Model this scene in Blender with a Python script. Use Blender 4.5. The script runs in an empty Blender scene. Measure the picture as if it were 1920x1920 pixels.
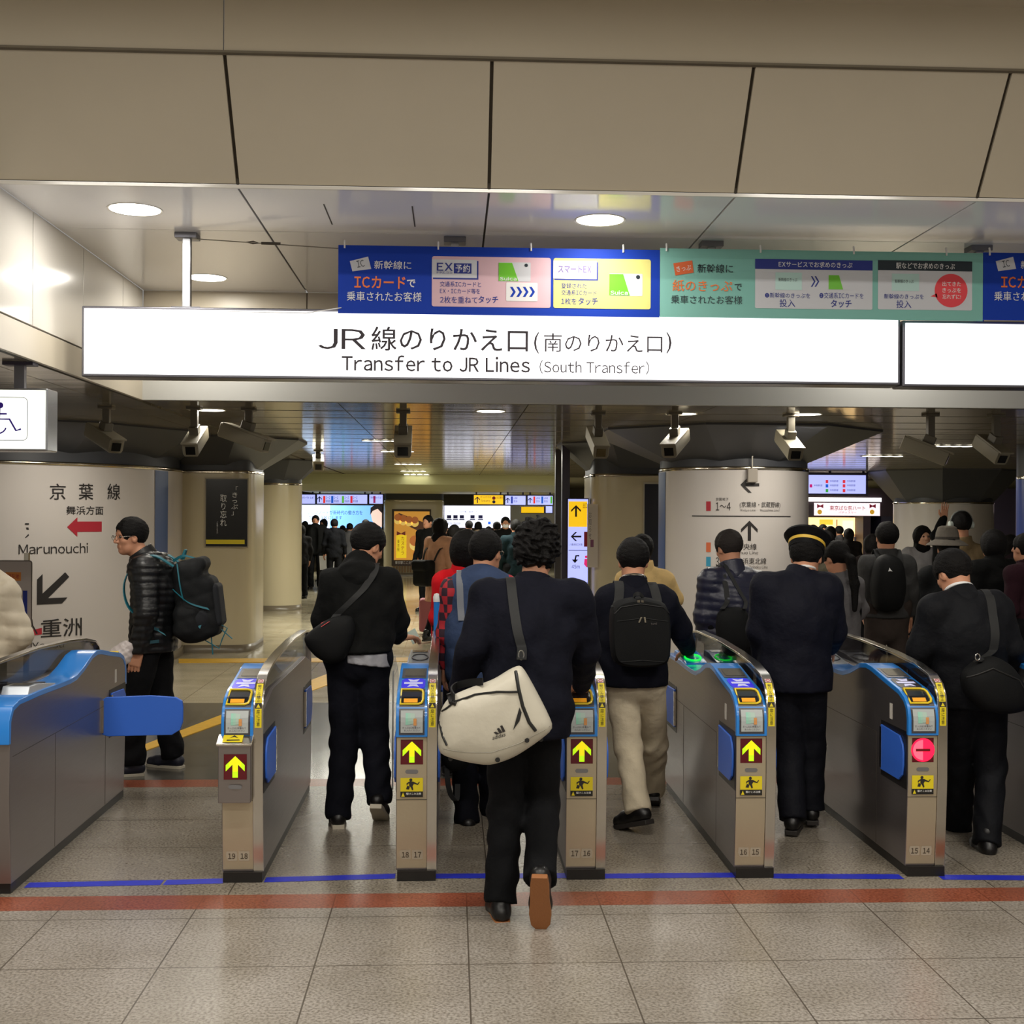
import bpy, bmesh, math, random
import numpy as np
from mathutils import Vector, Matrix
random.seed(7); PI = math.pi
SC = bpy.context.scene; COL = SC.collection

# ------------------------------------------------------------ camera
F = 2300.0; CAMZ = 1.68
psi = math.atan(111 / F); th = math.atan(2.6 / F); rho = 0.0055
fwd = Vector((math.sin(psi) * math.cos(th), math.cos(psi) * math.cos(th), math.sin(th)))
r0 = Vector((math.cos(psi), -math.sin(psi), 0)); u0 = r0.cross(fwd)
RT = r0 * math.cos(rho) + u0 * math.sin(rho); UP = -r0 * math.sin(rho) + u0 * math.cos(rho)
cam = bpy.data.cameras.new('camera'); camo = bpy.data.objects.new('camera', cam); COL.objects.link(camo)
cam.sensor_fit = 'HORIZONTAL'; cam.sensor_width = 36; cam.lens = 36 * F / 1920
cam.clip_start = 0.05; cam.clip_end = 200
M = Matrix.Identity(4)
for i in range(3):
    M[i][0] = RT[i]; M[i][1] = UP[i]; M[i][2] = -fwd[i]
M[2][3] = CAMZ
camo.matrix_world = M
SC.camera = camo
C0 = Vector((0, 0, CAMZ))

def ray(px, py):
    return (fwd * F + RT * (px - 960) - UP * (py - 960)).normalized()
def P(px, py, Y):
    d = ray(px, py); return C0 + d * (Y / d.y)
def G(px, py, z=0.0):
    d = ray(px, py); return C0 + d * ((z - CAMZ) / d.z)

# ------------------------------------------------------------ world and exposure
W = bpy.data.worlds.new('world'); SC.world = W; W.use_nodes = True
W.node_tree.nodes['Background'].inputs[0].default_value = (1.0, 0.96, 0.90, 1)
W.node_tree.nodes['Background'].inputs[1].default_value = 0.3
SC.view_settings.view_transform = 'Standard'; SC.view_settings.look = 'None'
SC.view_settings.gamma = 1; SC.view_settings.use_curve_mapping = False
SC.view_settings.exposure = 0.0
SC.cycles.max_bounces = 8; SC.cycles.diffuse_bounces = 4; SC.cycles.glossy_bounces = 4
SC.cycles.sample_clamp_indirect = 6

def area(name, loc, sx, sy, power, col=(1, .93, .82), rot=(0, 0, 0), spread=None):
    l = bpy.data.lights.new(name, 'AREA'); l.shape = 'RECTANGLE'; l.size = sx; l.size_y = sy
    l.energy = power; l.color = col
    if spread: l.spread = spread
    o = bpy.data.objects.new(name, l); COL.objects.link(o); o.location = loc; o.rotation_euler = rot
    return o
WARM = (1, .95, .86); COOL = (.93, .95, 1)
ZH = 3.45; ZL = 2.57; YF = 9.95; YS = 6.76; YT = 6.35; ZT = 4.03; ZN = 4.36
# unseen fill lights added over the near hall; ceiling lamps over gates and concourse
for x in (-2.6, 0.2, 3.0):
    area('hall_fill_light', (x, 3.6, ZN - .03), 1.2, .25, 66, WARM)
    area('hall_fill_light', (x, 0.6, ZN - .03), 1.2, .25, 66, WARM)
    area('hall_fill_light', (x, -2.4, ZN - .03), 1.2, .25, 52, WARM)
for x in (-3.4, 0.3, 3.4):
    area('concourse_lamp', (x, 11.6, ZL - .03), .5, .5, 22, (1, .93, .80))
for x, y in ((-1.6, 18), (0.4, 18), (3.4, 17), (-1.5, 25), (1, 25), (5.5, 22), (9, 26), (2, 33), (-4, 33), (9, 34)):
    area('concourse_lamp', (x, y, ZL - .03), 1.4, .6, 95, (1, .97, .84))

# ------------------------------------------------------------ materials
def lin(c):
    return tuple((x / 255 / 12.92) if x / 255 <= .04045 else ((x / 255 + .055) / 1.055) ** 2.4 for x in c) + (1.0,)
MATS = {}
def mat(name, col, rough=.6, metal=0, emit=0, spec=None, bump=0, bscale=200, bdist=.004, bdet=3, var=0, vscale=8, alpha=1, coat=0, aniso=None):
    if name in MATS: return MATS[name]
    m = bpy.data.materials.new(name); m.use_nodes = True; nt = m.node_tree; b = nt.nodes['Principled BSDF']
    c = lin(col)
    b.inputs['Base Color'].default_value = c; b.inputs['Roughness'].default_value = rough; b.inputs['Metallic'].default_value = metal
    if spec is not None: b.inputs['Specular IOR Level'].default_value = spec
    if coat: b.inputs['Coat Weight'].default_value = coat; b.inputs['Coat Roughness'].default_value = .05
    if emit: b.inputs['Emission Color'].default_value = c; b.inputs['Emission Strength'].default_value = emit
    if alpha < 1: b.inputs['Alpha'].default_value = alpha
    tc = nt.nodes.new('ShaderNodeTexCoord')
    if bump:
        n = nt.nodes.new('ShaderNodeTexNoise'); n.inputs['Scale'].default_value = bscale; n.inputs['Detail'].default_value = bdet
        nt.links.new(tc.outputs['Object'], n.inputs['Vector'])
        bp = nt.nodes.new('ShaderNodeBump'); bp.inputs['Strength'].default_value = bump; bp.inputs['Distance'].default_value = bdist
        nt.links.new(n.outputs['Fac'], bp.inputs['Height']); nt.links.new(bp.outputs['Normal'], b.inputs['Normal'])
    if var:
        n = nt.nodes.new('ShaderNodeTexNoise'); n.inputs['Scale'].default_value = vscale; n.inputs['Detail'].default_value = 5
        nt.links.new(tc.outputs['Object'], n.inputs['Vector'])
        r = nt.nodes.new('ShaderNodeValToRGB')
        r.color_ramp.elements[0].position = .3; r.color_ramp.elements[1].position = .7
        r.color_ramp.elements[0].color = tuple(x * (1 - var) for x in c[:3]) + (1,)
        r.color_ramp.elements[1].color = tuple(min(1, x * (1 + var)) for x in c[:3]) + (1,)
        nt.links.new(n.outputs['Fac'], r.inputs['Fac']); nt.links.new(r.outputs['Color'], b.inputs['Base Color'])
    MATS[name] = m; return m

def granite(name, base, dark, light, joint, px, py, ox, oy, rough=.28, jw=.006, speck=85):
    m = bpy.data.materials.new(name); m.use_nodes = True; nt = m.node_tree; b = nt.nodes['Principled BSDF']
    N = nt.nodes.new; L = nt.links.new
    g = N('ShaderNodeNewGeometry')
    n = N('ShaderNodeTexNoise'); n.inputs['Scale'].default_value = speck; n.inputs['Detail'].default_value = 2
    L(g.outputs['Position'], n.inputs['Vector'])
    r = N('ShaderNodeValToRGB'); e = r.color_ramp.elements
    e[0].position = .34; e[0].color = lin(dark); e[1].position = .48; e[1].color = lin(base)
    e2 = r.color_ramp.elements.new(.62); e2.color = lin(light)
    L(n.outputs['Fac'], r.inputs['Fac'])
    n2 = N('ShaderNodeTexNoise'); n2.inputs['Scale'].default_value = 2.3; n2.inputs['Detail'].default_value = 6
    L(g.outputs['Position'], n2.inputs['Vector'])
    mx = N('ShaderNodeMix'); mx.data_type = 'RGBA'; mx.blend_type = 'MULTIPLY'; mx.inputs['Factor'].default_value = 1
    r2 = N('ShaderNodeValToRGB'); r2.color_ramp.elements[0].position = .35; r2.color_ramp.elements[0].color = (.78, .76, .72, 1)
    r2.color_ramp.elements[1].position = .65; r2.color_ramp.elements[1].color = (1, 1, 1, 1)
    L(n2.outputs['Fac'], r2.inputs['Fac']); L(r.outputs['Color'], mx.inputs[6]); L(r2.outputs['Color'], mx.inputs[7])
    sp = N('ShaderNodeSeparateXYZ'); L(g.outputs['Position'], sp.inputs[0])
    def line(sock, pitch, off):
        a = N('ShaderNodeMath'); a.operation = 'SUBTRACT'; L(sock, a.inputs[0]); a.inputs[1].default_value = off - pitch * 200
        q = N('ShaderNodeMath'); q.operation = 'MODULO'; L(a.outputs[0], q.inputs[0]); q.inputs[1].default_value = pitch
        s = N('ShaderNodeMath'); s.operation = 'LESS_THAN'; L(q.outputs[0], s.inputs[0]); s.inputs[1].default_value = jw
        return s
    a = line(sp.outputs[0], px, ox); c = line(sp.outputs[1], py, oy)
    mxm = N('ShaderNodeMath'); mxm.operation = 'MAXIMUM'; L(a.outputs[0], mxm.inputs[0]); L(c.outputs[0], mxm.inputs[1])
    m2 = N('ShaderNodeMix'); m2.data_type = 'RGBA'; L(mxm.outputs[0], m2.inputs['Factor']); L(mx.outputs[2], m2.inputs[6]); m2.inputs[7].default_value = lin(joint)
    L(m2.outputs[2], b.inputs['Base Color'])
    rr = N('ShaderNodeMapRange'); L(n2.outputs['Fac'], rr.inputs[0]); rr.inputs[3].default_value = rough - .03; rr.inputs[4].default_value = rough + .05
    L(rr.outputs[0], b.inputs['Roughness'])
    MATS[name] = m; return m

# ------------------------------------------------------------ object helpers
def tag(o, label=None, cat=None, group=None, kind=None):
    if label: o['label'] = label
    if cat: o['category'] = cat
    if group: o['group'] = group
    if kind: o['kind'] = kind
    return o
def empty(name, loc=(0, 0, 0), rz=0, parent=None):
    o = bpy.data.objects.new(name, None); COL.objects.link(o); o.location = loc; o.rotation_euler = (0, 0, rz)
    o.empty_display_size = .1
    if parent: o.parent = parent
    return o
def obj(name, verts, faces, m, parent=None, smooth=False):
    me = bpy.data.meshes.new(name); me.from_pydata([tuple(v) for v in verts], [], [tuple(f) for f in faces]); me.update()
    if m: me.materials.append(m)
    if smooth: me.polygons.foreach_set('use_smooth', [True] * len(me.polygons))
    o = bpy.data.objects.new(name, me); COL.objects.link(o)
    if parent: o.parent = parent
    return o
class MB:
    """collects verts and faces of one mesh"""
    def __init__(s): s.v = []; s.f = []
    def add(s, vs, fs):
        n = len(s.v); s.v += [Vector(v) for v in vs]; s.f += [tuple(i + n for i in f) for f in fs]; return s
    def box(s, a, b, rot=None, org=None):
        x0, y0, z0 = a; x1, y1, z1 = b
        vs = [Vector(p) for p in ((x0, y0, z0), (x1, y0, z0), (x1, y1, z0), (x0, y1, z0), (x0, y0, z1), (x1, y0, z1), (x1, y1, z1), (x0, y1, z1))]
        if rot: o = Vector(org or (0, 0, 0)); vs = [rot @ (v - o) + o for v in vs]
        return s.add(vs, [(0, 3, 2, 1), (4, 5, 6, 7), (0, 1, 5, 4), (1, 2, 6, 5), (2, 3, 7, 6), (3, 0, 4, 7)])
    def prism(s, pts, d):
        """pts: planar loop (3D), d: extrusion vector"""
        n = len(pts); d = Vector(d); pts = [Vector(p) for p in pts]
        fs = [tuple(range(n - 1, -1, -1)), tuple(range(n, 2 * n))] + [(i, (i + 1) % n, n + (i + 1) % n, n + i) for i in range(n)]
        return s.add(pts + [p + d for p in pts], fs)
    def tube(s, pts, r, n=8, closed=False, ends=True):
        pts = [Vector(p) for p in pts]; k = len(pts); rs = r if isinstance(r, (list, tuple)) else [r] * k
        base = len(s.v); prev = None
        for i, p in enumerate(pts):
            a = pts[(i - 1) % k] if (closed or i > 0) else p; b = pts[(i + 1) % k] if (closed or i < k - 1) else p
            t = (b - a).normalized()
            if prev is None:
                q = Vector((0, 0, 1)) if abs(t.z) < .9 else Vector((1, 0, 0)); nn = t.cross(q).normalized()
            else: nn = (prev - t * prev.dot(t)).normalized()
            prev = nn; bb = t.cross(nn)
            for j in range(n):
                a_ = 2 * PI * j / n; s.v.append(p + (nn * math.cos(a_) + bb * math.sin(a_)) * rs[i])
        for i in range(k if closed else k - 1):
            for j in range(n):
                a0 = base + i * n + j; a1 = base + i * n + (j + 1) % n; b0 = base + ((i + 1) % k) * n + j; b1 = base + ((i + 1) % k) * n + (j + 1) % n
                s.f.append((a0, b0, b1, a1))
        if not closed and ends:
            s.f.append(tuple(base + j for j in range(n))); s.f.append(tuple(base + (k - 1) * n + j for j in range(n - 1, -1, -1)))
        return s
    def ribbon(s, pts, wdir, w, thick=.004):
        """flat strap along pts, width along wdir"""
        pts = [Vector(p) for p in pts]; wdirs = wdir if isinstance(wdir, list) else [Vector(wdir)] * len(pts)
        base = len(s.v); k = len(pts)
        for i, p in enumerate(pts):
            t = (pts[min(i + 1, k - 1)] - pts[max(i - 1, 0)]).normalized(); wd = Vector(wdirs[i]).normalized(); nn = t.cross(wd).normalized()
            for a, b in ((-1, -1), (1, -1), (1, 1), (-1, 1)): s.v.append(p + wd * w / 2 * a + nn * thick / 2 * b)
        for i in range(k - 1):
            for j in range(4):
                a0 = base + i * 4 + j; a1 = base + i * 4 + (j + 1) % 4; s.f.append((a0, a1, a1 + 4, a0 + 4))
        s.f.append((base + 3, base + 2, base + 1, base)); e = base + (k - 1) * 4; s.f.append((e, e + 1, e + 2, e + 3))
        return s
    def lathe(s, prof, c=(0, 0, 0), n=32, a0=0, a1=2 * PI):
        base = len(s.v); full = abs(a1 - a0 - 2 * PI) < 1e-6; m = n if full else n + 1; k = len(prof)
        for i in range(m):
            a = a0 + (a1 - a0) * i / n
            for r, z in prof: s.v.append(Vector((c[0] + r * math.cos(a), c[1] + r * math.sin(a), c[2] + z)))
        for i in range(n):
            for j in range(k - 1):
                p = base + i * k + j; q = base + ((i + 1) % m) * k + j
                s.f.append((p, q, q + 1, p + 1))
        return s
    def build(s, name, m, parent=None, smooth=False, bevel=0, seg=2, recalc=True):
        o = obj(name, s.v, s.f, m, parent, False)
        me = o.data
        if recalc:
            bm = bmesh.new(); bm.from_mesh(me); bmesh.ops.recalc_face_normals(bm, faces=bm.faces)
            bm.to_mesh(me); bm.free()
        if bevel:
            md = o.modifiers.new('bevel', 'BEVEL'); md.width = bevel; md.segments = seg; md.limit_method = 'ANGLE'; md.angle_limit = .6
            me.polygons.foreach_set('use_smooth', [True] * len(me.polygons)); md.harden_normals = True
        elif smooth:
            me.polygons.foreach_set('use_smooth', [True] * len(me.polygons))
            try: me.set_sharp_from_angle(angle=.7)
            except Exception: pass
        return o
def copy_tree(o, parent=None):
    c = o.copy(); COL.objects.link(c)
    if parent: c.parent = parent
    for ch in [x for x in o.children]: copy_tree(ch, c)
    return c

# ------------------------------------------------------------ lettering and flat marks
GLY = {}
def raw_text(s, bold=0.0, vertical=False):
    key = (s, bold, vertical)
    if key in GLY: return GLY[key]
    c = bpy.data.curves.new('t', 'FONT'); c.size = 1; c.resolution_u = 2; c.offset = bold
    if vertical: c.space_line = 1.0; c.align_x = 'CENTER'
    c.body = '\n'.join(s) if vertical else s
    o = bpy.data.objects.new('t', c); COL.objects.link(o)
    bpy.context.view_layer.update()
    me = bpy.data.meshes.new_from_object(o.evaluated_get(bpy.context.evaluated_depsgraph_get()))
    vs = [(v.co.x, v.co.y) for v in me.vertices]; fs = [tuple(p.vertices) for p in me.polygons]
    bpy.data.objects.remove(o); bpy.data.curves.remove(c); bpy.data.meshes.remove(me)
    GLY[key] = (vs, fs); return GLY[key]
def text_mesh(s, bold=0.0, vertical=False, spacing=1.0):
    """lettering as a flat mesh in the unit square; Latin letters and figures are set proportionally in the sans face of the Japanese glyphs"""
    if any('\u4e00' <= ch <= '\u9fff' for ch in s): bold = min(bold, .006)
    bold = 0 if '客' in s else min(bold, .018)
    if not vertical and any(ch.isascii() and ch.isalnum() for ch in s):
        vs = []; fs = []; x = 0
        for ch in s:
            if ch == ' ': x += .30; continue
            asc = ch.isascii(); g, f = raw_text(chr(ord(ch) + 0xFEE0) if asc and 33 <= ord(ch) <= 126 else ch, bold)
            if not g: x += .5; continue
            x0 = min(p[0] for p in g); x1 = max(p[0] for p in g); n = len(vs)
            if asc: sh = x + .045 - x0; x += x1 - x0 + .09
            else: sh = x; x += 1.0
            vs += [(p[0] + sh, p[1]) for p in g]; fs += [tuple(i + n for i in q) for q in f]
    else: vs, fs = raw_text(s, bold, vertical)
    x0 = min(v[0] for v in vs); x1 = max(v[0] for v in vs); y0 = min(v[1] for v in vs); y1 = max(v[1] for v in vs)
    return [((v[0] - x0) / (x1 - x0) - .5, (v[1] - y0) / (y1 - y0) - .5) for v in vs], fs
class Plane:
    """marks on a flat board that faces the hall (normal towards -Y)"""
    def __init__(s, Y, parent=None): s.Y = Y; s.parent = parent; s.k = 1
    def pt(s, cx, cy, du, dv, lay):
        p = P(cx, cy, s.Y); return Vector((p.x + du, s.Y - .0012 * lay, p.z + dv))
    def scale(s, cx, cy): return s.Y / F
class Cyl:
    def __init__(s, c, R, parent=None): s.c = Vector((c[0], c[1])); s.R = R; s.parent = parent
    def pt(s, cx, cy, du, dv, lay):
        d = ray(cx, cy); dx, dy = d.x, d.y; a = dx * dx + dy * dy; ox, oy = -s.c.x, -s.c.y
        b = 2 * (ox * dx + oy * dy); c = ox * ox + oy * oy - s.R ** 2; D = max(0, b * b - 4 * a * c); t = (-b - math.sqrt(D)) / (2 * a)
        p = C0 + d * t; ang = math.atan2(p.y - s.c.y, p.x - s.c.x) + du / s.R; R = s.R + .002 + .0015 * lay
        return Vector((s.c.x + R * math.cos(ang), s.c.y + R * math.sin(ang), p.z + dv))
    def scale(s, cx, cy): return s.pt(cx, cy, 0, 0, 0).y / F
def T(S, s, x0, y0, x1, y1, m, lay=2, bold=0.0, name='lettering', vertical=False, tilt=0, spacing=1.0, parent=None):
    vs, fs = text_mesh(s, bold, vertical, spacing); cx, cy = (x0 + x1) / 2, (y0 + y1) / 2; k = S.scale(cx, cy); w = (x1 - x0) * k; h = (y1 - y0) * k
    ct, st = math.cos(tilt), math.sin(tilt); out = []
    for u, v in vs:
        a, b = u * w, v * h; out.append(S.pt(cx, cy, a * ct - b * st, a * st + b * ct, lay))
    return obj(name, out, fs, m, parent or S.parent)
def POLY(S, pts, m, lay=1, name='panel', parent=None, cen=None, div=1):
    """polygon in picture-sized units about its own centre, laid on the surface"""
    cx = sum(p[0] for p in pts) / len(pts); cy = sum(p[1] for p in pts) / len(pts); k = S.scale(cx, cy)
    if isinstance(S, Cyl):
        bm = bmesh.new(); bm.faces.new([bm.verts.new(((p[0] - cx) * k, (cy - p[1]) * k, 0)) for p in reversed(pts)]); bm.normal_update(); bmesh.ops.triangulate(bm, faces=bm.faces, ngon_method='EAR_CLIP')
        bmesh.ops.subdivide_edges(bm, edges=bm.edges, cuts=5, use_grid_fill=True); bmesh.ops.triangulate(bm, faces=bm.faces); bm.verts.ensure_lookup_table(); bm.verts.index_update()
        vs = [S.pt(cx, cy, v.co.x, v.co.y, lay) for v in bm.verts]; fs = [tuple(v.index for v in f.verts) for f in bm.faces]; bm.free(); return obj(name, vs, fs, m, parent or S.parent)
    return obj(name, [S.pt(cx, cy, (p[0] - cx) * k, (cy - p[1]) * k, lay) for p in pts], [tuple(range(len(pts) - 1, -1, -1))], m, parent or S.parent)
def RECT(S, x0, y0, x1, y1, m, lay=1, name='panel', rad=0, parent=None, n=1):
    if rad:
        pts = []
        for cx, cy, a in ((x1 - rad, y0 + rad, -90), (x1 - rad, y1 - rad, 0), (x0 + rad, y1 - rad, 90), (x0 + rad, y0 + rad, 180)):
            for i in range(5): t = math.radians(a + 22.5 * i); pts.append((cx + rad * math.cos(t), cy + rad * math.sin(t)))
        return POLY(S, pts, m, lay, name, parent)
    if n > 1:
        k = S.scale((x0 + x1) / 2, (y0 + y1) / 2); cx, cy = (x0 + x1) / 2, (y0 + y1) / 2; vs = []; fs = []
        for i in range(n + 1):
            du = ((x0 + (x1 - x0) * i / n) - cx) * k
            vs += [S.pt(cx, cy, du, (cy - y0) * k, lay), S.pt(cx, cy, du, (cy - y1) * k, lay)]
        for i in range(n): fs.append((2 * i, 2 * i + 1, 2 * i + 3, 2 * i + 2))
        return obj(name, vs, fs, m, parent or S.parent)
    return POLY(S, [(x0, y0), (x1, y0), (x1, y1), (x0, y1)], m, lay, name, parent)
def CIRC(S, cx, cy, r, m, lay=1, name='disc', parent=None, n=28):
    return POLY(S, [(cx + r * math.cos(2 * PI * i / n), cy + r * math.sin(2 * PI * i / n)) for i in range(n)], m, lay, name, parent)
def arrow_pts(cx, cy, s, ang=0, head=.5, sw=.13, open_=True):
    """signage arrow pointing up; returns polygon"""
    if open_:
        p = [(0, -.5), (.42, -.08), (.42, .10), (sw / 1.6, -.24), (sw / 1.6, .5), (-sw / 1.6, .5), (-sw / 1.6, -.24), (-.42, .10), (-.42, -.08)]
    else: p = [(0, -.5), (head, 0), (sw, 0), (sw, .5), (-sw, .5), (-sw, 0), (-head, 0)]
    c, n = math.cos(ang), math.sin(ang)
    return [(cx + (x * c - y * n) * s, cy + (x * n + y * c) * s) for x, y in p]
# ============================================================ THE SETTING
XL = P(268, 560, YF).x          # left upper wall
m_fl1 = granite('granite_near', (149, 142, 133), (120, 113, 103), (166, 160, 151), (84, 76, 66), .572, .55, G(874, 1700).x, 5.12, .30)
m_fl2 = granite('granite_gates', (140, 132, 121), (106, 98, 87), (160, 152, 138), (80, 72, 62), 1.144, .55, G(874, 1700).x + .1, 5.66, .26)
m_fl3 = granite('granite_dark', (88, 86, 80), (70, 68, 62), (98, 96, 90), (60, 56, 50), 1.144, .9, .2, 8.2, .16)
m_fl4 = granite('cream_far', (186, 177, 152), (174, 165, 140), (196, 187, 162), (110, 98, 78), .9, .9, .31, 11.2, .14)
m_or = granite('orange_granite', (146, 80, 58), (118, 62, 44), (162, 94, 70), (120, 64, 44), .572, 50, G(874, 1700).x, 60, .28)
def slab(name, x0, x1, y0, y1, z, m, t=.05):
    return tag(MB().box((x0, y0, z - t), (x1, y1, z)).build(name, m), kind='structure')
slab('floor', -8, 9, -6, 5.243, 0, m_fl1)
slab('trim_1', -8, 9, 5.243, 5.435, 0, m_or)
slab('floor', -8, 9, 5.435, 7.57, 0, m_fl2)
slab('trim_2', -8, 9, 7.57, 7.78, 0, m_or)
slab('floor', -8, 9, 7.78, 10.9, 0, m_fl3)
slab('floor', -14, 24, 10.9, 46, 0, m_fl4)
m_panel = mat('enamel_panel', (202, 192, 172), .34, bump=.05, bscale=30, var=.02, vscale=2)
m_panelg = mat('enamel_gloss', (226, 222, 214), .14); m_ceilg = mat('enamel_ceiling', (238, 236, 234), .13)
m_gap = mat('joint_dark', (62, 54, 42), .7)
m_gapl = mat('joint_soft', (120, 112, 96), .7)
def panels(name, quad_fn, xs, y0, z0, y1, z1, m, gap=.012, th=.02):
    pass
JX = [P(917, 357, YS).x + 1.373 * k for k in range(-4, 6)]
def strip_panels(name, ya, za, yb, zb, m, xs, gap=.007, x_lo=-8, x_hi=9):
    """row of cladding panels between x joints on a plane through (ya,za)-(yb,zb), with dark backing"""
    mb = MB(); xs = [x for x in xs if x_lo < x < x_hi]; edges = [x_lo] + xs + [x_hi]
    d = Vector((0, yb - ya, zb - za)).normalized(); nrm = Vector((1, 0, 0)).cross(d).normalized()
    for a, b in zip(edges[:-1], edges[1:]):
        p = [Vector((a + gap, ya, za)), Vector((b - gap, ya, za)), Vector((b - gap, yb, zb)), Vector((a + gap, yb, zb))]
        mb.prism(p, nrm * .02)
    o = tag(mb.build(name, m, bevel=.003), kind='structure')
    bk = MB().prism([Vector((x_lo, ya, za)) + nrm * .022, Vector((x_hi, ya, za)) + nrm * .022, Vector((x_hi, yb, zb)) + nrm * .022, Vector((x_lo, yb, zb)) + nrm * .022], nrm * .03)
    tag(bk.build(name, m_gap), kind='structure')
    return o
# sloping front of the beam, its upper face, ceiling above the hall
strip_panels('wall_front', YT, ZT, YS, ZH + .02, m_panel, JX, .009)
tag(MB().box((-8, YS - .014, ZH - .004), (9, YS + .006, ZH + .012)).build('trim_3', m_panelg), kind='structure')
tag(MB().box((-8, YT - .02, ZT), (JX[3] - .003, YT + .02, ZN)).box((JX[3] + .003, YT - .02, ZT), (9, YT + .02, ZN)).build('wall_front', m_panel), kind='structure')
tag(MB().box((-8, YT - .03, ZT - .006), (9, YT + .01, ZT + .006)).build('trim_4', m_gapl), kind='structure')
slab('ceiling', -8, 9, -6, YT, ZN + .1, m_panel, .1)
tag(MB().box((-8, -6.1, 0), (9, -6, ZN)).build('wall_back', m_panel), kind='structure')
# high ceiling over the gates
mb = MB(); ys = [YS, 7.80, YF]
edges = [XL] + [x for x in JX if x > XL + .1 and x < 9] + [9]
for a, b in zip(edges[:-1], edges[1:]):
    for c, d in zip(ys[:-1], ys[1:]):
        mb.box((a + .006, c + .003, ZH), (b - .006, d - .003, ZH + .02))
tag(mb.build('ceiling', m_ceilg, bevel=.002), kind='structure')
tag(MB().box((XL, YS, ZH + .021), (9, YF, ZH + .05)).build('ceiling', m_gap), kind='structure')
# hatch slits in the high ceiling
for (a, b) in (((607, 383), (620, 421)), ((773, 387), (777, 425))):
    p, q = G(a[0], a[1], ZH - .001), G(b[0], b[1], ZH - .001)
    tag(MB().box((p.x - .004, p.y, ZH - .002), (p.x + .004, q.y, ZH - .0005)).build('trim_5', m_gap), kind='structure')
# left upper wall, panels along y
mb = MB(); yj = [YS - .4, 7.38, 8.37, 9.36, YF]
for a, b in zip(yj[:-1], yj[1:]):
    mb.box((XL - .02, a + .005, 2.775), (XL, b - .005, ZH))
tag(mb.build('wall_left', m_panelg, bevel=.002), kind='structure')
tag(MB().box((XL - .05, YS - .4, ZL), (XL - .021, YF, ZH)).build('wall_left', m_gap), kind='structure')
tag(MB().box((XL - .02, YS - .4, ZL), (XL + .006, YF, 2.762)).build('wall_left', m_panel, bevel=.002), kind='structure')
# cross beam above the far side of the gates
mb = MB()
for a, b in zip(edges[:-1], edges[1:]):
    mb.box((a + .004, YF, 2.74), (b - .004, YF + .02, ZH))
tag(mb.build('wall_beam', m_panel, bevel=.002), kind='structure')
tag(MB().box((XL, YF + .021, ZL), (9, YF + .06, ZH)).build('wall_beam', m_gap), kind='structure')
tag(MB().box((XL, YF - .02, ZL), (9, YF + .02, 2.725)).build('wall_beam', mat('beam_white', (205, 205, 200), .4), bevel=.003), kind='structure')
tag(MB().box((XL, YF - .012, 2.725), (9, YF, 2.74)).build('trim_6', mat('alu', (165, 160, 150), .35, .7)), kind='structure')
# low glossy ceiling beyond
m_low = bpy.data.materials.new('low_ceiling'); m_low.use_nodes = True
nt = m_low.node_tree; b = nt.nodes['Principled BSDF']; b.inputs['Base Color'].default_value = lin((156, 146, 126)); b.inputs['Roughness'].default_value = .12
b.inputs['Metallic'].default_value = .35; b.inputs['Specular IOR Level'].default_value = .8
g = nt.nodes.new('ShaderNodeNewGeometry'); mp = nt.nodes.new('ShaderNodeMapping'); mp.inputs['Scale'].default_value = (.5, 3.5, 1)
n = nt.nodes.new('ShaderNodeTexNoise'); n.inputs['Scale'].default_value = 1.6; n.inputs['Detail'].default_value = 2
nt.links.new(g.outputs['Position'], mp.inputs[0]); nt.links.new(mp.outputs[0], n.inputs['Vector'])
bp = nt.nodes.new('ShaderNodeBump'); bp.inputs['Strength'].default_value = .14; bp.inputs['Distance'].default_value = .010
nt.links.new(n.outputs['Fac'], bp.inputs['Height']); nt.links.new(bp.outputs[0], b.inputs['Normal'])
MATS['low'] = m_low
def low_panels(x0, x1, y0, y1, pw=1.0, pl=.6):
    mb = MB(); y = y0
    while y < y1 - .01:
        ye = min(y + pl, y1); x = x0
        while x < x1 - .01:
            xe = min(x + pw, x1); mb.box((x + .004, y + .005, ZL), (xe - .004, ye - .005, ZL + .02)); x = xe
        y = ye
    return mb
tag(low_panels(XL, 13, YF + .06, 30, 1.55, .8).build('ceiling', m_low), kind='structure')
tag(low_panels(-14, XL - .05, 6.0, 30, 1.4, 1.4).build('ceiling', m_low), kind='structure')
tag(MB().box((XL - .05, YF + .061, ZL + .021), (24, 46, ZL + .06)).build('ceiling', m_gap), kind='structure')
tag(MB().box((-14, 6, ZL + .021), (XL - .051, 46, ZL + .06)).build('ceiling', m_gap), kind='structure')
tag(MB().box((-14, 30, ZL), (24, 46, ZL + .02)).build('ceiling', mat('far_ceiling', (150, 144, 120), .5)), kind='structure')
mb = MB(); y = YF + .06 + .8
while y < 29.5: mb.box((XL + .01, y - .011, ZL - .0015), (13, y + .011, ZL)); y += .8
tag(mb.build('trim_8', mat('seam_ceiling', (70, 62, 50), .6)), kind='structure')
# end of the concourse and its sides
m_farw = mat('far_wall', (120, 112, 92), .6)
tag(MB().box((-14, 44, 0), (24, 44.2, ZL)).build('wall_far', m_farw), kind='structure')
tag(MB().box((-14.2, 6, 0), (-14, 44, ZL)).build('wall_left', m_farw), kind='structure')
tag(MB().box((24, 6, 0), (24.2, 44, ZL)).build('wall_right', m_farw), kind='structure')
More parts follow.
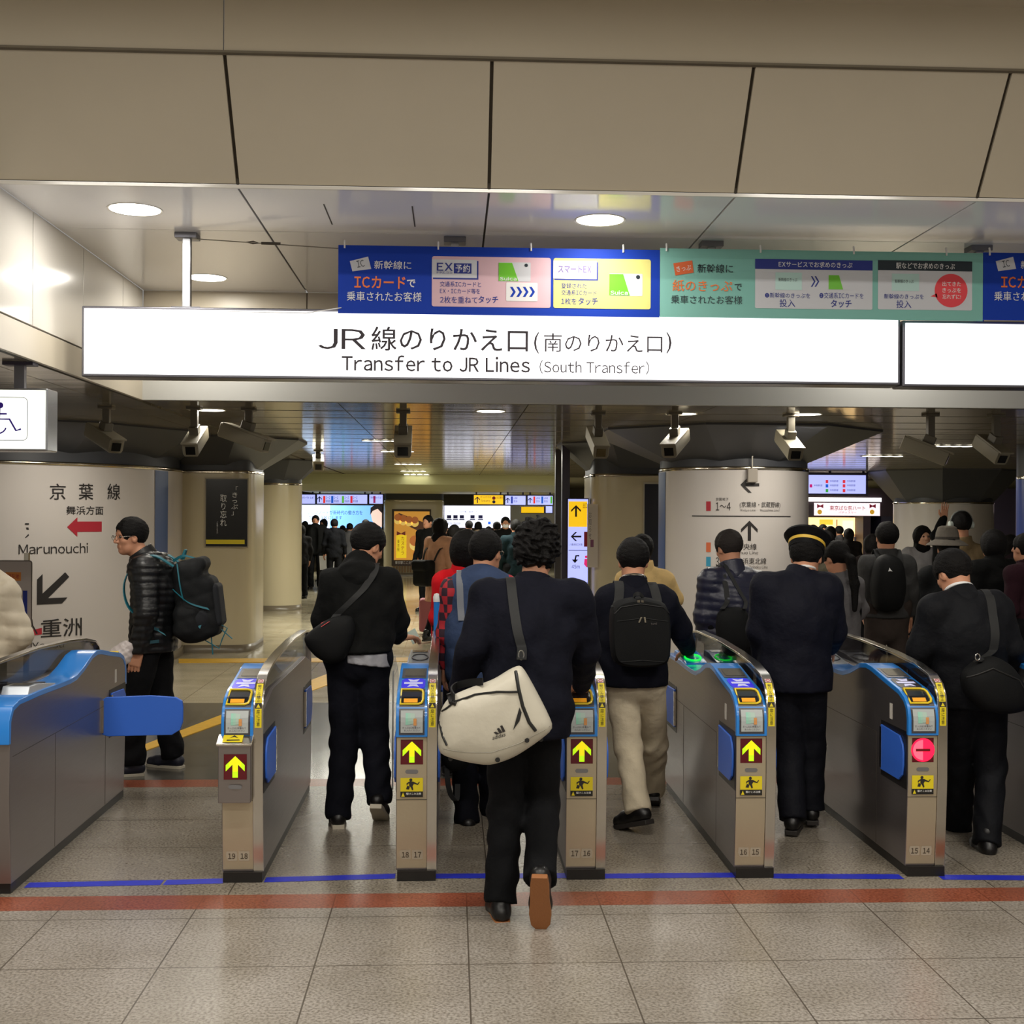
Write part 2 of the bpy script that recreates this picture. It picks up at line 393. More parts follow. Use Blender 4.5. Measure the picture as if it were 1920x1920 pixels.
# pale green bulkhead in the distance
p0, p1 = P(553, 895, 28.6), P(1052, 900, 28.6)
prof = [(28.6, ZL), (28.6, 2.34), (29.2, 2.19), (33.0, 2.19), (33.0, ZL)]
mb = MB().prism([(p0.x, y, z) for y, z in prof], (p1.x - p0.x, 0, 0))
tag(mb.build('trim_7', mat('green_bulkhead', (200, 200, 150), .5)), kind='structure')

# ---- pillars: cream enamel round columns with dark capitals
m_cream = mat('cream_enamel', (198, 187, 156), .22, bump=.03, bscale=12)
m_white = mat('white_enamel', (206, 200, 196), .25, bump=.03, bscale=12)
m_cap = mat('capital_dark', (62, 64, 70), .45)
m_bluestrip = mat('blue_strip', (62, 88, 140), .4)
m_rim = mat('chrome_band', (190, 180, 160), .15, 1)
def column(cx, cy, R, label, shaft, ztop=2.15, cap=1.35, flare=.42, seg=96, square=None, capn=8):
    root = empty('pillar', (cx, cy, 0)); tag(root, label, 'pillar')
    sec = []
    for i in range(seg):
        a = 2 * PI * i / seg; c, s_ = math.cos(a), math.sin(a)
        if square: hx, hy, n = square; k = (abs(c / hx) ** n + abs(s_ / hy) ** n) ** (-1 / n); sec.append((c * k, s_ * k))
        else: sec.append((R * c, R * s_))
    def ring(zs, name, m, parent=root):
        vs = []; fs = []
        for z, k in zs: vs += [(x * k, y * k, z) for x, y in sec]
        for j in range(len(zs) - 1):
            for i in range(seg): a = j * seg + i; b_ = j * seg + (i + 1) % seg; fs.append((a, b_, b_ + seg, a + seg))
        return obj(name, vs, fs, m, parent, True)
    ring([(0.0, 1), (ztop, 1)], 'shaft', shaft)
    ring([(ztop - .012, 1.004), (ztop + .012, 1.012), (ztop + .025, 1.0)], 'band', m_rim)
    ring([(ztop + .02, .985), (ZL - .12 if cap > 1 else ZL, .985)], 'neck', m_cap)
    if cap > 1:
        rr = (R if not square else max(square[0], square[1]))
        mb = MB(); prof = [(rr * .9, ZL - flare), (rr * .99, ZL - flare), (rr * cap, ZL - .02), (rr * cap, ZL)]
        mb.lathe(prof, n=capn, a0=PI / capn, a1=2 * PI + PI / capn); mb.build('capital', m_cap, root)
    ring([(0, 1.01), (.09, 1.01), (.09, 1.0)], 'skirting', mat('skirting', (120, 110, 92), .3))
    return root
LC = P(-52, 960, 14.3); LR = 2.32
col_left = column(LC.x, 14.3, LR, 'wide white round pillar with red arrow and black line names at far left', m_white, cap=1.2, flare=.30, capn=12)
RC = P(1374, 960, 13.2); RR = .80
col_right = column(RC.x, 13.2, RR, 'white round pillar with black arrows and coloured line squares, right of centre', m_white, cap=1.95, flare=.34)
c3 = P(402, 960, 15.4)
col_a = column(c3.x, 15.4, .8, 'cream pillar carrying the black ticket poster, behind the man with backpack', m_cream, square=(.56, .62, 5), cap=1.9, flare=.36)
c4 = P(520, 960, 21.4)
column(c4.x, 21.4, .42, 'slim cream pillar left of the distant blue billboard', m_cream, cap=1.9, flare=.35)
c5 = P(1186, 960, 15.6)
col_b = column(c5.x, 15.6, .6, 'cream pillar with a dark poster left of the white sign pillar', m_cream, square=(.585, .6, 6), cap=1.7, flare=.36)
c6 = P(776, 960, 33)
col_c = column(c6.x, 33.4, .85, 'distant square cream pillar carrying the cake poster', m_cream, square=(.80, .8, 8), cap=1.4, flare=.3, ztop=2.0)
c7 = P(1768, 960, 24)
column(c7.x, 24, .95, 'broad white pillar in the right background behind the waving man', m_white, cap=1.55, flare=.62, ztop=1.92)
c8 = P(1924, 960, 15)
column(c8.x + .2, 15, .3, 'blue-clad pillar at the right edge of the picture', mat('blue_enamel', (40, 70, 170), .3), cap=1)
# blue edge strips on the two sign pillars
def arcstrip(C, R, px0, px1, Y, root, off=.006):
    S = Cyl((C.x, Y), R); mb = MB()
    a0 = math.atan2(S.pt(px0, 960, 0, 0, 0).y - Y, S.pt(px0, 960, 0, 0, 0).x - C.x); a1 = math.atan2(S.pt(px1, 960, 0, 0, 0).y - Y, S.pt(px1, 960, 0, 0, 0).x - C.x)
    if abs(a0 - a1) > PI: a0 -= 2 * PI if a0 > a1 else 0; a1 -= 2 * PI if a1 > a0 + PI else 0
    mb.lathe([(R + .001, .1), (R + off, .1), (R + off, 2.13), (R + .001, 2.13)], c=(C.x, Y, 0), n=10, a0=min(a0, a1), a1=max(a0, a1))
    return mb.build('blue_strip', m_bluestrip, root)
for C, R, a, b_, Y, root in ((LC, LR, 290, 314, 14.3, col_left), (RC, RR, 1235.5, 1248, 13.2, col_right)):
    o = arcstrip(C, R, a, b_, Y, None); o.parent = root; o.matrix_parent_inverse = Matrix.Translation(-Vector(root.location))

# ---- lettering on the two sign pillars
INK = mat('ink_black', (38, 34, 34), .5); RED = mat('sign_red', (176, 34, 52), .5); WHT = mat('print_white', (235, 235, 235), .5)
GREY = mat('ink_grey', (95, 90, 88), .5); NAVY = mat('print_navy', (28, 46, 140), .5)
def adopt(o, root):
    o.parent = root; o.matrix_parent_inverse = root.matrix_world.inverted() if False else Matrix.Translation(-Vector(root.location)); return o
SL = Cyl((LC.x, 14.3), LR); SR = Cyl((RC.x, 13.2), RR)
LT = []
for ch, x in zip('京葉線', (93, 146, 198)): LT.append(T(SL, ch, x, 907, x + 30, 937, INK, bold=.012))
LT.append(T(SL, '舞浜方面', 122, 949, 198, 965, INK, bold=.01))
LT.append(POLY(SL, [(124, 988), (144, 970), (144, 978), (195, 978), (195, 997), (144, 997), (144, 1006)], RED, name='red_arrow'))
LT.append(T(SL, 'Marunouchi', 38, 1019, 168, 1038, INK))
LT.append(POLY(SL, [(47, 981), (54, 981), (54, 984), (47, 984)], INK, name='mark')); LT.append(POLY(SL, [(49, 989), (53, 989), (54, 993), (50, 993)], INK, name='mark'))
LT.append(POLY(SL, [(47, 1008), (53, 1001), (54, 1004), (48, 1009)], INK, name='mark'))
LT.append(POLY(SL, [(70, 1086), (80, 1076), (80, 1112), (122, 1074), (130, 1083), (90, 1121), (127, 1121), (116, 1132), (70, 1132)], INK, name='black_arrow'))
LT.append(T(SL, '重洲', 77, 1160, 155, 1194, INK, bold=.01)); LT.append(T(SL, '八', 40, 1161, 70, 1190, INK))
LT.append(POLY(SL, [(54, 1182), (78, 1178), (78, 1190), (54, 1192)], RED, name='red_mark')); LT.append(T(SL, 'Yaesu', 61, 1203, 120, 1216, INK))
for o in LT: adopt(o, col_left)
LT = []
LT.append(POLY(SR, arrow_pts(1406, 909, 36, -PI / 2), INK, name='black_arrow'))
LT.append(RECT(SR, 1324, 940, 1333, 958, RED, name='line_colour')); LT.append(T(SR, '京葉地下', 1342, 933, 1366, 939, INK))
LT.append(T(SR, '1~4', 1342, 942, 1370, 957, INK)); LT.append(T(SR, '(京葉線・武蔵野線)', 1386, 941, 1468, 953, INK)); LT.append(T(SR, '(Keiyo Line · Musashino Line)', 1387, 954, 1466, 960, GREY))
LT.append(RECT(SR, 1293, 967, 1496, 969, INK, name='rule', n=24)); LT.append(POLY(SR, arrow_pts(1405, 995, 38), INK, name='black_arrow'))
for y, c, n_, jp, en, x1 in ((1017, (214, 106, 62), '1·2', '中央線', 'Chuo Line', 1419), (1044, (52, 150, 186), '3·6', '京浜東北線', 'Keihin-Tohoku Line', 1438), (1071, (130, 176, 70), '4·5', '山手線', 'Yamanote Line', 1419)):
    LT.append(RECT(SR, 1324, y, 1333, y + 18, mat('line%d' % y, c, .5), name='line_colour')); LT.append(T(SR, n_, 1342, y + 1, 1368, y + 17, INK))
    LT.append(T(SR, jp, 1381, y + 2, x1, y + 14, INK)); LT.append(T(SR, en, 1381, y + 16, x1 + 3, y + 22, GREY))
for o in LT: adopt(o, col_right)
# conduit and junction box on the right sign pillar
S = SR; q = SR.pt(1409, 890, 0, 0, 0)
cd = empty('cable_conduit', (q.x, q.y - .03, 2.1)); tag(cd, 'thin grey conduit ending in a small box above the left-pointing arrow', 'conduit')
MB().box((-.006, -.006, .05), (.006, .006, ZL - 2.1)).build('pipe', mat('alu2', (150, 145, 135), .4, .6), cd)
MB().box((-.05, -.03, -.09), (.05, .03, .05)).build('junction_box', mat('box_grey', (150, 142, 132), .5), cd, bevel=.006)

# ---- posters on pillars
m_black = mat('poster_black', (20, 22, 24), .25); m_yel = mat('print_yellow', (226, 206, 30), .5)
YP = 15.4 - .62 - .004
pr = empty('black_poster', P(425, 1027, YP)); tag(pr, 'black poster with white vertical writing and yellow foot on the cream pillar', 'poster')
def local(fn, root, *a, **k):
    o = fn(*a, **k); o.parent = root; o.matrix_parent_inverse = Matrix.Translation(-Vector(root.location)); return o
S = Plane(YP - .012)
local(RECT, pr, S, 385, 897, 465, 1026, mat('poster_frame', (150, 140, 120), .4), 0, 'backing')
local(RECT, pr, S, 387, 899, 463, 1024, m_black, 1, 'sheet'); local(RECT, pr, S, 387, 1012, 458, 1020, m_yel, 2, 'yellow_band')
local(T, pr, S, '「きっぷ」', 434, 912, 446, 966, WHT, 2, vertical=True); local(T, pr, S, '取り忘れ', 413, 928, 425, 986, WHT, 2, vertical=True)
local(T, pr, S, 'ご注意ください', 406, 978, 409, 1000, WHT, 2, vertical=True)
YP2 = 15.6 - .6 - .02
pr = empty('dark_poster', P(1226, 1060, YP2)); tag(pr, 'tall dark blue-black poster on the cream pillar beside the blue strip', 'poster')
S = Plane(YP2); local(RECT, pr, S, 1206, 904, 1250, 1066, mat('poster_edge', (190, 185, 170), .4), 0, 'backing'); local(RECT, pr, S, 1208, 907, 1250, 1063, mat('poster_navy', (24, 30, 46), .15), 1, 'sheet')
pr = empty('paper_notice', P(1111, 1060, YP2)); tag(pr, 'narrow pale paper notices taped to the left edge of the cream pillar', 'notice')
local(RECT, pr, S, 1101, 945, 1121, 1064, mat('paper', (200, 190, 178), .7), 1, 'sheet')
local(T, pr, S, 'お知らせ', 1104, 960, 1109, 1010, GREY, 2, vertical=True); local(RECT, pr, S, 1107, 1012, 1113, 1026, mat('print_mag', (120, 70, 100), .6), 2, 'picture')
# ---- map board beside the person in white
mbd = empty('map_board', (G(26, 1250).x, 11.2, 0)); tag(mbd, 'standing pale map board with orange label behind the person in white', 'board')
S = Plane(11.2)
local(RECT, mbd, S, -60, 1054, 56, 1215, mat('board_pale', (190, 178, 172), .4), 0, 'panel', 4)
local(RECT, mbd, S, -62, 1052, 58, 1218, mat('board_edge', (120, 110, 100), .4), -1, 'panel_edge', 5)
local(RECT, mbd, S, 11, 1073, 39, 1089, mat('print_orange', (224, 140, 60), .5), 1, 'orange_label'); local(T, mbd, S, '現在地', 14, 1076, 36, 1086, RED, 2)
local(RECT, mbd, S, 43, 1108, 51, 1170, NAVY, 1, 'blue_bar'); local(POLY, mbd, S, arrow_pts(3, 1097, 18), mat('print_pink', (190, 40, 110), .5), 1, 'arrow')
p = P(26, 1218, 11.2)
MB().box((p.x - .4, 11.21, 0), (p.x - .35, 11.25, 1.3)).box((p.x + .08, 11.21, 0), (p.x + .12, 11.25, 1.3)).build('posts', m_rim).parent = mbd
bpy.data.objects['posts'].matrix_parent_inverse = Matrix.Translation(-Vector(mbd.location)); bpy.data.objects['posts'].name = 'post'

# ---- ceiling lamps
m_lamp = mat('lamp_white', (255, 250, 240), .5, emit=7); m_ring = mat('lamp_ring', (215, 210, 200), .3)
def downlight(px, py, z, R, label, power=0, group=None, em=None):
    g_ = G(px, py, z); root = empty('downlight', (g_.x, g_.y, z)); tag(root, label, 'ceiling light', group)
    mb = MB(); mb.lathe([(R, 0), (R + .015, -.004), (R + .015, .0), ], n=40); mb.build('trim_ring', m_ring, root, smooth=True)
    n = 40; mb = MB(); mb.add([(R * math.cos(2 * PI * i / n), R * math.sin(2 * PI * i / n), -.002) for i in range(n)], [tuple(range(n))]); mb.build('diffuser', em or m_lamp, root, recalc=False)
    if power:
        l = bpy.data.lights.new('downlight_glow', 'AREA'); l.shape = 'DISK'; l.size = R * 2; l.energy = power; l.color = WARM
        o = bpy.data.objects.new('downlight_glow', l); COL.objects.link(o); o.parent = root; o.location = (0, 0, -.01)
    return root
downlight(253, 393, ZH, .145, 'round ceiling light nearest the camera at upper left', 15)
downlight(1125, 413, ZH, .14, 'round ceiling light above the striped blue and teal banner', 9)
downlight(388, 521, ZH, .14, 'round ceiling light just behind the sign hanger post', 14)
downlight(1700, 540, ZH, .14, 'round ceiling light hidden behind the teal banner', 14)
downlight(393, 769, ZL, .125, 'flat round light in the low ceiling, leftmost of four', 9)
downlight(920, 771, ZL, .12, 'flat round light in the low ceiling, second from left', 9)
downlight(1278, 776, ZL, .125, 'flat round light in the low ceiling above the bright camera', 16)
downlight(1512, 777, ZL, .125, 'flat round light in the low ceiling, rightmost of four', 9)
m_strip = mat('lamp_strip', (255, 250, 235), .5, emit=6)
def striplight(px, py, w, label):
    g_ = G(px, py, ZL); root = empty('strip_light', (g_.x, g_.y, ZL)); tag(root, label, 'ceiling light')
    MB().box((-w / 2, -.10, -.006), (w / 2, .10, 0)).build('housing', mat('housing', (170, 165, 150), .4), root)
    for k in range(4):
        x = (k - 1.5) * w / 4; mb = MB(); n = 16
        mb.add([(x + w * .115 * math.cos(2 * PI * i / n), .09 * math.sin(2 * PI * i / n), -.008) for i in range(n)], [tuple(range(n))]); mb.build('bulb', m_strip, root, recalc=False)
for px, py, w, lb in ((714, 826, .46, 'four-bulb ceiling strip light nearest the gates'), (745, 846, .48, 'second four-bulb ceiling strip light down the concourse'),
        (765, 870, .5, 'third four-bulb strip light down the concourse'), (775, 883, .55, 'fourth four-bulb strip light down the concourse'), (781, 889.5, .6, 'farthest four-bulb strip light before the bulkhead'),
        (1191, 850, .52, 'strip light left of the brightly lit camera'), (1655, 855, .62, 'long strip light above the purple direction sign'), (1783, 836, .56, 'long strip light above the waving hand')):
    striplight(px, py, w, lb)

# ---- yellow tactile paving
m_tac = mat('tactile_yellow', (222, 172, 40), .5, var=.08, vscale=20)
def paving(name, quad, label):
    mb = MB(); vs = [Vector((q.x, q.y, 0)) for q in quad]; mb.prism(vs, (0, 0, .005)); o = mb.build(name, m_tac); tag(o, label, 'tactile paving'); return o
paving('tactile_paving', [G(335, 1243), G(1000, 1239), G(1000, 1232), G(335, 1236)], 'straight yellow tactile strip crossing the cream floor behind the gates')
paving('tactile_paving', [G(180, 1432), G(235, 1422), G(700, 1254), G(640, 1254)], 'diagonal yellow tactile strip behind the closed blue flaps')
# wear: thin dark smear lines on the far floor are part of the joints
# ============================================================ SIGNS
m_face = mat('sign_light', (250, 250, 252), .4, emit=1.45); m_frame = mat('sign_frame', (120, 120, 128), .35, .8)
m_frame_d = mat('sign_frame_dark', (46, 40, 60), .4); PUR = mat('sign_ink', (44, 34, 44), .5)
def lightbox(name, x0, y0, x1, y1, Y, depth, label, cat, face=m_face, frame=m_frame, border=.018, txt=None, group=None):
    a = P(x0, (y0 + y1) / 2, Y); b = P(x1, (y0 + y1) / 2, Y); zt = P((x0 + x1) / 2, y0, Y).z; zb = P((x0 + x1) / 2, y1, Y).z
    root = empty(name, ((a.x + b.x) / 2, Y, zb)); tag(root, label, cat, group)
    w = (b.x - a.x) / 2; h = zt - zb
    MB().box((-w, .008, 0), (w, depth, h)).build('housing', frame, root, bevel=.008)
    MB().box((-w + border, 0, border), (w - border, .02, h - border)).build('lit_face', face, root)
    root['_h'] = h
    return root
YS_ = 7.80
sg = lightbox('hanging_sign', 152, 583, 1689, 714, YS_, .2, 'long white lightbox sign with black transfer lettering above the gates', 'sign')
S = Plane(YS_)
for a in (('JR', 597, 617, 686, 655, 0), ('線のりかえ口', 697, 614, 990, 659, .012), ('(', 1001, 623, 1011, 663, 0), ('南のりかえ口', 1019, 626, 1243, 661, 0), (')', 1249, 623, 1259, 663, 0),
          ('Transfer to JR Lines', 642, 667, 994, 697, .012), ('(South Transfer)', 1011, 676, 1218, 702, 0)):
    local(T, sg, S, a[0], a[1], a[2], a[3], a[4], PUR, 2, bold=a[5])
sg2 = lightbox('hanging_sign', 1693, 604, 2300, 728, YS_, .2, 'blank white lightbox sign continuing past the right edge', 'sign')
m_post = mat('post_alu', (178, 180, 186), .25, .9)
for px in (350, 852):
    p = P(px, 585, YS_ + .1); q = Vector((p.x - sg.location.x, .1, 0)); top = ZH - sg.location.z
    MB().box((q.x - .026, .08, sg['_h']), (q.x + .026, .13, top)).build('hanger_post', m_post, sg, bevel=.004)
    MB().box((q.x - .07, .05, top - .035), (q.x + .07, .17, top)).build('ceiling_bracket', m_frame, sg, bevel=.004)
    MB().box((q.x - .09, .06, sg['_h']), (q.x + .09, .14, sg['_h'] + .012)).build('clamp', m_frame, sg)
p = P(1333, 585, YS_ + .1)
MB().box((p.x - sg.location.x - .026, .08, sg['_h']), (p.x - sg.location.x + .026, .13, ZH - sg.location.z)).build('hanger_post', m_post, sg)
MB().box((p.x - sg.location.x - .07, .05, ZH - sg.location.z - .035), (p.x - sg.location.x + .07, .17, ZH - sg.location.z)).build('ceiling_bracket', m_frame, sg)
p = P(1835, 585, YS_ + .1)
MB().box((p.x - sg2.location.x - .026, .08, .4), (p.x - sg2.location.x + .026, .13, ZH - sg2.location.z)).build('hanger_post', m_post, sg2)
MB().box((p.x - sg2.location.x - .07, .05, ZH - sg2.location.z - .035), (p.x - sg2.location.x + .07, .17, ZH - sg2.location.z)).build('ceiling_bracket', m_frame, sg2)
# accessibility sign, left
ws = lightbox('wheelchair_sign', -90, 727, 88, 845, 7.4, .2, 'white hanging lightbox sign with wheelchair symbol at the left edge', 'sign', frame=m_post, border=.012, face=mat('sign_light_b', (246, 250, 238), .4, emit=1.1))
m_ind = mat('sign_indigo', (60, 20, 170), .5)
S = Plane(7.4)
fr = []
for (rad, x0, y0, x1, y1, m_, lay) in ((9, -62, 745, 50, 825, mat('ink_line', (60, 60, 90), .5), 1), (8, -61, 746, 49, 824, mat('sign_light_b', (246, 250, 238)), 1.6)):
    local(RECT, ws, S, x0, y0, x1, y1, m_, lay, 'symbol_border', rad)
def stroke(S, pts, w, m, lay, name):
    """flat stroke through picture-sized points"""
    pts = [Vector((a, b)) for a, b in pts]; L_ = []; R_ = []
    for i, p in enumerate(pts):
        t = (pts[min(i + 1, len(pts) - 1)] - pts[max(0, i - 1)]).normalized(); n_ = Vector((-t.y, t.x)) * w / 2; L_.append(p + n_); R_.append(p - n_)
    cx = sum(p.x for p in pts) / len(pts); cy = sum(p.y for p in pts) / len(pts); k = S.scale(cx, cy)
    vs = [S.pt(cx, cy, (p.x - cx) * k, (cy - p.y) * k, lay) for p in L_ + R_]; n = len(pts)
    return obj(name, vs, [(i, i + 1, n + i + 1, n + i) for i in range(n - 1)], m, S.parent)
local(CIRC, ws, S, 1, 760, 5.5, m_ind, 3, 'symbol_head')
local(stroke, ws, S, [(0, 766), (0, 786), (18, 786), (30, 807), (39, 804)], 3.4, m_ind, 3, 'symbol_body')
local(stroke, ws, S, [(0, 776), (13, 776)], 3, m_ind, 3, 'symbol_arm')
local(stroke, ws, S, [(-6 + 17 * math.cos(t), 799 + 14 * math.sin(t)) for t in [a * .2 for a in range(1, 23)]], 2.6, m_ind, 3, 'symbol_wheel')
p = P(38, 700, 7.5)
MB().box((p.x - ws.location.x - .03, .08, ws['_h']), (p.x - ws.location.x + .03, .12, ZL - ws.location.z)).build('hanger_post', m_frame, ws)
MB().box((p.x - ws.location.x - .09, .05, ZL - ws.location.z - .02), (p.x - ws.location.x + .09, .15, ZL - ws.location.z)).build('ceiling_bracket', m_frame_d, ws)

# banners
BL = mat('banner_blue', (22, 62, 176), .6, spec=.2); TEAL = mat('banner_teal', (136, 196, 186), .6, spec=.2); ORG = mat('print_orange2', (240, 120, 50), .5)
PINK = mat('banner_pink', (226, 190, 200), .8, spec=.1); YEL = mat('banner_cream', (232, 226, 140), .8, spec=.1); GRN = mat('card_green', (110, 200, 40), .4); DK = mat('print_dark', (24, 40, 50), .5)
CARDW = mat('card_white', (214, 216, 222), .8, spec=.1); PALE = mat('ticket_teal', (190, 225, 220), .4); VIO = mat('print_violet', (110, 84, 160), .5); PNK = mat('print_salmon', (238, 70, 80), .5)
YB = 7.72
def banner(x0, y0, x1, y1, m, label):
    a = P(x0, (y0 + y1) / 2, YB); b = P(x1, (y0 + y1) / 2, YB); zt = P((x0 + x1) / 2, y0, YB).z; zb = P((x0 + x1) / 2, y1, YB).z
    root = empty('banner', ((a.x + b.x) / 2, YB, zb)); tag(root, label, 'banner')
    w = (b.x - a.x) / 2; h = zt - zb
    MB().box((-w, .001, 0), (w, .006, h)).build('cloth', m, root)
    n = max(2, round(w * 2 / .56))
    for i in range(n):
        x = -w + .04 + i * (2 * w - .04) / (n - .6)
        if x < w: 
            mb = MB(); mb.tube([(x, -.004, h - .02), (x, -.004, h + .01), (x, .004, h + .03)], .006, 6); mb.build('eyelet_tie', WHT, root)
    return root
def blue_text(bn, dx):
    S = Plane(YB); L_ = lambda fn, *a, **k: local(fn, bn, S, *a, **k)
    L_(POLY, [(656 + dx, 490), (690 + dx, 481), (696 + dx, 504), (661 + dx, 509)], CARDW, 1, 'card_mark'); L_(T, 'IC', 669 + dx, 488, 683 + dx, 501, DK, 2, tilt=.2)
    L_(T, '新幹線に', 702 + dx, 489, 771 + dx, 505, WHT, 2, bold=.015); L_(T, 'ICカード', 665 + dx, 518, 760 + dx, 541, ORG, 2, bold=.03)
    L_(T, 'で', 763 + dx, 524, 779 + dx, 539, WHT, 2, bold=.02); L_(T, '乗車されたお客様', 651 + dx, 547, 790 + dx, 565, WHT, 2, bold=.02)
bn = banner(634, 464, 1237, 591, BL, 'blue cloth banner with pink and cream panels left of the teal banner'); blue_text(bn, 0)
S = Plane(YB); L_ = lambda fn, *a, **k: local(fn, bn, S, *a, **k)
L_(RECT, 810, 482, 1033, 576, PINK, 1, 'pink_panel', 4); L_(RECT, 812, 489, 897, 524, NAVY, 1.6, 'label_shadow'); L_(RECT, 810, 487, 894, 521, CARDW, 2.2, 'white_label')
L_(T, 'EX', 819, 493, 849, 508, NAVY, 3, bold=.03); L_(T, 'PRESS', 819, 509, 848, 513, NAVY, 3); L_(RECT, 851, 494, 884, 513, NAVY, 2.8, 'navy_box'); L_(T, '予約', 854, 496, 881, 511, WHT, 3.6, bold=.01)
L_(T, '交通系ICカードと', 825, 528, 902, 538, NAVY, 2, bold=.005); L_(T, 'EX・ICカード等を', 825, 541, 900, 551, NAVY, 2, bold=.005); L_(T, '2枚を重ねて', 825, 556, 895, 569, NAVY, 2, bold=.015); L_(T, 'タッチ', 897, 555, 934, 569, NAVY, 2, bold=.035)
def iccard(bn, x0, y0, x1, y1, L_):
    w = x1 - x0; h = y1 - y0
    L_(RECT, x0, y0, x1, y1, CARDW, 2, 'card_picture', 2); L_(POLY, [(x0, y0 + 1), (x0 + w * .42, y0 + 1), (x0 + w * .62, y1 - 1), (x0, y1 - 1)], GRN, 3, 'green_area')
    L_(T, 'Suica', x0 + 2, y1 - h * .24, x0 + w * .56, y1 - 2, WHT, 4, bold=.02); L_(CIRC, x0 + w * .86, y0 + h * .16, h * .09, DK, 3, 'dot')
iccard(bn, 935, 492, 995, 528, L_); L_(RECT, 949, 530, 1008, 565, WHT, 2.5, 'second_card', 2)
for k in range(4): x = 956 + k * 12; L_(POLY, [(x, 538), (x + 5, 538), (x + 11, 547.5), (x + 5, 557), (x, 557), (x + 6, 547.5)], BL, 3.2, 'chevron')
L_(RECT, 1037, 485, 1221, 579, YEL, 1, 'cream_panel', 4); L_(RECT, 1039, 491, 1122, 526, NAVY, 1.6, 'label_shadow'); L_(RECT, 1037, 489, 1119, 523, CARDW, 2.2, 'white_label'); L_(T, 'スマートEX', 1046, 498, 1109, 512, VIO, 3, bold=.015)
L_(T, '登録された', 1052, 531, 1100, 541, NAVY, 2, bold=.005); L_(T, '交通系ICカード', 1052, 544, 1119, 554, NAVY, 2, bold=.005); L_(T, '1枚を', 1052, 559, 1081, 571, NAVY, 2, bold=.01); L_(T, 'タッチ', 1084, 558, 1121, 572, NAVY, 2, bold=.035)
iccard(bn, 1142, 513, 1205, 555, L_)
bn = banner(1237.6, 470, 1843, 598, TEAL, 'teal cloth banner about paper tickets between two blue banners')
L_ = lambda fn, *a, **k: local(fn, bn, S, *a, **k)
L_(POLY, [(1262, 494), (1298, 488), (1301, 511), (1266, 517)], mat('print_orange3', (222, 104, 56), .5), 1, 'orange_ticket_mark'); L_(T, 'きっぷ', 1268, 498, 1296, 508, WHT, 2, tilt=.14)
L_(T, '新幹線に', 1307, 495, 1375, 512, DK, 2, bold=.015); L_(T, '紙のきっぷ', 1260, 525, 1374, 547, ORG, 2, bold=.03); L_(T, 'で', 1377, 532, 1391, 545, DK, 2, bold=.01); L_(T, '乗車されたお客様', 1257, 554, 1393, 570, DK, 2, bold=.015)
L_(RECT, 1413, 488, 1639, 580, CARDW, 1, 'white_panel', 3); L_(RECT, 1413, 487, 1639, 506, NAVY, 2, 'blue_header'); L_(T, 'EXサービスでお求めのきっぷ', 1458, 491, 1600, 502, WHT, 3, bold=.01)
L_(RECT, 1453, 511, 1504, 544, PALE, 2, 'ticket_picture'); L_(T, '新幹線のきっぷ', 1459, 521, 1495, 528, DK, 3)
for x in (1520, 1527): L_(POLY, [(x, 518), (x + 3, 518), (x + 9, 528), (x + 3, 538), (x, 538), (x + 6, 528)], NAVY, 2, 'chevron')
L_(RECT, 1552, 515, 1600, 544, CARDW, 2, 'card_picture', 2); L_(POLY, [(1553, 516), (1573, 516), (1581, 543), (1553, 543)], GRN, 3, 'green_area')
L_(T, '❶新幹線のきっぷを', 1433, 549, 1520, 559, NAVY, 2, bold=.01); L_(T, '投入', 1461, 561, 1491, 576, NAVY, 2, bold=.02); L_(T, '❷交通系ICカードを', 1535, 549, 1620, 560, NAVY, 2, bold=.01); L_(T, 'タッチ', 1557, 562, 1597, 577, NAVY, 2, bold=.03)
L_(RECT, 1643, 490, 1826, 582, CARDW, 1, 'white_panel', 3); L_(RECT, 1643, 489, 1826, 508, DK, 2, 'dark_header'); L_(T, '駅などでお求めのきっぷ', 1678, 493, 1792, 505, WHT, 3, bold=.01)
L_(RECT, 1671, 513, 1724, 546, PALE, 2, 'ticket_picture'); L_(T, '新幹線のきっぷ', 1677, 524, 1713, 531, DK, 3); L_(T, '新幹線のきっぷを', 1656, 551, 1733, 561, NAVY, 2, bold=.01); L_(T, '投入', 1680, 563, 1709, 578, NAVY, 2, bold=.02)
L_(CIRC, 1783, 545, 32, PNK, 2, 'red_bubble', n=40); L_(POLY, [(1744, 556), (1756, 550), (1758, 558)], PNK, 2, 'bubble_tail')
for k, s_ in enumerate(('出てきた', 'きっぷを', '忘れずに!')): L_(T, s_, 1766, 528 + k * 12, 1802, 537 + k * 12, WHT, 3, bold=.005)
bn = banner(1843.6, 476, 2200, 602, BL, 'blue cloth banner cut off by the right edge of the picture'); blue_text(bn, 1210)
S = Plane(YB)
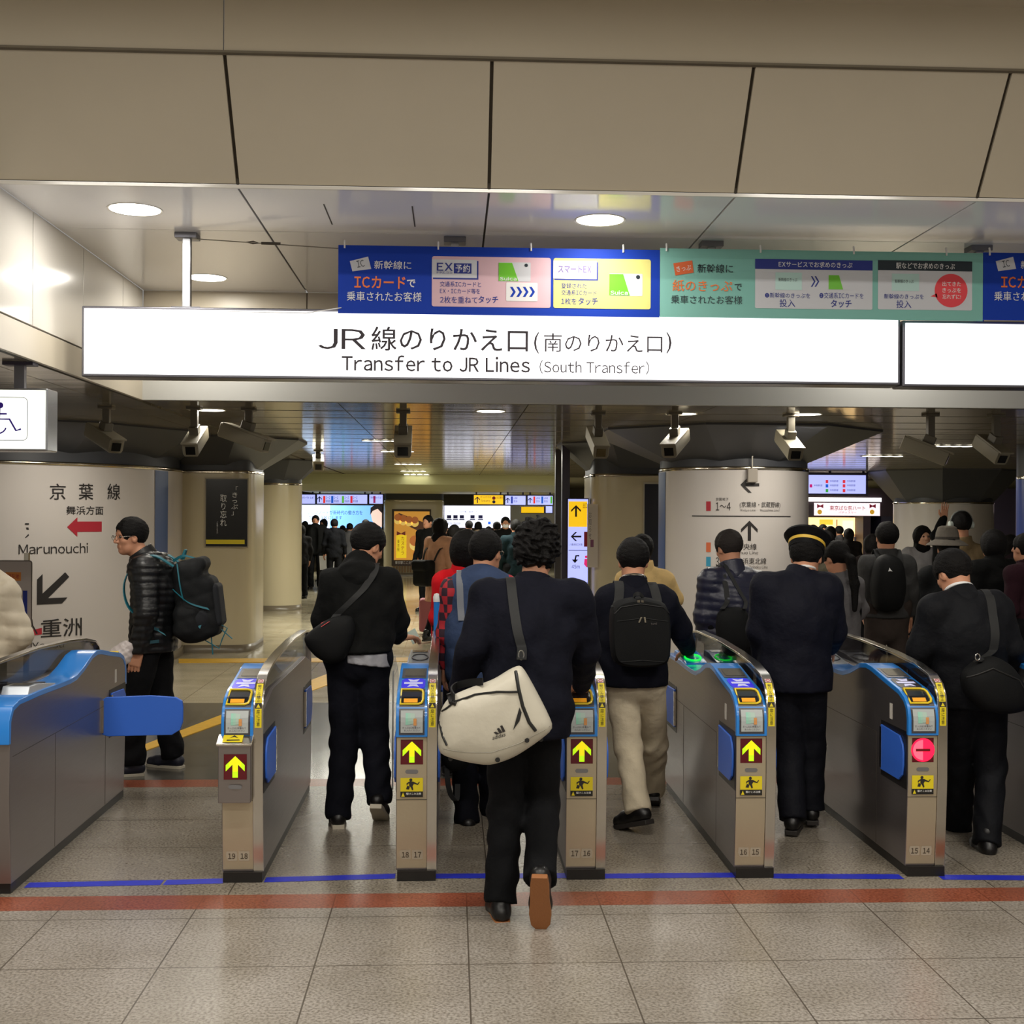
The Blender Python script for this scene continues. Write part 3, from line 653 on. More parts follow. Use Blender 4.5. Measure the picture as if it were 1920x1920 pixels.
# wires that hold the banners
wr = empty('banner_wire', P(350, 447, YB)); tag(wr, 'thin wire with turnbuckle from the hanger post to the blue banner', 'wire')
mb = MB(); mb.tube([P(352, 447, YS_ + .1) + Vector((0, 0, 0)), P(634, 466, YB)], .0035, 6); local(lambda *a, **k: mb.build('cable', mat('wire', (140, 136, 128), .3, .9)), wr)
mb = MB(); mb.tube([P(460, 454, YB + .05), P(475, 452.5, YB + .05), P(488, 456, YB + .05), P(474, 457, YB + .05)], .004, 6, closed=True).tube([P(490, 456, YB + .05), P(526, 457, YB + .05)], .009, 8)
local(lambda *a, **k: mb.build('turnbuckle', mat('steel_dark', (90, 86, 80), .3, .9)), wr)
wr = empty('tie_string', P(580, 585, YB)); tag(wr, 'white tie string from the sign top to the lower banner corner', 'string')
mb = MB(); mb.tube([P(345, 581, YS_ + .06), P(372, 583, YS_ + .02), P(575, 587, YB + .03), P(640, 577, YB - .004)], .0035, 6); local(lambda *a, **k: mb.build('cord', WHT), wr)

# ============================================================ SECURITY CAMERAS
m_camw = mat('camera_cream', (138, 131, 112), .5); m_lens = mat('camera_window', (18, 16, 14), .1); m_camd = mat('camera_bracket', (104, 98, 84), .5)
def cctv(fp, rp, Yf_, dY, label, w=.135, mount=None):
    a = P(fp[0], fp[1], Yf_); b = P(rp[0], rp[1], Yf_ + dY); ax = (b - a).normalized(); sd = ax.cross(Vector((0, 0, 1))).normalized(); up = sd.cross(ax).normalized()
    root = empty('security_camera', a.lerp(b, .5)); tag(root, label, 'security camera'); Mx = Matrix((sd, ax, up)).transposed(); L = (b - a).length
    def part(name, mb, m, bevel=0, parent=root):
        mb.v = [Mx @ v for v in mb.v]; return mb.build(name, m, parent, bevel=bevel)
    h = w * .5
    sec = [(-h, -h * .55), (-h * .8, -h * .9), (h * .8, -h * .9), (h, -h * .55), (h, h * .8), (h * .85, h), (-h * .85, h), (-h, h * .8)]
    part('housing', MB().prism([(x, -L / 2, z) for x, z in sec], (0, L, 0)), m_camw, .004)
    part('sun_visor', MB().box((-h * 1.04, -L / 2 - .03, h * .86), (h * 1.04, L / 2 * .9, h * 1.1)), m_camw, .003)
    part('lens_window', MB().box((-h * .6, -L / 2 - .006, -h * .6), (h * .6, -L / 2 + .01, h * .45)), m_lens)
    part('swivel', MB().box((-.04, -.05, h * 1.1), (.04, .05, h * 1.1 + .07)), m_camd, .006)
    c = Vector(root.location) + Mx @ Vector((0, 0, h * 1.1 + .05)); q = c - Vector(root.location); zt = ZL - root.location.z
    if zt > q.z: MB().box((q.x - .03, q.y - .03, q.z), (q.x + .03, q.y + .03, zt)).box((q.x - .06, q.y - .06, zt - .02), (q.x + .06, q.y + .06, zt)).build('ceiling_mount', m_camd, root, bevel=.003)
    return root
cctv((218, 837), (172, 806), 10.5, .30, 'beige security camera over the red arrow, leftmost of the row')
cctv((357, 844), (377, 812), 10.5, .36, 'beige security camera second from left, pointing straight down the lanes')
cctv((500, 836), (418, 806), 10.6, .16, 'beige security camera seen side-on, pointing right')
cctv((755, 845), (757, 812), 10.6, .40, 'grey security camera directly over the middle of the concourse', .15)
cctv((597, 875), (596, 862), 17.5, .4, 'small distant security camera above the slim cream pillar', .15)
cctv((1127, 848), (1112, 812), 10.6, .40, 'dark grey security camera left of the brightly lit one')
cctv((1254, 846), (1280, 816), 10.5, .40, 'brightly lit cream security camera above the blue strip pillar')
cctv((1492, 852), (1466, 818), 10.6, .38, 'shaded security camera over the right sign pillar')
cctv((1776, 862), (1692, 830), 10.5, .16, 'dark long security camera seen side-on above the waving hand')
cctv((1880, 860), (1836, 826), 10.5, .28, 'dark security camera nearest the right edge')

# ============================================================ DISTANT SIGNS AND SHOPS
m_lcd = mat('screen_lilac', (178, 186, 255), .4, emit=1.0); m_lcd2 = mat('screen_blue', (120, 180, 250), .4, emit=1.0); m_lcdw = mat('screen_white', (228, 232, 255), .4, emit=1.2)
m_ledy = mat('screen_amber', (240, 190, 20), .4, emit=.9)
ink = mat('screen_ink', (30, 30, 90), .5)
def board(name, x0, y0, x1, y1, Y, label, face, cat='sign', depth=.12, border=.02, frame=m_frame_d): 
    b_ = lightbox(name, x0, y0, x1, y1, Y, depth, label, cat, face, frame, border)
    top = (2.19 if 28.6 < Y < 33.01 and x0 > 555 else ZL) - b_.location.z; w_ = abs(P(x1, y0, Y).x - P(x0, y0, Y).x) / 2 - .08
    if top > b_['_h'] + .005 and cat == 'sign' and name != 'guide_pillar_sign':
        for sx in (-1, 1): MB().box((sx * w_ - .02, .04, b_['_h'] - .01), (sx * w_ + .02, .08, top)).build('hanger_rod', frame, b_)
    return b_
Rr = lambda c: mat('scr%d_%d_%d' % c, c, .4, emit=.8)
b = board('billboard', 540, 946, 717, 991, 34, 'large pale blue screen with a woman\'s face, left of the cake pillar', m_lcd2, 'screen', .2); S = Plane(34)
l = lambda fn, *a, **k: local(fn, b, S, *a, **k)
l(RECT, 540, 947, 618, 990, mat('screen_sky', (190, 215, 255), .4, emit=1.0), 1, 'light_band')
l(T, 'レッツノートが新時代の働き方を', 578, 957, 679, 965, ink, 2); l(T, '加速、身軽にします', 580, 967, 641, 974, ink, 2)
l(POLY, [(696, 950), (712, 949), (716, 960), (716, 988), (706, 988), (698, 976), (695, 962)], Rr((236, 205, 195)), 2, 'portrait_face'); l(POLY, [(694, 966), (695, 952), (704, 946), (716, 947), (716, 962), (708, 954), (699, 958)], Rr((30, 26, 30)), 3, 'portrait_hair')
for (x0, x1, cs, lb) in ((540, 592, [(545, (150, 30, 90))], 'lilac platform direction sign, leftmost above the blue screen'), (593, 690, [(606, (230, 50, 40)), (621, (20, 90, 200)), (641, (90, 180, 60)), (657, (220, 40, 60))], 'long lilac sign with four coloured line squares'), (691, 719, [(700, (150, 30, 90))], 'short lilac sign end beside the cake pillar')):
    b = board('platform_sign', x0, 926, x1, 946, 30.5, lb, m_lcd); S = Plane(30.5); l = lambda fn, *a, **k: local(fn, b, S, *a, **k)
    for x, c in cs:
        l(RECT, x, 930, x + 4, 943, Rr(c), 1, 'line_colour')
        if x1 - x0 > 60: l(T, '1-2', x + 5, 930, x + 13, 935, ink, 1); l(T, '東海道線', x + 5, 937, x + 14, 942, ink, 1)
    if x1 - x0 > 60: l(POLY, arrow_pts(599, 936, 11), ink, 1, 'arrow')
    else: l(T, '新幹線のりば', x0 + 4, 931, x1 - 4, 935, ink, 1)
b = board('billboard', 832, 947, 958, 991, 34, 'white screen advertising rows of laptops, right of the cake pillar', m_lcdw, 'screen', .2); S = Plane(34); l = lambda fn, *a, **k: local(fn, b, S, *a, **k)
for x in (838, 850, 862, 882, 897):
    l(RECT, x, 966, x + 8, 972, ink, 1, 'laptop_screen'); l(POLY, [(x, 973), (x + 8, 973), (x + 10, 975), (x - 2, 975)], ink, 1, 'laptop_base')
l(T, 'このパソコンは仕事に最適なモバイル', 838, 958, 908, 961, ink, 1); l(T, 'NEW model', 838, 978, 864, 984, ink, 1); l(RECT, 915, 978, 920, 983, Rr((20, 90, 220)), 1, 'blue_square'); l(T, 'Windows', 922, 978, 940, 983, ink, 1)
b = board('yellow_sign', 887, 927, 945, 947, 29.5, 'yellow hanging exit sign above the white screen', m_ledy); S = Plane(29.5); l = lambda fn, *a, **k: local(fn, b, S, *a, **k)
l(POLY, arrow_pts(895, 937, 12), ink, 1, 'arrow'); l(T, 'きっぷうりば', 901, 930, 921, 934, ink, 1); l(T, 'Tickets', 901, 937, 919, 941, ink, 1); l(CIRC, 926, 934, 3.2, RED, 1, 'red_ring'); l(CIRC, 926, 941, 3, ink, 1, 'dark_ring'); l(T, '出口案内', 931, 931, 943, 935, ink, 1)
for (x0, x1, cs, lb) in ((946, 987, [(958, (20, 50, 160))], 'lilac platform sign next to the yellow exit sign'), (988, 1038, [(1000, (230, 50, 40)), (1015, (20, 90, 200)), (1032, (90, 180, 60))], 'lilac platform sign with red, blue and green squares')):
    b = board('platform_sign', x0, 928, x1, 948, 29.5, lb, m_lcd); S = Plane(29.5); l = lambda fn, *a, **k: local(fn, b, S, *a, **k)
    l(POLY, arrow_pts(x0 + 6, 938, 10), ink, 1, 'arrow')
    for x, c in cs: l(RECT, x, 931, x + 3.5, 944, Rr(c), 1, 'line_colour'); l(T, '山手線', x + 5, 932, x + 12, 936, ink, 1); l(T, '京浜', x + 5, 938, x + 12, 942, ink, 1)
b = board('yellow_sign', 976, 949, 1021, 963, 33, 'smaller yellow sign below and behind the lilac platform sign', m_ledy)
b = board('platform_sign', 1022, 948, 1037, 963, 33, 'tiny lilac sign beside the smaller yellow sign', m_lcd)
tag(MB().box((P(958, 960, 36).x, 36, .9), (P(1060, 960, 36).x, 36.1, ZL)).build('wall_far', mat('far_grey', (110, 106, 98), .6)), kind='structure')
# cake poster on the distant pillar
YC = 33.4 - .8 - .03
cp = empty('cake_poster', P(772, 1010, YC)); tag(cp, 'warm yellow poster of round cakes on the distant square pillar', 'poster'); S = Plane(YC); l = lambda fn, *a, **k: local(fn, cp, S, *a, **k)
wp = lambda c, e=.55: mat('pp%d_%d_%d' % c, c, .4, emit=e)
l(RECT, 735, 955, 808, 1061, mat('poster_wood', (60, 44, 30), .5), 0, 'frame'); l(RECT, 739, 959, 805, 1050, wp((214, 150, 56)), 1, 'sheet'); l(RECT, 739, 1050, 805, 1059, wp((50, 30, 20), .2), 1, 'caption_band'); l(T, '東京駅ここだけ限定', 741, 1052, 786, 1058, WHT, 2, bold=.01)
l(POLY, [(739, 974), (790, 998), (796, 992), (796, 980), (748, 962)], wp((90, 50, 24), .3), 2, 'plate')
for x, y in ((746, 973), (756, 975), (767, 977), (778, 978)): l(CIRC, x, y + 3, 7, wp((240, 200, 100)), 3, 'cake_side'); l(CIRC, x, y - 3, 6.5, wp((160, 90, 40)), 4, 'cake_top')
for x, y in ((778, 1014), (784, 1040)): l(CIRC, x, y + 8, 10, wp((250, 215, 120)), 3, 'cake_side'); l(CIRC, x, y, 10, wp((190, 110, 50)), 4, 'cake_top')
l(RECT, 743, 1003, 762, 1046, wp((250, 215, 30)), 3, 'yellow_label'); l(T, 'カステラ', 752, 1006, 758, 1040, RED, 4, vertical=True); l(T, '東京駅', 745, 1012, 749, 1034, INK, 4, vertical=True); l(POLY, [(744, 996), (752, 1000), (760, 996), (760, 1004), (752, 1001), (744, 1004)], wp((120, 40, 24), .3), 4, 'bow')
mb = MB()
for k in range(14): x = P(737 + k * 5.2, 1064, YC).x; z0 = P(770, 1073, YC).z; z1 = P(770, 1061, YC).z; mb.box((x, YC - .03, z0), (x + .05, YC, z1))
local(lambda *a, **k: mb.build('wood_slats', mat('wood_slat', (120, 90, 50), .5)), cp)
# tall vertical sign next to the cream pillar
YV = 15.2
b = board('guide_pillar_sign', 1063, 934, 1104, 1141, YV, 'tall lilac vertical guide sign with yellow top beside the cream pillar', m_lcd, 'sign', .16, .012); S = Plane(YV); l = lambda fn, *a, **k: local(fn, b, S, *a, **k)
MB().box((-.075, .05, -.6), (.02, .2, 2.3)).build('stand', m_frame_d, b).location = (-.12, 0, -.0)
l(RECT, 1066, 940, 1101, 988, m_ledy, 1, 'yellow_panel'); l(POLY, arrow_pts(1080, 958, 22), INK, 2, 'arrow'); l(T, '出口', 1093, 943, 1101, 953, INK, 2)
l(POLY, arrow_pts(1080, 1006, 20, -PI / 2), INK, 2, 'arrow'); l(RECT, 1095, 997, 1102, 1025, RED, 2, 'red_square'); l(T, '八重洲北口方面', 1068, 1019, 1092, 1023, INK, 2)
l(RECT, 1066, 1031, 1102, 1032, INK, 2, 'rule'); l(stroke, [(1086, 1042), (1080, 1042), (1078, 1052)], 3, INK, 2, 'turn_arrow'); l(POLY, [(1072, 1049), (1078, 1056), (1084, 1049)], INK, 2, 'turn_arrow_head'); l(T, '45m', 1072, 1059, 1087, 1066, INK, 2)
l(CIRC, 1099, 1044, 2.5, Rr((220, 40, 110)), 2, 'figure_head'); l(POLY, [(1096, 1048), (1102, 1048), (1103, 1058), (1100, 1064), (1095, 1058)], Rr((220, 40, 110)), 2, 'figure_body'); l(RECT, 1066, 1092, 1102, 1093, GREY, 2, 'rule')
dk = empty('dark_post', P(1050, 960, 17)); tag(dk, 'dark square post left of the tall lilac guide sign', 'post'); dk.location.z = 0
MB().box((-.07, -.07, 0), (.07, .07, ZL)).build('shaft', mat('post_dark', (40, 38, 46), .4), dk)
MB().box((-.085, -.085, 0), (.085, .085, .1)).build('foot_plate', m_frame_d, dk)
# purple direction sign to the right and its neighbour shop
b = board('direction_sign', 1490, 886, 1628, 930, 24.5, 'purple-white hanging direction sign right of the white sign pillar', m_lcd, 'sign', .25, .05); S = Plane(24.5); l = lambda fn, *a, **k: local(fn, b, S, *a, **k)
for x, ys_ in ((1548, ((900, (220, 50, 60)), (908, (20, 90, 210)), (917, (60, 160, 60)))), (1580, ((900, (220, 50, 60)), (908, (220, 50, 60)), (917, (220, 50, 60)))), (1518, ((908, (190, 20, 110)),))):
    for y, c in ys_: l(RECT, x, y, x + 5, y + 6, Rr(c), 1, 'line_colour'); l(T, '中央線快速', x + 8, y, x + 24, y + 4, ink, 1)
MB().box((-.02, .1, .4), (.02, .14, .6)).build('hanger_post', m_frame_d, b)
sh = empty('sweet_shop', (P(1590, 960, 30).x, 30, 0)); tag(sh, 'brightly lit sweets shop with white sign at the back right', 'shop'); l0 = lambda fn, *a, **k: local(fn, sh, Plane(30), *a, **k)
m_warm = mat('shop_warm', (255, 214, 150), .5, emit=1.6); m_shopd = mat('shop_dark', (50, 36, 48), .5)
a = P(1500, 960, 30).x; c = P(1680, 960, 30).x; x0 = a - sh.location.x; x1 = c - sh.location.x
MB().box((x0, .9, 0), (x1, 1.0, 2.3)).build('back_wall', m_shopd, sh)
MB().box((x0, -.05, 1.66), (x1, .9, 2.35)).build('canopy', m_shopd, sh)
zt = P(1560, 939, 30).z; zb = P(1560, 967, 30).z
MB().box((P(1510, 950, 30).x - sh.location.x, -.1, zt - .02), (P(1650, 950, 30).x - sh.location.x, -.06, zt + .08)).build('light_bar', mat('bar_light', (255, 250, 245), .5, emit=2.2), sh)
l0(RECT, 1523, 943, 1650, 967, mat('shop_sign_face', (250, 232, 238), .5, emit=1.0), 60, 'sign_face'); MR = mat('shop_pink', (190, 40, 90), .5)
l0(T, '東京ばな奈ハート', 1553, 948, 1621, 957, mat('shop_red', (200, 30, 60), .5), 70, bold=.02); l0(T, 'パティスリー', 1570, 959, 1604, 963, MR, 70)
for x in (1536, 1634): l0(POLY, [(x - 6, 945), (x, 948), (x + 6, 945), (x + 6, 953), (x, 950), (x - 6, 953)], MR, 70, 'bow'); l0(CIRC, x - 1, 960, 4.5, mat('shop_gold', (220, 170, 50), .5, emit=.5), 69, 'gold_mark')
MB().box((P(1515, 960, 30.6).x - sh.location.x, .6, .4), (P(1614, 960, 30.6).x - sh.location.x, .7, 1.62)).build('lit_display_case', m_warm, sh)
l1 = lambda fn, *a, **k: local(fn, sh, Plane(30.59), *a, **k)
for (x0_, y0_, x1_, y1_, c_) in ((1536, 974, 1562, 984, (255, 190, 60)), (1580, 976, 1600, 1000, (235, 225, 205)), (1568, 974, 1570, 1020, (150, 80, 40)), (1515, 1002, 1612, 1004, (170, 110, 70)), (1582, 1004, 1606, 1012, (190, 150, 100))): l1(RECT, x0_, y0_, x1_, y1_, mat('sc%d_%d_%d' % c_, c_, .5, emit=1.2), 3, 'goods')
l1(RECT, 1600, 1006, 1618, 1060, mat('shop_panel', (110, 105, 130), .5), 30, 'poster_panel')
MB().box((P(1618, 960, 30).x - sh.location.x, -.02, 0), (P(1632, 960, 30).x - sh.location.x, .9, 2.3)).build('side_post', m_shopd, sh); MB().box((P(1652, 960, 30).x - sh.location.x, -.02, 0), (P(1678, 960, 30).x - sh.location.x, .9, 2.3)).build('side_post', mat('shop_navy', (40, 38, 60), .5), sh)
# dim shop fronts closing the right
for (x0_, x1_, Y_, c_, lb) in ((1855, 1990, 27, (58, 50, 70), 'dim purple-brown shop front behind the crowd at far right'),):
    a = P(x0_, 960, Y_).x; c = P(x1_, 960, Y_).x; r_ = empty('shop_front', ((a + c) / 2, Y_, 0)); tag(r_, lb, 'shop')
    MB().box((a - r_.location.x, 0, 0), (c - r_.location.x, .3, 2.3)).build('facade', mat('sf', c_, .6), r_); MB().box((.0, -.05, 1.75), (.6, 0, 2.15)).build('lit_panel', mat('sf_lit', (200, 180, 190), .5, emit=.6), r_)

# ============================================================ TICKET GATES
m_steel = bpy.data.materials.new('brushed_steel'); m_steel.use_nodes = True; nt = m_steel.node_tree; b = nt.nodes['Principled BSDF']
b.inputs['Base Color'].default_value = lin((150, 143, 142)); b.inputs['Metallic'].default_value = .9; b.inputs['Roughness'].default_value = .33
tc = nt.nodes.new('ShaderNodeTexCoord'); mp = nt.nodes.new('ShaderNodeMapping'); mp.inputs['Scale'].default_value = (60, 4, 400); n = nt.nodes.new('ShaderNodeTexNoise'); n.inputs['Scale'].default_value = 1.5
nt.links.new(tc.outputs['Object'], mp.inputs[0]); nt.links.new(mp.outputs[0], n.inputs['Vector']); mr = nt.nodes.new('ShaderNodeMapRange'); mr.inputs[3].default_value = .27; mr.inputs[4].default_value = .42
nt.links.new(n.outputs['Fac'], mr.inputs[0]); nt.links.new(mr.outputs[0], b.inputs['Roughness'])
m_front = mat('steel_lit_front', (196, 184, 160), .42, .75, bump=.1, bscale=90); m_rimst = mat('rim_steel', (205, 200, 192), .18, 1); m_blue = mat('gate_blue', (38, 128, 214), .28, coat=.4); m_flap = mat('flap_blue', (52, 106, 212), .42)  # m_front: cabinet steel lightened, the lit front's brightness put into its colour
m_acr = mat('smoked_acrylic', (34, 30, 34), .06, alpha=.62); m_kick = mat('kick_black', (22, 20, 20), .4); m_seam = mat('seam', (70, 64, 56), .5)
m_lcdg = mat('lcd_grey', (86, 84, 78), .12); m_xb = mat('touch_blue', (54, 48, 214), .25, emit=.35); m_graph = mat('graphite', (66, 66, 72), .35); m_ryel = mat('ring_yellow', (236, 206, 50), .3); m_slot = mat('slot_dark', (30, 32, 36), .15)
m_oramb = mat('slot_amber', (224, 150, 30), .35, emit=.3); m_pst = mat('ticket_poster', (176, 182, 182), .35); m_mar = mat('arrow_maroon', (92, 12, 26), .2); m_lime = mat('arrow_lime', (176, 226, 16), .4, emit=.8)
m_limy = mat('arrow_amber', (226, 206, 16), .4, emit=.8); m_redl = mat('stop_red', (255, 20, 60), .4, emit=1.6); m_redl2 = mat('stop_red_light', (255, 80, 100), .4, emit=1.5); m_gring = mat('ring_green', (10, 255, 60), .4, emit=1.5); m_wsil = mat('reader_silver', (196, 202, 210), .2, .4)
COVER = [(0, .66), (0, .74), (.015, .785), (.05, .82), (.12, .845), (.3, .872), (.5, .905), (.58, .912), (.68, .90), (.82, .855), (.95, .825), (1.05, .82), (1.2, .822), (1.5, .828), (1.78, .828), (1.86, .81), (1.895, .76), (1.9, .66)]
LOWER = [(.03, .045), (.012, .25), (0, .45), (0, .66)]
FIN = [(.03, .045), (.012, .25), (0, .45), (0, .78), (.012, .84), (.05, .89), (.12, .925), (.3, .955), (.6, .975), (1.1, .99), (1.62, .985), (1.76, .97), (1.83, .93), (1.86, .86), (1.885, .7), (1.9, .45), (1.89, .25), (1.87, .045)]
def along(prof, s, s0=0.0):
    """point and outward normal at arc length s along a (y,z) profile"""
    s = s + s0
    for i in range(len(prof) - 1):
        a = Vector(prof[i]); b_ = Vector(prof[i + 1]); l_ = (b_ - a).length
        if s <= l_ or i == len(prof) - 2:
            d = (b_ - a).normalized(); p = a + d * s; return p, Vector((-d.y, d.x))
        s -= l_
FRONTP = LOWER[:-1] + COVER; S0 = sum((Vector(LOWER[i + 1]) - Vector(LOWER[i])).length for i in range(3))
S0F = sum((Vector(FIN[i + 1]) - Vector(FIN[i])).length for i in range(2)) + .21   # arc length at z=.66 on the fin
def make_gate(x, y, rz, label, nums, state='go', left_flap='folded', box=False, rings=False, W=.14, FW=.046, front_flaps=(1, 1)):
    root = empty('ticket_gate', (x, y, 0), rz); tag(root, label, 'ticket gate')
    tot = W + FW; xl = -tot / 2; xm = xl + W; xr = tot / 2
    def surf(u, s, off=0., prof=FRONTP, s0=S0):
        p, n_ = along(prof, s, s0); return Vector((xl + u, p.x + n_.x * off, p.y + n_.y * off))
    def dec(name, pts, m, off=.0015, prof=FRONTP, s0=S0, parent=root, n=8, uc=None):
        """polygon given as u ranges per s row: pts=[(s,u0,u1),...] top to bottom order free"""
        vs = []; fs = []
        for s_, u0_, u1_ in pts: vs += [surf(u0_, s_, off, prof, s0), surf(u1_, s_, off, prof, s0)]
        for i in range(len(pts) - 1): fs.append((2 * i, 2 * i + 1, 2 * i + 3, 2 * i + 2))
        return obj(name, vs, fs, m, parent)
    def drect(name, u0_, u1_, a, b_, m, off=.0015, n=6, **k): return dec(name, [(a + (b_ - a) * i / n, u0_, u1_) for i in range(n + 1)], m, off, **k)
    def dtext(s_, u0_, u1_, a, b_, m, off=.003, name='lettering', bold=0, vertical=False, prof=FRONTP, s0=S0, parent=root):
        vs, fs = text_mesh(s_, bold, vertical); return obj(name, [surf(u0_ + (v[0] + .5) * (u1_ - u0_), a + (v[1] + .5) * (b_ - a), off, prof, s0) for v in vs], fs, m, parent)
    def dpoly(name, pts, m, off=.003, parent=root, prof=FRONTP, s0=S0): return obj(name, [surf(u_, s_, off, prof, s0) for u_, s_ in pts], [tuple(range(len(pts)))], m, parent)
    # cabinet
    inner = [(yy + (.004 if i < 3 else 0), z - .012) for i, (yy, z) in enumerate(COVER)]
    cab = LOWER[:-1] + [(0.0, .655)] + [(yy + (.006 if i < 4 else (-.006 if i > 14 else 0)), z - .010) for i, (yy, z) in enumerate(COVER)][1:] + [(1.9, .45), (1.89, .25), (1.87, .045)]
    MB().prism([(xl, a, c) for a, c in cab], (W, 0, 0)).build('cabinet', m_steel, root, bevel=.004, seg=2)
    side = [(a, min(c, .80)) for a, c in FIN if c <= .80]
    side = [(.03, .045), (.012, .25), (0, .45), (0, .78), (.3, .84), (1.6, .84), (1.87, .78), (1.9, .45), (1.89, .25), (1.87, .045)]
    MB().prism([(xm + .0006, a, c) for a, c in side], (FW - .0006, 0, 0)).build('side_wall', m_steel, root, bevel=.004)
    MB().box((xl + .006, .012, 0), (xr - .004, 1.86, .046)).build('kick_plate', m_kick, root)
    MB().ribbon([(xl + W / 2, a, c) for a, c in COVER], (1, 0, 0), W + .004, .026).build('top_cover', m_blue, root, bevel=.004)
    drect('lit_front_sheet', .003, W - .001, -.605, -.004, m_front, .0006, n=14)  # added sheet that paints the brighter, lit look onto the cabinet front
    # guard fin: smoked acrylic and steel rim
    arc = [(a, c) for a, c in FIN if c >= .70]
    MB().prism([(xm + .018, a, c) for a, c in arc], (.012, 0, 0)).build('guard_panel', m_acr, root)
    MB().ribbon([(xm + FW / 2, a, c) for a, c in FIN], (1, 0, 0), FW, .012).build('guard_rim', m_rimst, root, bevel=.002)
    # cover furniture
    drect('display_surround', .012, W - .012, .44, .60, m_graph, .0150); drect('display_screen', .026, W - .02, .47, .58, m_lcdg, .0165)
    tp = [(.27, .02, W - .02), (.30, .014, W - .014), (.40, .014, W - .014), (.43, .03, W - .03)]
    xmat = m_xb if state == 'go' else mat('touch_off', (52, 50, 56), .25)
    dec('touch_guide', tp, xmat, .0150); t_ = root.children[-1]
    c_ = W / 2; WX = mat('guide_white', (196, 198, 236), .4, emit=.15)
    drect('guide_bar', .026, W - .026, .335, .365, WX, .0165)
    dpoly('guide_arrow', [(c_ - .028, .415), (c_, .40), (c_ + .028, .415), (c_ + .016, .372), (c_ - .016, .372)], WX, .0165); dpoly('guide_arrow', [(c_ - .028, .285), (c_, .30), (c_ + .028, .285), (c_ + .016, .328), (c_ - .016, .328)], WX, .0165)
    drect('face_plate', .012, W - .012, .012, .262, m_graph, .0150, n=12)
    # ticket slot
    pts = []
    ring = [(.018, .245), (W - .042, .245), (W - .026, .236), (W - .020, .215), (W - .020, .165), (W - .026, .148), (W - .042, .140), (.018, .140)]
    MB().tube([surf(u_, s_, .020) for u_, s_ in ring], .0055, 8, closed=True).build('slot_ring', m_ryel, root, smooth=True)
    drect('ticket_slot', .022, W - .03, .148, .24, m_slot, .0170); drect('slot_mouth', .032, W - .045, .150, .172, m_oramb, .0190)
    p, n_ = along(FRONTP, .2, S0)
    drect('ticket_picture', .02, W - .02, .022, .118, m_pst, .0170)
    for k in range(3): drect('ticket_mark', .042 + k * .011, .062 + k * .011, .058 + k * .002, .106 - k * .001, mat('ticket_green%d' % k, (150 + k * 12, 206 - k * 4, 186), .4), .0180 + k * .0004)
    drect('ticket_mark', .078, .092, .055, .080, mat('ticket_orange', (214, 150, 90), .4), .0198)
    dtext('きっぷは2枚重ねて', .028, W - .03, .040, .050, mat('print_grey', (90, 80, 90), .5), .0180); dtext('お入れください', .036, W - .034, .028, .037, mat('print_grey', (90, 80, 90), .5), .0180)
    # front: state light, pill, warning sticker, numbers
    fo = .0015; sh_ = 0
    if box:
        bx = MB().prism([(xl - .006, -.055, .375), (xl - .006, -.06, .628), (xl - .006, -.06, .640), (xl - .006, .0, .668), (xl - .006, .0, .375)], (W + .004, 0, 0)).build('front_box', m_steel, root, bevel=.004)
        MB().prism([(xl - .014, -.068, .632), (xl - .014, -.068, .644), (xl - .014, .0, .676), (xl - .014, .0, .664)], (W + .018, 0, 0)).build('box_lid', m_rimst, root, bevel=.003)
        lid = lambda u_, v_: Vector((xl + u_, -.064 + .058 * v_, .648 + .0305 * v_))
        obj('warning_sticker', [lid(.012, .08), lid(.10, .08), lid(.10, .92), lid(.012, .92)], [(0, 1, 2, 3)], m_yel, root)
        obj('sticker_mark', [Vector(lid(a, c)) + Vector((0, 0, .001)) for a, c in ((.03, .2), (.09, .25), (.085, .34), (.03, .32))], [(0, 1, 2, 3)], INK, root)
        obj('sticker_mark', [Vector(lid(a, c)) + Vector((0, 0, .001)) for a, c in ((.04, .5), (.06, .8), (.08, .5), (.06, .62))], [(0, 1, 2, 3)], INK, root)
        fo = .0615; sh_ = -.052
    def fr(name, u0_, u1_, z0_, z1_, m, o_=0.):
        z0_ += sh_; z1_ += sh_; 
        f = lambda u_, z_: Vector((xl + u_, -(fo + o_), z_)); return obj(name, [f(u0_, z0_), f(u1_, z0_), f(u1_, z1_), f(u0_, z1_)], [(0, 1, 2, 3)], m, root)
    def fp(name, pts_, m, o_=.001): return obj(name, [Vector((xl + a, -(fo + o_), c + sh_)) for a, c in pts_], [tuple(range(len(pts_)))], m, root)
    fr('state_panel', .020, W - .018, .535, .648, m_mar); cx = (.020 + W - .018) / 2; cz = .592
    if state == 'go':
        fp('go_arrow', [(cx, cz + .048), (cx - .042, cz + .008), (cx - .042, cz - .020), (cx - .012, cz + .010), (cx - .012, cz - .048), (cx + .012, cz - .048), (cx + .012, cz + .010), (cx + .042, cz - .020), (cx + .042, cz + .008)], m_lime)
        fp('arrow_glow', [(cx, cz + .047), (cx - .026, cz + .022), (cx - .026, cz + .002), (cx - .011, cz + .012), (cx - .011, cz - .02), (cx + .011, cz - .02), (cx + .011, cz + .012), (cx + .026, cz + .002), (cx + .026, cz + .022)], m_limy, .002)
    else:
        fp('stop_disc', [(cx + .055 * math.cos(a * PI / 18), cz + .055 * math.sin(a * PI / 18)) for a in range(36)], m_redl)
        fp('stop_disc_glow', [(cx + (-.047 if a % 2 else 0) * 0 + .047 * math.cos(PI / 2 + a * PI / 16), cz + .047 * math.sin(PI / 2 + a * PI / 16)) for a in range(17)], m_redl2, .002)
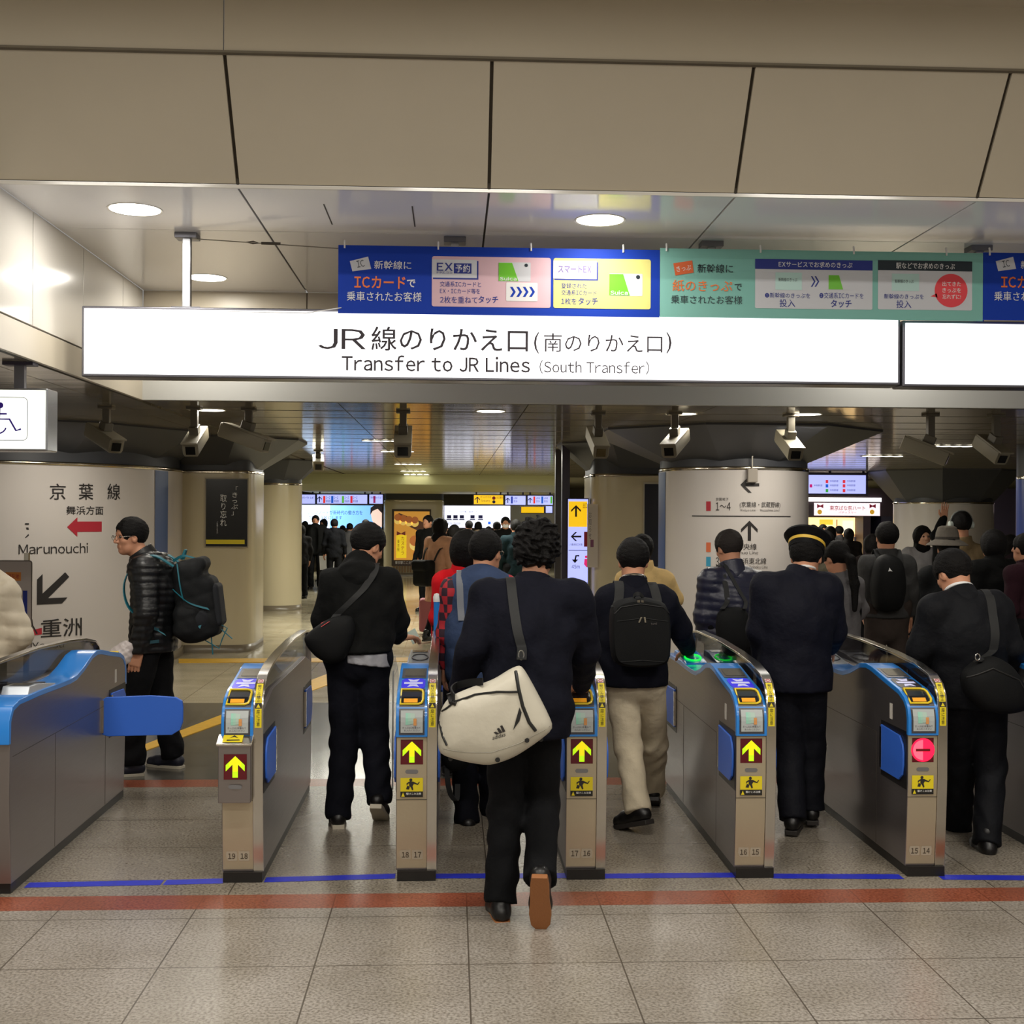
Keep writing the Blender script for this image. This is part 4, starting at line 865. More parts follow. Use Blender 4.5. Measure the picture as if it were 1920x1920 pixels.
        fr('stop_bar', cx - .034, cx + .034, cz - .006, cz + .006, mat('stop_bar', (120, 6, 20), .4), .003)
    fp('lock_plate', [(cx + .028 * math.copysign(1, math.cos(a)) * .7 + .010 * math.cos(a), .502 + .0095 * math.sin(a)) for a in [k_ * PI / 8 + .01 for k_ in range(16)]], mat('lock_plate', (136, 136, 140), .3, .6), .0005)
    if not box:
        fr('warning_sticker', .020, W - .018, .412, .474, m_yel, .0005); fr('sticker_foot', .020, W - .018, .386, .412, mat('sticker_black', (26, 24, 20), .5), .0005)
        q = lambda pp: fp('running_figure', [(cx + a, .443 + c) for a, c in pp], INK, .0015)
        fp('running_figure', [(cx - .004 + .007 * math.cos(a * PI / 6), .465 + .007 * math.sin(a * PI / 6)) for a in range(12)], INK, .0015)
        q([(-.010, .016), (.008, .014), (.028, .004), (.026, .000), (.010, .004), (.004, -.006), (.008, -.022), (.002, -.026), (-.004, -.012), (-.012, -.004)])
        q([(.024, .002), (.034, .014), (.037, .012), (.028, -.001)]); q([(-.026, -.020), (-.012, -.022), (-.008, -.008), (-.020, -.004)]); q([(-.012, .014), (-.024, .006), (-.022, -.004), (-.017, .004), (-.008, .008)])
        fp('warning_triangle', [(.024, .389), (.040, .389), (.032, .408)], m_yel, .001); 
        vs, fs = text_mesh('駆けこみ注意', .02); obj('lettering', [Vector((xl + .046 + (v[0] + .5) * .068, -(fo + .001), .397 + (v[1] + .5) * .010)) for v in vs], fs, WHT, root)
    if True:
        fr2 = lambda z_: None
        MB().box((xl + .001, -.0012 + .0035, .372), (xr - .001, .01, .3745)).build('front_seam', m_seam, root)
    for k, nn in enumerate(nums):
        u0_ = .024 + k * .056
        f = lambda a, c, o_: Vector((xl + a, along(FRONTP, c - .66, S0)[0].x - .0015 - o_, c))
        pl = [(u0_ - .004 + (.006 if k == 0 else 0), .096), (u0_ + .042, .096), (u0_ + .044, .118), (u0_ + .042, .140), (u0_ - .004, .140), (u0_ - .008, .118)]
        obj('number_plate', [f(a, c, .0) for a, c in pl], [tuple(range(6))], mat('plate_pale', (168, 156, 138), .5), root)
        vs, fs = text_mesh(nn, .02); obj('lane_number', [f(u0_ + .003 + (v[0] + .5) * .032, .105 + (v[1] + .5) * .026, .001) for v in vs], fs, mat('plate_ink', (70, 60, 48), .5), root)
    # caution tape on the rim
    kf = dict(prof=FIN, s0=S0F)
    drect('caution_tape', W + .008, W + FW - .008, .045, .245, m_yel, .0075, n=10, **kf); drect('tape_mark', W + .008, W + FW - .008, .130, .155, INK, .0082, **kf)
    dpoly('tape_triangle', [(W + .014, .134), (W + FW - .014, .134), (W + FW / 2, .151)], m_yel, .0090, **kf)
    dtext('駆けこみ禁止', W + .015, W + FW - .015, .160, .240, INK, .0085, 'tape_lettering', vertical=True, **kf); dtext('扉に注意', W + .015, W + FW - .015, .052, .126, INK, .0085, 'tape_lettering', vertical=True, **kf)
    drect('no_entry_mark', W + .010, W + FW - .010, .250, .278, mat('mark_pale', (214, 190, 188), .5), .0078, **kf); MB().tube([surf(W + FW / 2 + .009 * math.cos(a * PI / 6), .264 + .009 * math.sin(a * PI / 6), .009, **kf) for a in range(12)], .0012, 6, closed=True).build('no_entry_ring', RED, root)
    # reader block
    MB().prism([(xl + .008, 1.24, .818), (xl + .008, 1.26, .842), (xl + .008, 1.50, .872), (xl + .008, 1.62, .876), (xl + .008, 1.66, .822)], (W - .016, 0, 0)).build('reader_block', m_wsil if not rings else m_blue, root, bevel=.004)
    rd = lambda a, c, o_=.0: Vector((xl + a, 1.26 + c * .24, .842 + c * .03 + o_))
    obj('reader_screen', [Vector((xl + .022, 1.515, .8765)), Vector((xl + W - .03, 1.515, .8765)), Vector((xl + W - .03, 1.60, .8785)), Vector((xl + .022, 1.60, .8785))], [(0, 1, 2, 3)], m_lcdg, root)
    MB().tube([rd(W / 2 + .045 * math.cos(a * PI / 12), .5 + .30 * math.sin(a * PI / 12), .004) for a in range(24)], .0035, 8, closed=True).build('reader_ring', m_gring if rings else m_graph, root, smooth=True)
    # stickers on the side
    MB().box((xl - .0012, .20, .70), (xl, .235, .775)).build('side_label', mat('label_pale', (206, 200, 190), .5), root)
    for yy in (.42, 1.28): MB().box((xl - .0008, yy, .05), (xl, yy + .003, .60)).build('side_seam', m_seam, root)
    MB().box((xl - .0008, .42, .60), (xl, 1.86, .603)).build('side_seam', m_seam, root)
    # flaps
    def flap(y0_, y1_, sx, name='flap', flip=False):
        X = xl - .012 if sx < 0 else xr + .002
        z0_, z1_ = .435, .655; L_ = y1_ - y0_; r_ = .05; pts = []
        if flip: pts = [(y1_, z0_), (y1_, z1_), (y0_ + r_, z1_ - .01), (y0_ + .01, z1_ - .045), (y0_, z1_ - .08), (y0_, z0_ + .08), (y0_ + .015, z0_ + .03), (y0_ + .06, z0_)]
        else: pts = [(y0_, z0_), (y0_, z1_), (y1_ - r_, z1_ - .01), (y1_ - .01, z1_ - .045), (y1_, z1_ - .08), (y1_, z0_ + .08), (y1_ - .015, z0_ + .03), (y1_ - .06, z0_)]
        f_ = MB().prism([(X, a, c) for a, c in pts], (.010, 0, 0)).build(name, m_flap, root, bevel=.003)
        hy = y1_ if flip else y0_
        MB().box((X - .001, hy - .012, z0_ + .01), (X + .011, hy + .012, z1_ - .01)).build('hinge', m_rimst, f_)
        MB().box((X + (.0101 if sx < 0 else -.0018), y0_ - .02, z0_ - .03), (X + (.0118 if sx < 0 else -.0001), y1_ + .02, z1_ + .02)).build('flap_recess', m_kick, root)
        return f_
    flap(.03, .33, -1, flip=True) if front_flaps[0] else None
    flap(.03, .33, 1, flip=True) if front_flaps[1] else None
    flap(1.52, 1.84, 1)
    if left_flap == 'folded': flap(1.52, 1.84, -1)
    def closed_flap(sx, L_, y_=1.44):
        X0 = xl if sx < 0 else xr; pts = [(0, .45), (0, .64), (.02, .655), (L_ * .6, .665), (L_ - .04, .655), (L_ - .005, .635), (L_, .60), (L_, .52), (L_ - .015, .475), (L_ - .06, .447), (.03, .44)]
        f_ = MB().prism([(X0 + sx * a, y_, c) for a, c in pts], (0, .02, 0)).build('flap', m_flap, root, bevel=.004); f_['label'] = 'blue flap swung shut across the lane'
        MB().box((min(X0, X0 + sx * .012), y_ - .01, .46), (max(X0, X0 + sx * .012), y_ + .03, .64)).build('hinge', m_rimst, f_)
    if left_flap == 'closed': closed_flap(-1, .135)
    if left_flap == 'closed_far': closed_flap(-1, .44, .47)
    return root
GY = 5.60
def gx(px): return P(px, 1400, GY).x + .093
make_gate(gx(416), GY, 0, 'ticket gate numbered 19 18 with a protruding front box and closed left flap', ('19', '18'), box=True, left_flap='closed')
make_gate(gx(743), GY, 0, 'ticket gate numbered 18 17 beside the man in black holding a card', ('18', '17'))
make_gate(gx(1062), GY, 0, 'ticket gate numbered 17 16 touched by the man with the duffel bag', ('17', '16'))
make_gate(gx(1380), GY, 0, 'ticket gate numbered 16 15 with a glowing green reader ring', ('16', '15'), rings=True)
make_gate(gx(1702), GY, 0, 'ticket gate numbered 15 14 showing a red stop light', ('15', '14'), state='stop')
make_gate(gx(2020), GY, 0, 'ticket gate partly beyond the right edge of the picture', ('14', '13'))
# the wide-lane gate at far left stands the other way round
lx = G(36, 1664).x
make_gate(lx - .093, 5.46 + 1.88, PI, 'ticket gate at the left edge, turned the other way with its flap shut', ('20', '19'), left_flap='closed_far')
# blue tape on the floor between the gates
m_tape = mat('tape_blue', (34, 46, 186), .45, var=.12, vscale=30)
def tape(x0, y0, x1, y1, label):
    a, c = G(x0, y0), G(x1, y1); mb = MB(); n = 14; w = .038; vs = []
    for i in range(n + 1):
        p = a.lerp(c, i / n); j = .0012 * math.sin(i * 2.7 + x0); vs += [(p.x, p.y - w + j, .0012), (p.x, p.y + w - j, .0012)]
    mb.add(vs, [(2 * i, 2 * i + 2, 2 * i + 3, 2 * i + 1) for i in range(n)])
    tag(mb.build('floor_tape', m_tape), label, 'floor tape')
for a in ((50, 1660, 304, 1655, 'long blue floor tape across the wide lane at left'), (309, 1655, 420, 1652, 'short blue floor tape piece ending at the gate numbered 19 18'), (497, 1650, 741, 1643, 'blue floor tape between the gates numbered 19 18 and 18 17'),
          (812, 1643, 1062, 1642, 'blue floor tape under the walking man with the duffel bag'), (1130, 1643, 1382, 1641, 'blue floor tape behind the heels of the man with the square backpack'), (1446, 1643, 1690, 1644, 'blue floor tape left of the gate with the red light'), (1762, 1645, 2010, 1647, 'blue floor tape at the right edge of the picture')): tape(*a)
# ============================================================ BODIES: soft-union distance fields turned into one skin
class Field:
    def __init__(s, lo, hi, h):
        s.h = h; s.lo = np.array(lo, np.float32) - 2 * h; n = np.ceil((np.array(hi) - np.array(lo)) / h).astype(int) + 5
        s.n = n; s.F = np.full(n, 1.0, np.float32); s.ax = [s.lo[i] + h * np.arange(n[i], dtype=np.float32) for i in range(3)]
    def sub(s, lo, hi):
        a = [max(0, int((lo[i] - s.lo[i]) / s.h)) for i in range(3)]; b = [min(int(s.n[i]), int((hi[i] - s.lo[i]) / s.h) + 2) for i in range(3)]
        if any(b[i] <= a[i] for i in range(3)): return None
        sl = tuple(slice(a[i], b[i]) for i in range(3)); X = np.stack(np.meshgrid(*[s.ax[i][sl[i]] for i in range(3)], indexing='ij'), -1)
        return sl, X
    def merge(s, sl, d, k, mode='u'):
        A = s.F[sl]
        if mode == 'u':
            if k > 0: h_ = np.clip(.5 + .5 * (A - d) / k, 0, 1); s.F[sl] = A * (1 - h_) + d * h_ - k * h_ * (1 - h_)
            else: s.F[sl] = np.minimum(A, d)
        else:
            if k > 0: h_ = np.clip(.5 - .5 * (A + d) / k, 0, 1); s.F[sl] = A * (1 - h_) - d * h_ + k * h_ * (1 - h_)
            else: s.F[sl] = np.maximum(A, -d)
    def cone(s, a, b, ra, rb, k=.02, flat=1, lat=None, mode='u'):
        a = np.array(a, np.float32); b = np.array(b, np.float32); R = max(ra, rb) + k + 2 * s.h; r = s.sub(np.minimum(a, b) - R, np.maximum(a, b) + R)
        if r is None: return s
        sl, X = r; ab = b - a; L2 = float(ab @ ab) + 1e-9; p = X - a
        if flat != 1:
            u = ab / math.sqrt(L2); l_ = np.array(lat, np.float32); l_ = l_ - u * (l_ @ u); l_ /= np.linalg.norm(l_); dd = np.cross(l_, u)
            w = p @ dd; t = np.clip((p @ ab) / L2, 0, 1); q = p - t[..., None] * ab; q = q + dd * (w * (1 / flat - 1))[..., None]
            d = (np.sqrt((q ** 2).sum(-1)) - (ra + (rb - ra) * t)) * flat ** .5
        else:
            t = np.clip((p @ ab) / L2, 0, 1); d = np.sqrt(((p - t[..., None] * ab) ** 2).sum(-1)) - (ra + (rb - ra) * t)
        s.merge(sl, d, k, mode); return s
    def ell(s, c, r, M=None, k=.02, mode='u'):
        c = np.array(c, np.float32); r = np.array(r, np.float32); R = float(r.max()) + k + 2 * s.h; q = s.sub(c - R, c + R)
        if q is None: return s
        sl, X = q; p = X - c
        if M is not None: p = p @ M
        k0 = np.sqrt(((p / r) ** 2).sum(-1)); k1 = np.sqrt(((p / (r * r)) ** 2).sum(-1)) + 1e-6; s.merge(sl, k0 * (k0 - 1) / k1, k, mode); return s
    def box(s, c, hs, M=None, rad=.02, k=.01, mode='u', taper=0):
        c = np.array(c, np.float32); hs = np.array(hs, np.float32); R = float(np.linalg.norm(hs)) + k + 2 * s.h; q = s.sub(c - R, c + R)
        if q is None: return s
        sl, X = q; p = X - c
        if M is not None: p = p @ M
        if taper: p = p.copy(); f = 1 + taper * p[..., 2] / hs[2]; p[..., 0] /= f; p[..., 1] /= f
        e = np.abs(p) - (hs - rad); d = np.sqrt((np.maximum(e, 0) ** 2).sum(-1)) + np.minimum(e.max(-1), 0) - rad; s.merge(sl, d, k, mode); return s
    def plane(s, p, n, k=0):
        """keep the side the normal points away from"""
        n = np.array(n, np.float32); n = n / np.linalg.norm(n); X = np.stack(np.meshgrid(*s.ax, indexing='ij'), -1); d = (X - np.array(p, np.float32)) @ n; s.F = np.maximum(s.F, d); return s
    def cutlocal(s, p, n, R):
        """plane cut only within distance R of p"""
        p = np.array(p, np.float32); n = np.array(n, np.float32); n = n / np.linalg.norm(n); q = s.sub(p - R, p + R)
        if q is None: return s
        sl, X = q; v = X - p; d = v @ n; m_ = (v ** 2).sum(-1) < R * R; s.F[sl] = np.where(m_, np.maximum(s.F[sl], d), s.F[sl]); return s
    def disp(s, fn): X = np.stack(np.meshgrid(*s.ax, indexing='ij'), -1); s.F = s.F + fn(X).astype(np.float32); return s
    def mesh(s):
        F = s.F; I = F < 0; c = [I[a:I.shape[0] - 1 + a, b:I.shape[1] - 1 + b, d:I.shape[2] - 1 + d] for a in (0, 1) for b in (0, 1) for d in (0, 1)]
        cnt = sum(x.astype(np.int8) for x in c); act = (cnt > 0) & (cnt < 8); idx = np.argwhere(act)
        if len(idx) == 0: return [], []
        vid = -np.ones(act.shape, np.int64); vid[act] = np.arange(len(idx)); acc = np.zeros((len(idx), 3)); num = np.zeros(len(idx))
        cor = [(a, b, d) for a in (0, 1) for b in (0, 1) for d in (0, 1)]; val = {q: F[idx[:, 0] + q[0], idx[:, 1] + q[1], idx[:, 2] + q[2]] for q in cor}
        for i, p in enumerate(cor):
            for q in cor[i + 1:]:
                if sum(abs(p[j] - q[j]) for j in range(3)) != 1: continue
                fa, fb = val[p], val[q]; m_ = (fa < 0) != (fb < 0); t = np.where(m_, fa / (fa - fb + 1e-12), 0)
                for j in range(3): acc[:, j] += np.where(m_, p[j] + t * (q[j] - p[j]), 0)
                num += m_
        V = (idx + acc / num[:, None]) * s.h + s.lo; Q = []
        for ax in range(3):
            A = I; B = np.roll(I, -1, ax); m_ = A != B; sl = [slice(1, -1)] * 3; w = np.argwhere(m_[tuple(sl)]) + 1
            if len(w) == 0: continue
            w = w[w[:, ax] < I.shape[ax] - 1]
            u, v = [(1, 2), (2, 0), (0, 1)][ax]; e = np.eye(3, dtype=int)
            q = [vid[tuple((w - a * e[u] - b * e[v]).T)] for a, b in ((0, 0), (1, 0), (1, 1), (0, 1))]; q = np.stack(q, 1); ins = I[tuple(w.T)]
            q[~ins] = q[~ins][:, ::-1]; Q.append(q)
        Q = np.concatenate(Q); Q = Q[(Q >= 0).all(1)]; return V, Q
def skin(name, parts, m, parent=None):
    """parts: list of (V,Q); joined into one mesh"""
    vs = []; fs = []; n = 0
    for V, Q in parts:
        if len(V) == 0: continue
        vs.append(V); fs.append(Q + n); n += len(V)
    V = np.concatenate(vs).astype(np.float32); Q = np.concatenate(fs).astype(np.int32)
    me = bpy.data.meshes.new(name); me.vertices.add(len(V)); me.vertices.foreach_set('co', V.ravel()); me.loops.add(Q.size); me.loops.foreach_set('vertex_index', Q.ravel())
    me.polygons.add(len(Q)); me.polygons.foreach_set('loop_start', np.arange(0, Q.size, 4, dtype=np.int32)); me.polygons.foreach_set('loop_total', np.full(len(Q), 4, np.int32))
    me.polygons.foreach_set('use_smooth', np.ones(len(Q), bool)); me.update(calc_edges=True); me.validate()
    me.materials.append(m); o = bpy.data.objects.new(name, me); COL.objects.link(o)
    if parent: o.parent = parent
    return o
def rotM(yaw=0, pitch=0, roll=0):
    """columns: right, forward, up. yaw turns left (+), pitch looks up (+), roll tilts"""
    return (Matrix.Rotation(yaw, 3, 'Z') @ Matrix.Rotation(pitch, 3, 'X') @ Matrix.Rotation(roll, 3, 'Y'))
def npM(M_): return np.array(M_, np.float32)
def wrinkle(amp, f=14, seed=0):
    rs = np.random.RandomState(seed); ks = rs.normal(size=(5, 3)) * f; ph = rs.rand(5) * 6.28
    return lambda X: amp * sum(np.sin(X @ ks[i].astype(np.float32) + ph[i]) for i in range(5)) * .45
def bbox(pts, pad): a = np.array(pts); return a.min(0) - pad, a.max(0) + pad
SKIN = mat('skin', (198, 142, 112), .5, spec=.4); SKIN2 = mat('skin_pale', (214, 164, 134), .5, spec=.4); HAIR = mat('hair_black', (13, 11, 11), .65, bump=.8, bscale=170, bdist=.006, spec=.18); HAIRG = mat('hair_greying', (44, 39, 37), .65, bump=.8, bscale=170, bdist=.006, spec=.18)
def cloth(name, c, bump=.4, bs=260, rough=.85, var=.12):
    k = .62 if sum(c) < 160 else 1
    return mat(name, tuple(x * k for x in c), rough, bump=.55, bscale=13, bdist=.022, bdet=9, spec=.15, var=var, vscale=9)
def V3(*a): return np.array(a, np.float64)

def person(loc, yaw, label, H=1.70, J=None, head=(0, 0), hcell=.006, cell=.012, jacket=None, trousers=None, shoes=None, hair='short', hairm=HAIR, skinm=SKIN, build=1.0, hands=('relaxed', 'relaxed'), group=None, glasses=False, hat=None, mask=False, collar=None, legs=True, cat='person', feet=None, handsdir=None):
    s = H / 1.70; root = empty('person', (loc[0], loc[1], 0), yaw); tag(root, label, cat, group)
    D = dict(pel=(0, 0, .93), wai=(0, 0, 1.08), che=(0, 0, 1.27), nec=(0, .0, 1.44), hed=(0, .035, 1.575), shl=(-.175, 0, 1.37), shr=(.175, 0, 1.37), ell=(-.235, -.02, 1.10), elr=(.235, -.02, 1.10), wrl=(-.245, .09, .88), wrr=(.245, .09, .88),
             hil=(-.09, 0, .90), hir=(.09, 0, .90), knl=(-.10, .03, .49), knr=(.10, .03, .49), anl=(-.10, 0, .09), anr=(.10, 0, .09))
    if J: D.update(J)
    D = {k: np.array(v, np.float64) * s for k, v in D.items()}; b = build
    lat = D['shr'] - D['shl']; lat = lat / np.linalg.norm(lat); lath = D['hir'] - D['hil']; lath = lath / np.linalg.norm(lath)
    hy, hp = head; Mh = rotM(hy, hp); nM = npM(Mh); hc = D['hed']
    hw = lambda x, y, z: hc + nM.astype(np.float64) @ (V3(x, y, z) * s)
    # ---- body: head and neck fine, trunk and limbs inside the clothes, hands finest
    f = Field(*bbox([hc - .15 * s, hc + .15 * s, D['nec'] - .08 * s, D['nec'] + .05], 0.0), hcell)
    f.ell(hw(0, -.012, .025), V3(.076, .094, .088) * s, nM, .01).ell(hw(0, .017, -.035), V3(.060, .066, .078) * s, nM, .03).cone(hw(-.028, .036, -.072), hw(.028, .036, -.072), .026 * s, .026 * s, .03)
    f.cone(hw(0, .056, -.090), hw(0, .062, -.086), .019 * s, .020 * s, .02)
    if hcell < .009:
        f.cone(hw(0, .080, .014), hw(0, .101, -.020), .008 * s, .0115 * s, .010).cone(hw(-.011, .090, -.025), hw(.011, .090, -.025), .008 * s, .008 * s, .008)
        f.cone(hw(-.034, .070, .026), hw(.034, .070, .026), .009 * s, .009 * s, .015)
        for sx in (-1, 1): f.ell(hw(.031 * sx, .089, .008), V3(.016, .013, .009) * s, nM, .010, 'd').ell(hw(.074 * sx, .0, -.008), V3(.010, .020, .031) * s, nM, .008).ell(hw(.084 * sx, .006, -.004), V3(.006, .010, .018) * s, nM, .004, 'd').ell(hw(.038 * sx, .058, -.022), V3(.020, .016, .016) * s, nM, .02)
        f.cone(hw(-.020, .078, -.052), hw(.020, .078, -.052), .006 * s, .006 * s, .006).cone(hw(-.017, .077, -.062), hw(.017, .077, -.062), .007 * s, .007 * s, .006)
    else:
        for sx in (-1, 1): f.ell(hw(.076 * sx, .0, -.008), V3(.012, .020, .031) * s, nM, .008)
        f.cone(hw(0, .088, .012), hw(0, .104, -.02), .010 * s, .013 * s, .012)
    f.cone(hw(0, -.022, -.045), D['nec'] - V3(0, 0, .04) * s, .054 * s, .062 * s, .025)
    parts = [f.mesh()]
    f = Field(*bbox([D[k] for k in D if k != 'hed'], .20 * s), max(cell * 1.4, .016))
    f.cone(D['pel'], D['che'], .12 * s, .12 * s, .03, .7, lat).cone(D['che'], D['nec'] - V3(0, 0, .05) * s, .12 * s, .06 * s, .03, .75, lat).cone(D['shl'], D['shr'], .045 * s, .045 * s, .04)
    for S_ in 'lr':
        f.cone(D['sh' + S_], D['el' + S_], .042 * s, .036 * s, .02).cone(D['el' + S_], D['wr' + S_], .036 * s, .026 * s, .02)
        if legs: f.cone(D['hi' + S_], D['kn' + S_], .065 * s, .046 * s, .03).cone(D['kn' + S_], D['an' + S_], .045 * s, .032 * s, .02)
    parts.append(f.mesh())
    for S_, sx, hd in (('l', -1, hands[0]), ('r', 1, hands[1])):
        if hd is None: continue
        w = D['wr' + S_]; d = w - D['el' + S_]; d = d / np.linalg.norm(d)
        if handsdir and handsdir.get(S_) is not None: d = np.array(handsdir[S_], float); d /= np.linalg.norm(d)
        out = lat * sx; pn = np.cross(d, V3(0, 0, 1)) if abs(d[2]) < .6 else out * 1.0   # palm normal faces the body side
        if abs(d[2]) < .6: side = pn / np.linalg.norm(pn) * sx; pal = np.cross(side, d) * sx     # palm down
        else: pal = -out; side = np.cross(d, pal); side = side / np.linalg.norm(side); side = side if side[1] < 0 else -side
        if hd == 'wave': pal = V3(0, -1, 0); side = np.cross(d, pal)
        # side points to the little finger, -side to the thumb
        pal = pal / np.linalg.norm(pal)
        if pal[2] > 0 and abs(d[2]) < .6: pal = -pal
        curl = dict(relaxed=.35, grip=.95, flat=.08, wave=.04, pinch=.5)[hd]; hcl = .0045 if cell < .014 else .009
        g = Field(*bbox([w - .05, w + d * .20 + .05, w - .06, w + .11 * d], .075 * s), hcl)
        g.cone(w - d * .03 * s, w + d * .015 * s, .027 * s, .026 * s, .01, .8, side)
        pc = w + d * .055 * s; MM = np.stack([side, d, np.cross(side, d)], 1).astype(np.float32); g.box(pc, V3(.040, .048, .014) * s, MM, .013 * s, .015)
        for i, (o_, L_) in enumerate(((-.030, .070), (-.010, .078), (.010, .073), (.029, .058))):
            p0 = w + d * .098 * s + side * o_ * s; dr = d + side * o_ * (3.2 if hd == 'wave' else 1.2); dr = dr / np.linalg.norm(dr); a_ = curl * .6; 
            for seg_, fr_ in enumerate((.45, .32, .25)):
                dr2 = dr * math.cos(a_) + pal * math.sin(a_); p1 = p0 + dr2 * L_ * fr_ * s; g.cone(p0, p1, (.0092 - .001 * seg_) * s, (.0085 - .001 * seg_) * s, .004); p0 = p1; a_ += curl * .9
        t0 = w + d * .030 * s - side * .030 * s; td = -side * .75 + d * .7 + pal * (.25 + curl * .4); td /= np.linalg.norm(td); t1 = t0 + td * .035 * s; g.cone(t0, t1, .013 * s, .011 * s, .01); td2 = d * .9 - side * .2 + pal * curl * .6; td2 /= np.linalg.norm(td2); g.cone(t1, t1 + td2 * .034 * s, .0105 * s, .0085 * s, .005)
        parts.append(g.mesh())
    body = skin('body', parts, skinm, root)
    if hcell < .009 and not mask:
        for sx in (-1, 1):
            e = MB(); c = hw(.031 * sx, .0745, .008); e.lathe([(.0 + .010 * math.sin(a), .010 * -math.cos(a)) for a in [i * PI / 8 for i in range(9)]], c=tuple(c), n=12); e.build('eye', mat('eye_dark', (40, 30, 26), .2), root, smooth=True)
    # ---- hair
    if hair:
        f = Field(*bbox([hc - .15 * s, hc + .17 * s] + ([hc - V3(0, .30 * s, .42 * s)] if hair in ('long', 'pony') else []), .02), hcell)
        th_ = dict(short=.012, curly=.026, neat=.013, long=.022, pony=.014, bob=.026)[hair]
        f.ell(hw(0, -.016, .030), V3(.078 + th_, .095 + th_, .089 + th_) * s, nM, .01)
        if hair in ('curly',): f.ell(hw(0, -.06, -.02), V3(.082, .06, .07) * s, nM, .03)
        if hair in ('long',): f.cone(hw(0, -.03, .0), D['nec'] + V3(0, -.055, -.16) * s, .095 * s, .085 * s, .04, .6, lat)
        if hair == 'bob': f.ell(hw(0, -.03, -.035), V3(.10, .08, .085) * s, nM, .04)
        f.ell(hw(0, .118, -.030), V3(.074, .088, .100) * s, nM, .012, 'd')
        if hair in ('short', 'neat', 'pony'):
            for sx in (-1, 1): f.ell(hw(.085 * sx, .012, -.030), V3(.040, .034, .042) * s, nM, .008, 'd')
            f.box(hw(0, .0, -.150), V3(.2, .2, .070) * s, npM(rotM(hy, hp + .45)), .005, .015, 'd')
        if hair == 'pony': f.cone(hw(0, -.09, .01), hw(-.02, -.15, -.04), .030 * s, .036 * s, .02).cone(hw(-.02, -.15, -.04), D['nec'] + V3(.02, -.18, -.07) * s, .036 * s, .034 * s, .02).cone(D['nec'] + V3(.02, -.18, -.07) * s, D['nec'] + V3(.01, -.195, -.26) * s, .034 * s, .018 * s, .02)
        a_ = dict(curly=.009, short=.0022, neat=.002, bob=.0025, long=.0025, pony=.002)[hair] * s
        if hair == 'curly': f.disp(lambda X: .010 * np.sin(72 * X[..., 0] + 3 * np.sin(45 * X[..., 2])) * np.sin(66 * X[..., 2] + 3 * np.sin(50 * X[..., 0]) + 20 * X[..., 1]))
        f.disp(wrinkle(a_ * (.4 if hair == 'curly' else 1), 62 if hair == 'curly' else 60, 3)); f.disp(wrinkle(a_ * .5, 150, 5))
        skin('hair', [f.mesh()], hairm, root)
    # ---- trousers
    if legs and trousers:
        tw = trousers.get('w', 1.0); f = Field(*bbox([D[k] for k in ('pel', 'hil', 'hir', 'knl', 'knr', 'anl', 'anr')], .20 * s), cell)
        f.cone(D['hil'] + V3(0, 0, .05), D['hir'] + V3(0, 0, .05), .115 * s * b, .115 * s * b, .03, .9, V3(0, 0, 1)).cone(D['pel'], D['pel'] + V3(0, 0, .1) * s, .145 * s * b, .135 * s * b, .03, .75, lath)
        for S_ in 'lr': f.cone(D['hi' + S_], D['kn' + S_], .094 * s * tw * b, .072 * s * tw, .02).cone(D['kn' + S_], D['an' + S_] + V3(0, 0, -.02) * s, .072 * s * tw, .066 * s * tw, .03)
        am = trousers.get('wr', .006) * .62
        f.disp(lambda X: am * np.sin(X[..., 2] * 52 + 3 * np.sin(X[..., 0] * 22) + 2 * np.sin(X[..., 1] * 19)) * np.clip((.62 * s - X[..., 2]) * 3, .25, 1)); f.disp(wrinkle(am * .6, 24, 9))
        for S_ in 'lr':
            q = D['an' + S_]; dv = D['an' + S_] - D['kn' + S_]; f.cutlocal(q + dv / np.linalg.norm(dv) * trousers.get('hem', .035) * s, dv, .13 * s)
        skin('trousers', [f.mesh()], trousers['m'], root)
    # ---- shoes
    if legs and shoes:
        for S_, sx in (('l', -1), ('r', 1)):
            ft = (feet or {}).get(S_, {}); an = D['an' + S_]; ty = ft.get('yaw', 0); tp_ = ft.get('pitch', 0); Mf = rotM(ty - .12 * sx, tp_); A = lambda x, y, z: an + np.array(Mf @ Vector((x, y, z))) * s
            f = Field(*bbox([A(-.06, -.11, -.11), A(.06, .24, .06), A(-.06, .24, -.11), A(.06, -.11, .06)], .02), min(cell, .009))
            f.cone(A(0, -.035, -.045), A(0, .10, -.052), .040 * s, .045 * s, .02).cone(A(0, .10, -.058), A(0, .165, -.062), .045 * s, .037 * s, .02).cone(A(0, -.01, -.03), A(0, -.005, .03), .040 * s, .042 * s, .02)
            f.plane(A(0, 0, -.077), -np.array(Mf.col[2])); sm = skin('shoe', [f.mesh()], shoes['m'], root)
            mb = MB(); pts = [(-.030, -.068), (.030, -.068), (.036, -.02), (.038, .06), (.043, .12), (.036, .175), (.012, .205), (-.018, .203), (-.038, .17), (-.043, .12), (-.036, .05), (-.036, -.02)]
            pts = [(x * -sx * 1.06, y) for x, y in pts]
            mb.prism([Vector(A(x, y, -.099)) for x, y in pts], Vector(np.array(Mf.col[2]) * .026 * s)); mb.build('sole', shoes.get('sole', SOLE), sm, bevel=.004)
